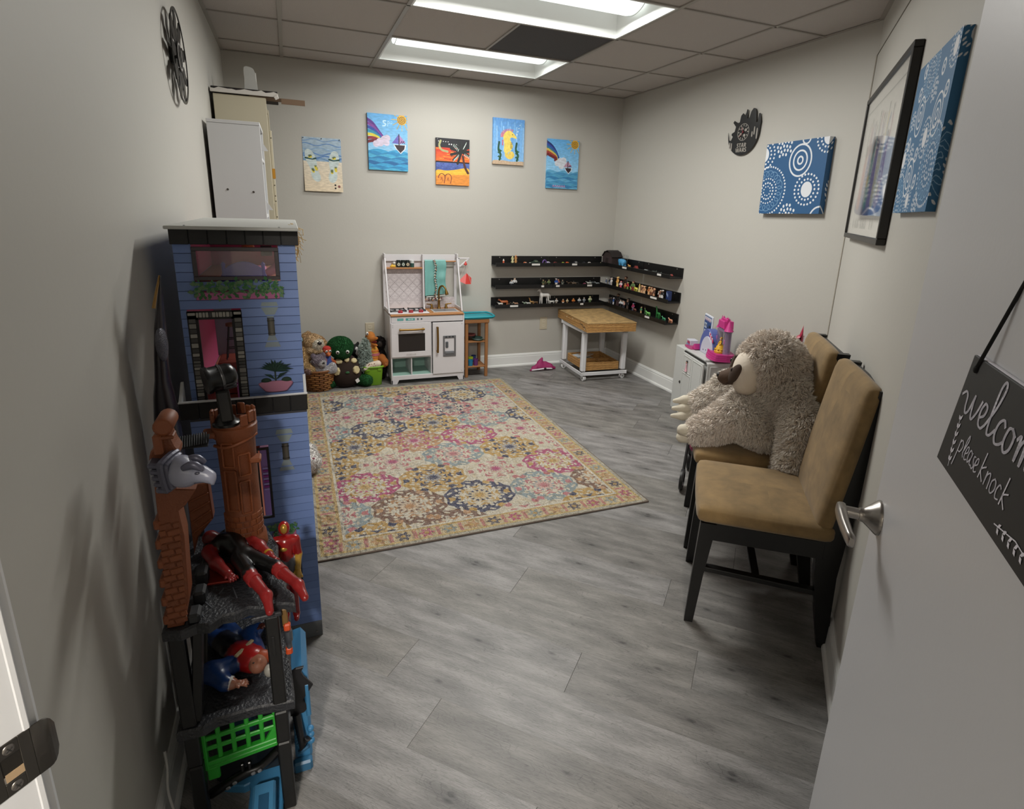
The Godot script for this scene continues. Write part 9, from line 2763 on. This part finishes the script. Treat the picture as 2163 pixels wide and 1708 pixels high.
	obj("rail", tube(S(), spline([Vector3(-0.262, 0.078, -1.20), Vector3(-0.225, 0.100, -1.195), Vector3(-0.185, 0.115, -1.195), Vector3(-0.150, 0.122, -1.195), Vector3(-0.112, 0.150, -1.20)], 5), 0.011, 8), bk, rl)
	for e in [[-0.222, 0.099], [-0.208, 0.108], [-0.168, 0.120], [-0.154, 0.122]]: obj("silver_nut", bxs(Vector3(e[0], e[1], -1.183), Vector3(0.010, 0.008, 0.006), 0.002, Basis(Vector3.BACK, 0.4)), hx("8d8f94", 0.3, 0.7), rl)
	for x in [-0.190, -0.175]: obj("lug", bxs(Vector3(x, 0.135, -1.195), Vector3(0.008, 0.022, 0.010), 0.002), bk, rl)
	# blue playset pieces on the floor
	var bl := hx("3a78a4", 0.4)
	var b := thing("blue_playset", "sky-blue plastic toy base with ribbed panels standing on the floor behind the castle's legs", "playset")
	obj("wall_panel", prism(S(), pv([-0.082, 0.0, -0.046, 0.0, -0.040, 0.03, -0.038, 0.27, -0.050, 0.29, -0.075, 0.285]), -1.44, -1.272, Transform3D(), 0.006), bl, b)
	obj("side_fin", bxs(Vector3(-0.041, 0.21, -1.266), Vector3(0.012, 0.10, 0.010), 0.003), bl, b)
	for i in 3: obj("round_knob", ell(S(), Vector3(-0.040, 0.118 - i * 0.019, -1.266), Vector3(0.0085, 0.0085, 0.008)), bl, b)
	obj("lower_ledge", bxs(Vector3(-0.064, 0.016, -1.262), Vector3(0.046, 0.032, 0.024), 0.005), hx("2f6488", 0.4), b)
	obj("grip_panel", bxs(Vector3(-0.068, 0.10, -1.2705), Vector3(0.020, 0.055, 0.004), 0.001), hx("33698e", 0.5), b)
	for i in 5: obj("grip_line", bxs(Vector3(-0.068, 0.08 + i * 0.010, -1.268), Vector3(0.018, 0.002, 0.002), 0.0, Basis(Vector3.BACK, 0.6)), hx("4a8cb8"), b)
	obj("step", bxs(Vector3(-0.060, 0.058, -1.266), Vector3(0.03, 0.010, 0.012), 0.003, Basis(Vector3.BACK, 0.5)), hx("2a5a7c"), b)
	var b2 := thing("blue_tray", "flat light blue plastic toy piece with a raised box, on the floor under the castle", "toy")
	obj("base_plate", prism(S(), smooth2([-0.262, 1.275, -0.20, 1.245, -0.185, 1.235, -0.185, 1.09, -0.118, 1.09, -0.118, 1.275, -0.19, 1.29], 2), 0.0, 0.022, flat, 0.003), hx("3f80ad", 0.4), b2)
	obj("raised_box", bxs(Vector3(-0.150, 0.040, -1.165), Vector3(0.05, 0.036, 0.09), 0.005), hx("4a8ab6", 0.4), b2)
	obj("recess", bxs(Vector3(-0.150, 0.0585, -1.15), Vector3(0.022, 0.002, 0.05), 0.0005), hx("28587c"), b2)
	var bf := thing("bat_fin", "flat black scalloped wing-shaped plastic piece stuck up beside the blue playset", "toy")
	obj("fin", prism(S(), pv([-0.083, 0.30, -0.062, 0.312, -0.044, 0.312, -0.051, 0.298, -0.046, 0.284, -0.026, 0.252, -0.052, 0.214, -0.046, 0.203, -0.038, 0.190, -0.052, 0.176, -0.083, 0.174]), -1.268, -1.262, Transform3D(), 0.001), hx("17171a", 0.45), bf)
	obj("support_arm", tube(S(), [Vector3(-0.070, 0.18, -1.262), Vector3(-0.064, 0.12, -1.255), Vector3(-0.060, 0.085, -1.250), Vector3(-0.048, 0.105, -1.250)], [0.010, 0.009, 0.012, 0.008], 10), hx("141416", 0.4), bf)
	# figure lying on the upper deck
	var f1 := thing("action_figure", "plastic figure in a black and red suit lying on its back on the upper deck", "action figure")
	var B := Color("0d0f14")
	var Rd := Color("7d1f1f")
	var y := 0.592
	var J := func(x: float, z: float, dy := 0.0) -> Vector3: return Vector3(x, y + dy, z)
	obj("body", nets([[J.call(-0.205, -1.42, 0.006), J.call(-0.185, -1.405, 0.008), 0.024, 0.025, B], [J.call(-0.225, -1.405, 0.004), J.call(-0.165, -1.432, 0.004), 0.016, 0.016, B], [J.call(-0.188, -1.405, 0.006), J.call(-0.158, -1.352), 0.026, 0.022, B],
		[J.call(-0.168, -1.342), J.call(-0.140, -1.262, 0.006), 0.019, 0.015, B], [J.call(-0.150, -1.350), J.call(-0.085, -1.272, 0.004), 0.019, 0.015, B],
		[J.call(-0.140, -1.262, 0.006), J.call(-0.102, -1.178), 0.0145, 0.0105, Rd], [J.call(-0.102, -1.178), J.call(-0.096, -1.142, -0.016), 0.011, 0.0085, Rd], [J.call(-0.085, -1.272, 0.004), J.call(-0.038, -1.192, 0.002), 0.0145, 0.0105, Rd], [J.call(-0.038, -1.192, 0.002), J.call(-0.026, -1.158, -0.010), 0.011, 0.0085, Rd],
		[J.call(-0.236, -1.392, 0.002), J.call(-0.213, -1.335), 0.016, 0.0135, Rd], [J.call(-0.213, -1.335), J.call(-0.186, -1.288), 0.0135, 0.010, Rd], [J.call(-0.158, -1.43, 0.004), J.call(-0.124, -1.382, 0.002), 0.0145, 0.013, Rd], [J.call(-0.124, -1.382, 0.002), J.call(-0.098, -1.332), 0.0125, 0.009, Rd]], 0.0038, 0.010), cloth(0.3, "gloss figure"), f1)
	obj("head", nets([[J.call(-0.222, -1.440, 0.004), J.call(-0.237, -1.447, 0.008), 0.016, 0.019, Color("5f1a1c")]], 0.004, 0.006), cloth(0.3, "gloss figure"), f1)
	for h in [[J.call(-0.183, -1.284), Vector3(0.5, 0, 0.85)], [J.call(-0.096, -1.326), Vector3(0.4, 0, 0.9)]]: hand(f1, h[0], h[1], Rd)
	obj("wrist_band", tube(S(), [J.call(-0.105, -1.346), J.call(-0.102, -1.340)], 0.0112, 12), hx("b8902c", 0.4, 0.4), f1)
	for e in [[-0.130, -1.24], [-0.074, -1.252]]: obj("boot_cuff", tube(S(), [J.call(e[0] - 0.003, e[1] - 0.006, 0.004), J.call(e[0] + 0.003, e[1] + 0.006, 0.004)], 0.0158, 14), hx("8a2626", 0.35), f1)
	var cp := thing("red_panel", "flat red plastic panel under the lying black and red figure", "toy")
	obj("panel", prism(S(), pv([-0.250, 1.40, -0.240, 1.294, -0.176, 1.290, -0.180, 1.36]), 0.5672, 0.5705, flat, 0.001), hx("7a2018", 0.4), cp)
	obj("panel_edge", bar(S(), Vector3(-0.240, 0.571, -1.2945), Vector3(-0.176, 0.571, -1.2905), 0.004, 0.003), hx("a8382a", 0.4), cp)
	# figure lying on the lower deck
	var f2 := thing("action_figure", "bulky toy figure with blue sleeves and shiny red chest on the lower deck", "action figure")
	var Bu := Color("1c3264")
	var Sk := Color("8a5a48")
	var K := func(x: float, z: float, dy := 0.0) -> Vector3: return Vector3(x, 0.345 + dy, z)
	obj("body", nets([[K.call(-0.185, -1.315), K.call(-0.155, -1.290), 0.032, 0.030, Color("8e1c1c")], [K.call(-0.205, -1.345), K.call(-0.225, -1.375), 0.030, 0.026, Color("14141a")], [K.call(-0.205, -1.285, 0.0), K.call(-0.242, -1.275, 0.004), 0.022, 0.024, Bu], [K.call(-0.242, -1.275, 0.004), K.call(-0.212, -1.240, -0.004), 0.023, 0.018, Bu], [K.call(-0.212, -1.240, -0.004), K.call(-0.194, -1.233, -0.006), 0.014, 0.012, Sk],
		[K.call(-0.150, -1.315), K.call(-0.165, -1.37, 0.01), 0.022, 0.020, Bu], [K.call(-0.165, -1.37, 0.01), K.call(-0.145, -1.375, 0.02), 0.019, 0.014, Bu], [K.call(-0.225, -1.375), K.call(-0.265, -1.42, 0.0), 0.022, 0.018, Bu], [K.call(-0.20, -1.385), K.call(-0.225, -1.44, 0.0), 0.022, 0.018, Bu]], 0.0045, 0.010), cloth(0.3, "gloss figure"), f2)
	obj("head", nets([[K.call(-0.143, -1.268, 0.004), Vector3(0.021, 0.021, 0.024), Basis(), Sk], [K.call(-0.138, -1.258, 0.022), K.call(-0.137, -1.252, 0.024), 0.006, 0.005, Sk]], 0.004, 0.006), cloth(0.4, "gloss figure"), f2)
	obj("hair", ell(S(), K.call(-0.135, -1.282, 0.006), Vector3(0.022, 0.019, 0.018)), hx("8a3a1c", 0.5), f2)
	for e in [[-0.150, -1.255], [-0.134, -1.262]]: obj("eye", ell(S(), K.call(e[0], e[1], 0.019), Vector3(0.003, 0.002, 0.002)), hx("1a1412"), f2)
	obj("white_cuff", tube(S(), [K.call(-0.205, -1.238, -0.004), K.call(-0.197, -1.235, -0.006)], 0.0155, 14), hx("c9c6c0", 0.4), f2)
	obj("belt_strap", bar(S(), K.call(-0.190, -1.28, 0.027), K.call(-0.155, -1.325, 0.028), 0.010, 0.006), hx("8f8266", 0.5), f2)
	hand(f2, K.call(-0.188, -1.231, -0.006), Vector3(1, 0, 0.12), Sk)
	hand(f2, K.call(-0.140, -1.372, 0.026), Vector3(0.5, 0.5, 0.6), Color("3a1614"))
	obj("pale_mask", ell(S(), K.call(-0.118, -1.245, -0.004), Vector3(0.012, 0.016, 0.012)), hx("9a978f", 0.4), f2)
	# red and gold robot standing at the deck's right edge
	var f3 := thing("action_figure", "glossy red and gold toy robot standing upright behind the castle's right edge", "action figure")
	var G := Color("b08a3a")
	var Q3 := func(x: float, yy: float, z := 0.0) -> Vector3: return Vector3(-0.070 + x, yy, -1.46 + z)
	obj("body", nets([[Q3.call(0, 0.545), Q3.call(0, 0.505), 0.020, 0.016, Color("8c1a1c")], [Q3.call(-0.022, 0.552), Q3.call(0.022, 0.552), 0.013, 0.013, Color("8c1a1c")], [Q3.call(0.026, 0.548), Q3.call(0.030, 0.505), 0.011, 0.009, Color("7c1618")], [Q3.call(0.030, 0.505), Q3.call(0.026, 0.470, 0.012), 0.009, 0.008, G], [Q3.call(-0.026, 0.548), Q3.call(-0.030, 0.505), 0.011, 0.009, Color("7c1618")], [Q3.call(-0.030, 0.505), Q3.call(-0.026, 0.470, 0.012), 0.009, 0.008, G],
		[Q3.call(-0.011, 0.49), Q3.call(-0.012, 0.42), 0.013, 0.011, Color("55565c")], [Q3.call(-0.012, 0.42), Q3.call(-0.013, 0.325), 0.011, 0.009, Color("7c1618")], [Q3.call(0.011, 0.49), Q3.call(0.012, 0.42), 0.013, 0.011, Color("55565c")], [Q3.call(0.012, 0.42), Q3.call(0.013, 0.325), 0.011, 0.009, Color("7c1618")], [Q3.call(0.013, 0.321), Q3.call(0.013, 0.319, 0.02), 0.008, 0.007, Color("7c1618")], [Q3.call(-0.013, 0.321), Q3.call(-0.013, 0.319, 0.02), 0.008, 0.007, Color("7c1618")]], 0.004, 0.006), cloth(0.25, "gloss figure"), f3)
	obj("head", nets([[Q3.call(0, 0.588), Vector3(0.0145, 0.019, 0.016), Basis(), Color("8c1a1c")]], 0.004, 0.004), cloth(0.25, "gloss figure"), f3)
	obj("gold_face", ell(S(), Q3.call(0, 0.590, 0.008), Vector3(0.0095, 0.014, 0.010)), hx("b08a3a", 0.35, 0.5), f3)
	obj("gold_chest", ell(S(), Q3.call(-0.004, 0.535, 0.016), Vector3(0.010, 0.007, 0.005)), hx("b08a3a", 0.35, 0.5), f3)
	for x in [-0.026, 0.026]: hand(f3, Q3.call(x, 0.464, 0.014), Vector3(0, -1, 0.2), G)
	# white cable by the skirting
	var ca := thing("power_cord", "thin white power cord running down to the floor beside the left skirting", "cord")
	obj("cable", tube(S(), spline([Vector3(-0.346, 0.20, -1.235), Vector3(-0.342, 0.17, -1.22), Vector3(-0.342, 0.12, -1.20), Vector3(-0.326, 0.05, -1.17), Vector3(-0.318, 0.005, -1.12), Vector3(-0.325, 0.004, -1.0)], 6), 0.0032, 8), hx("b5b5b3", 0.5), ca)

func hand(t: Node3D, c: Vector3, d: Vector3, col: Color) -> void:   # palm, four fingers and a thumb, a little curled
	d = d.normalized()
	var sd := d.cross(Vector3.UP if absf(d.y) < 0.8 else Vector3.BACK).normalized()
	var up := sd.cross(d)
	var P := [[c, c + d * 0.008, 0.0075, 0.0075, col], [c + sd * 0.006, c + sd * 0.012 + d * 0.008, 0.0034, 0.0028, col]]
	for i in 4:
		var o := sd * (0.0056 - i * 0.0038)
		var L: float = [0.012, 0.014, 0.013, 0.010][i]
		P.append([c + d * 0.009 + o, c + d * (0.009 + L) + o * 1.5 - up * 0.001, 0.0026, 0.0024, col])
		P.append([c + d * (0.009 + L) + o * 1.5 - up * 0.001, c + d * (0.012 + L) + o * 1.6 - up * 0.004, 0.0024, 0.002, col])
	obj("hand", nets(P, 0.0016, 0.0022), cloth(0.35, "gloss figure"), t)
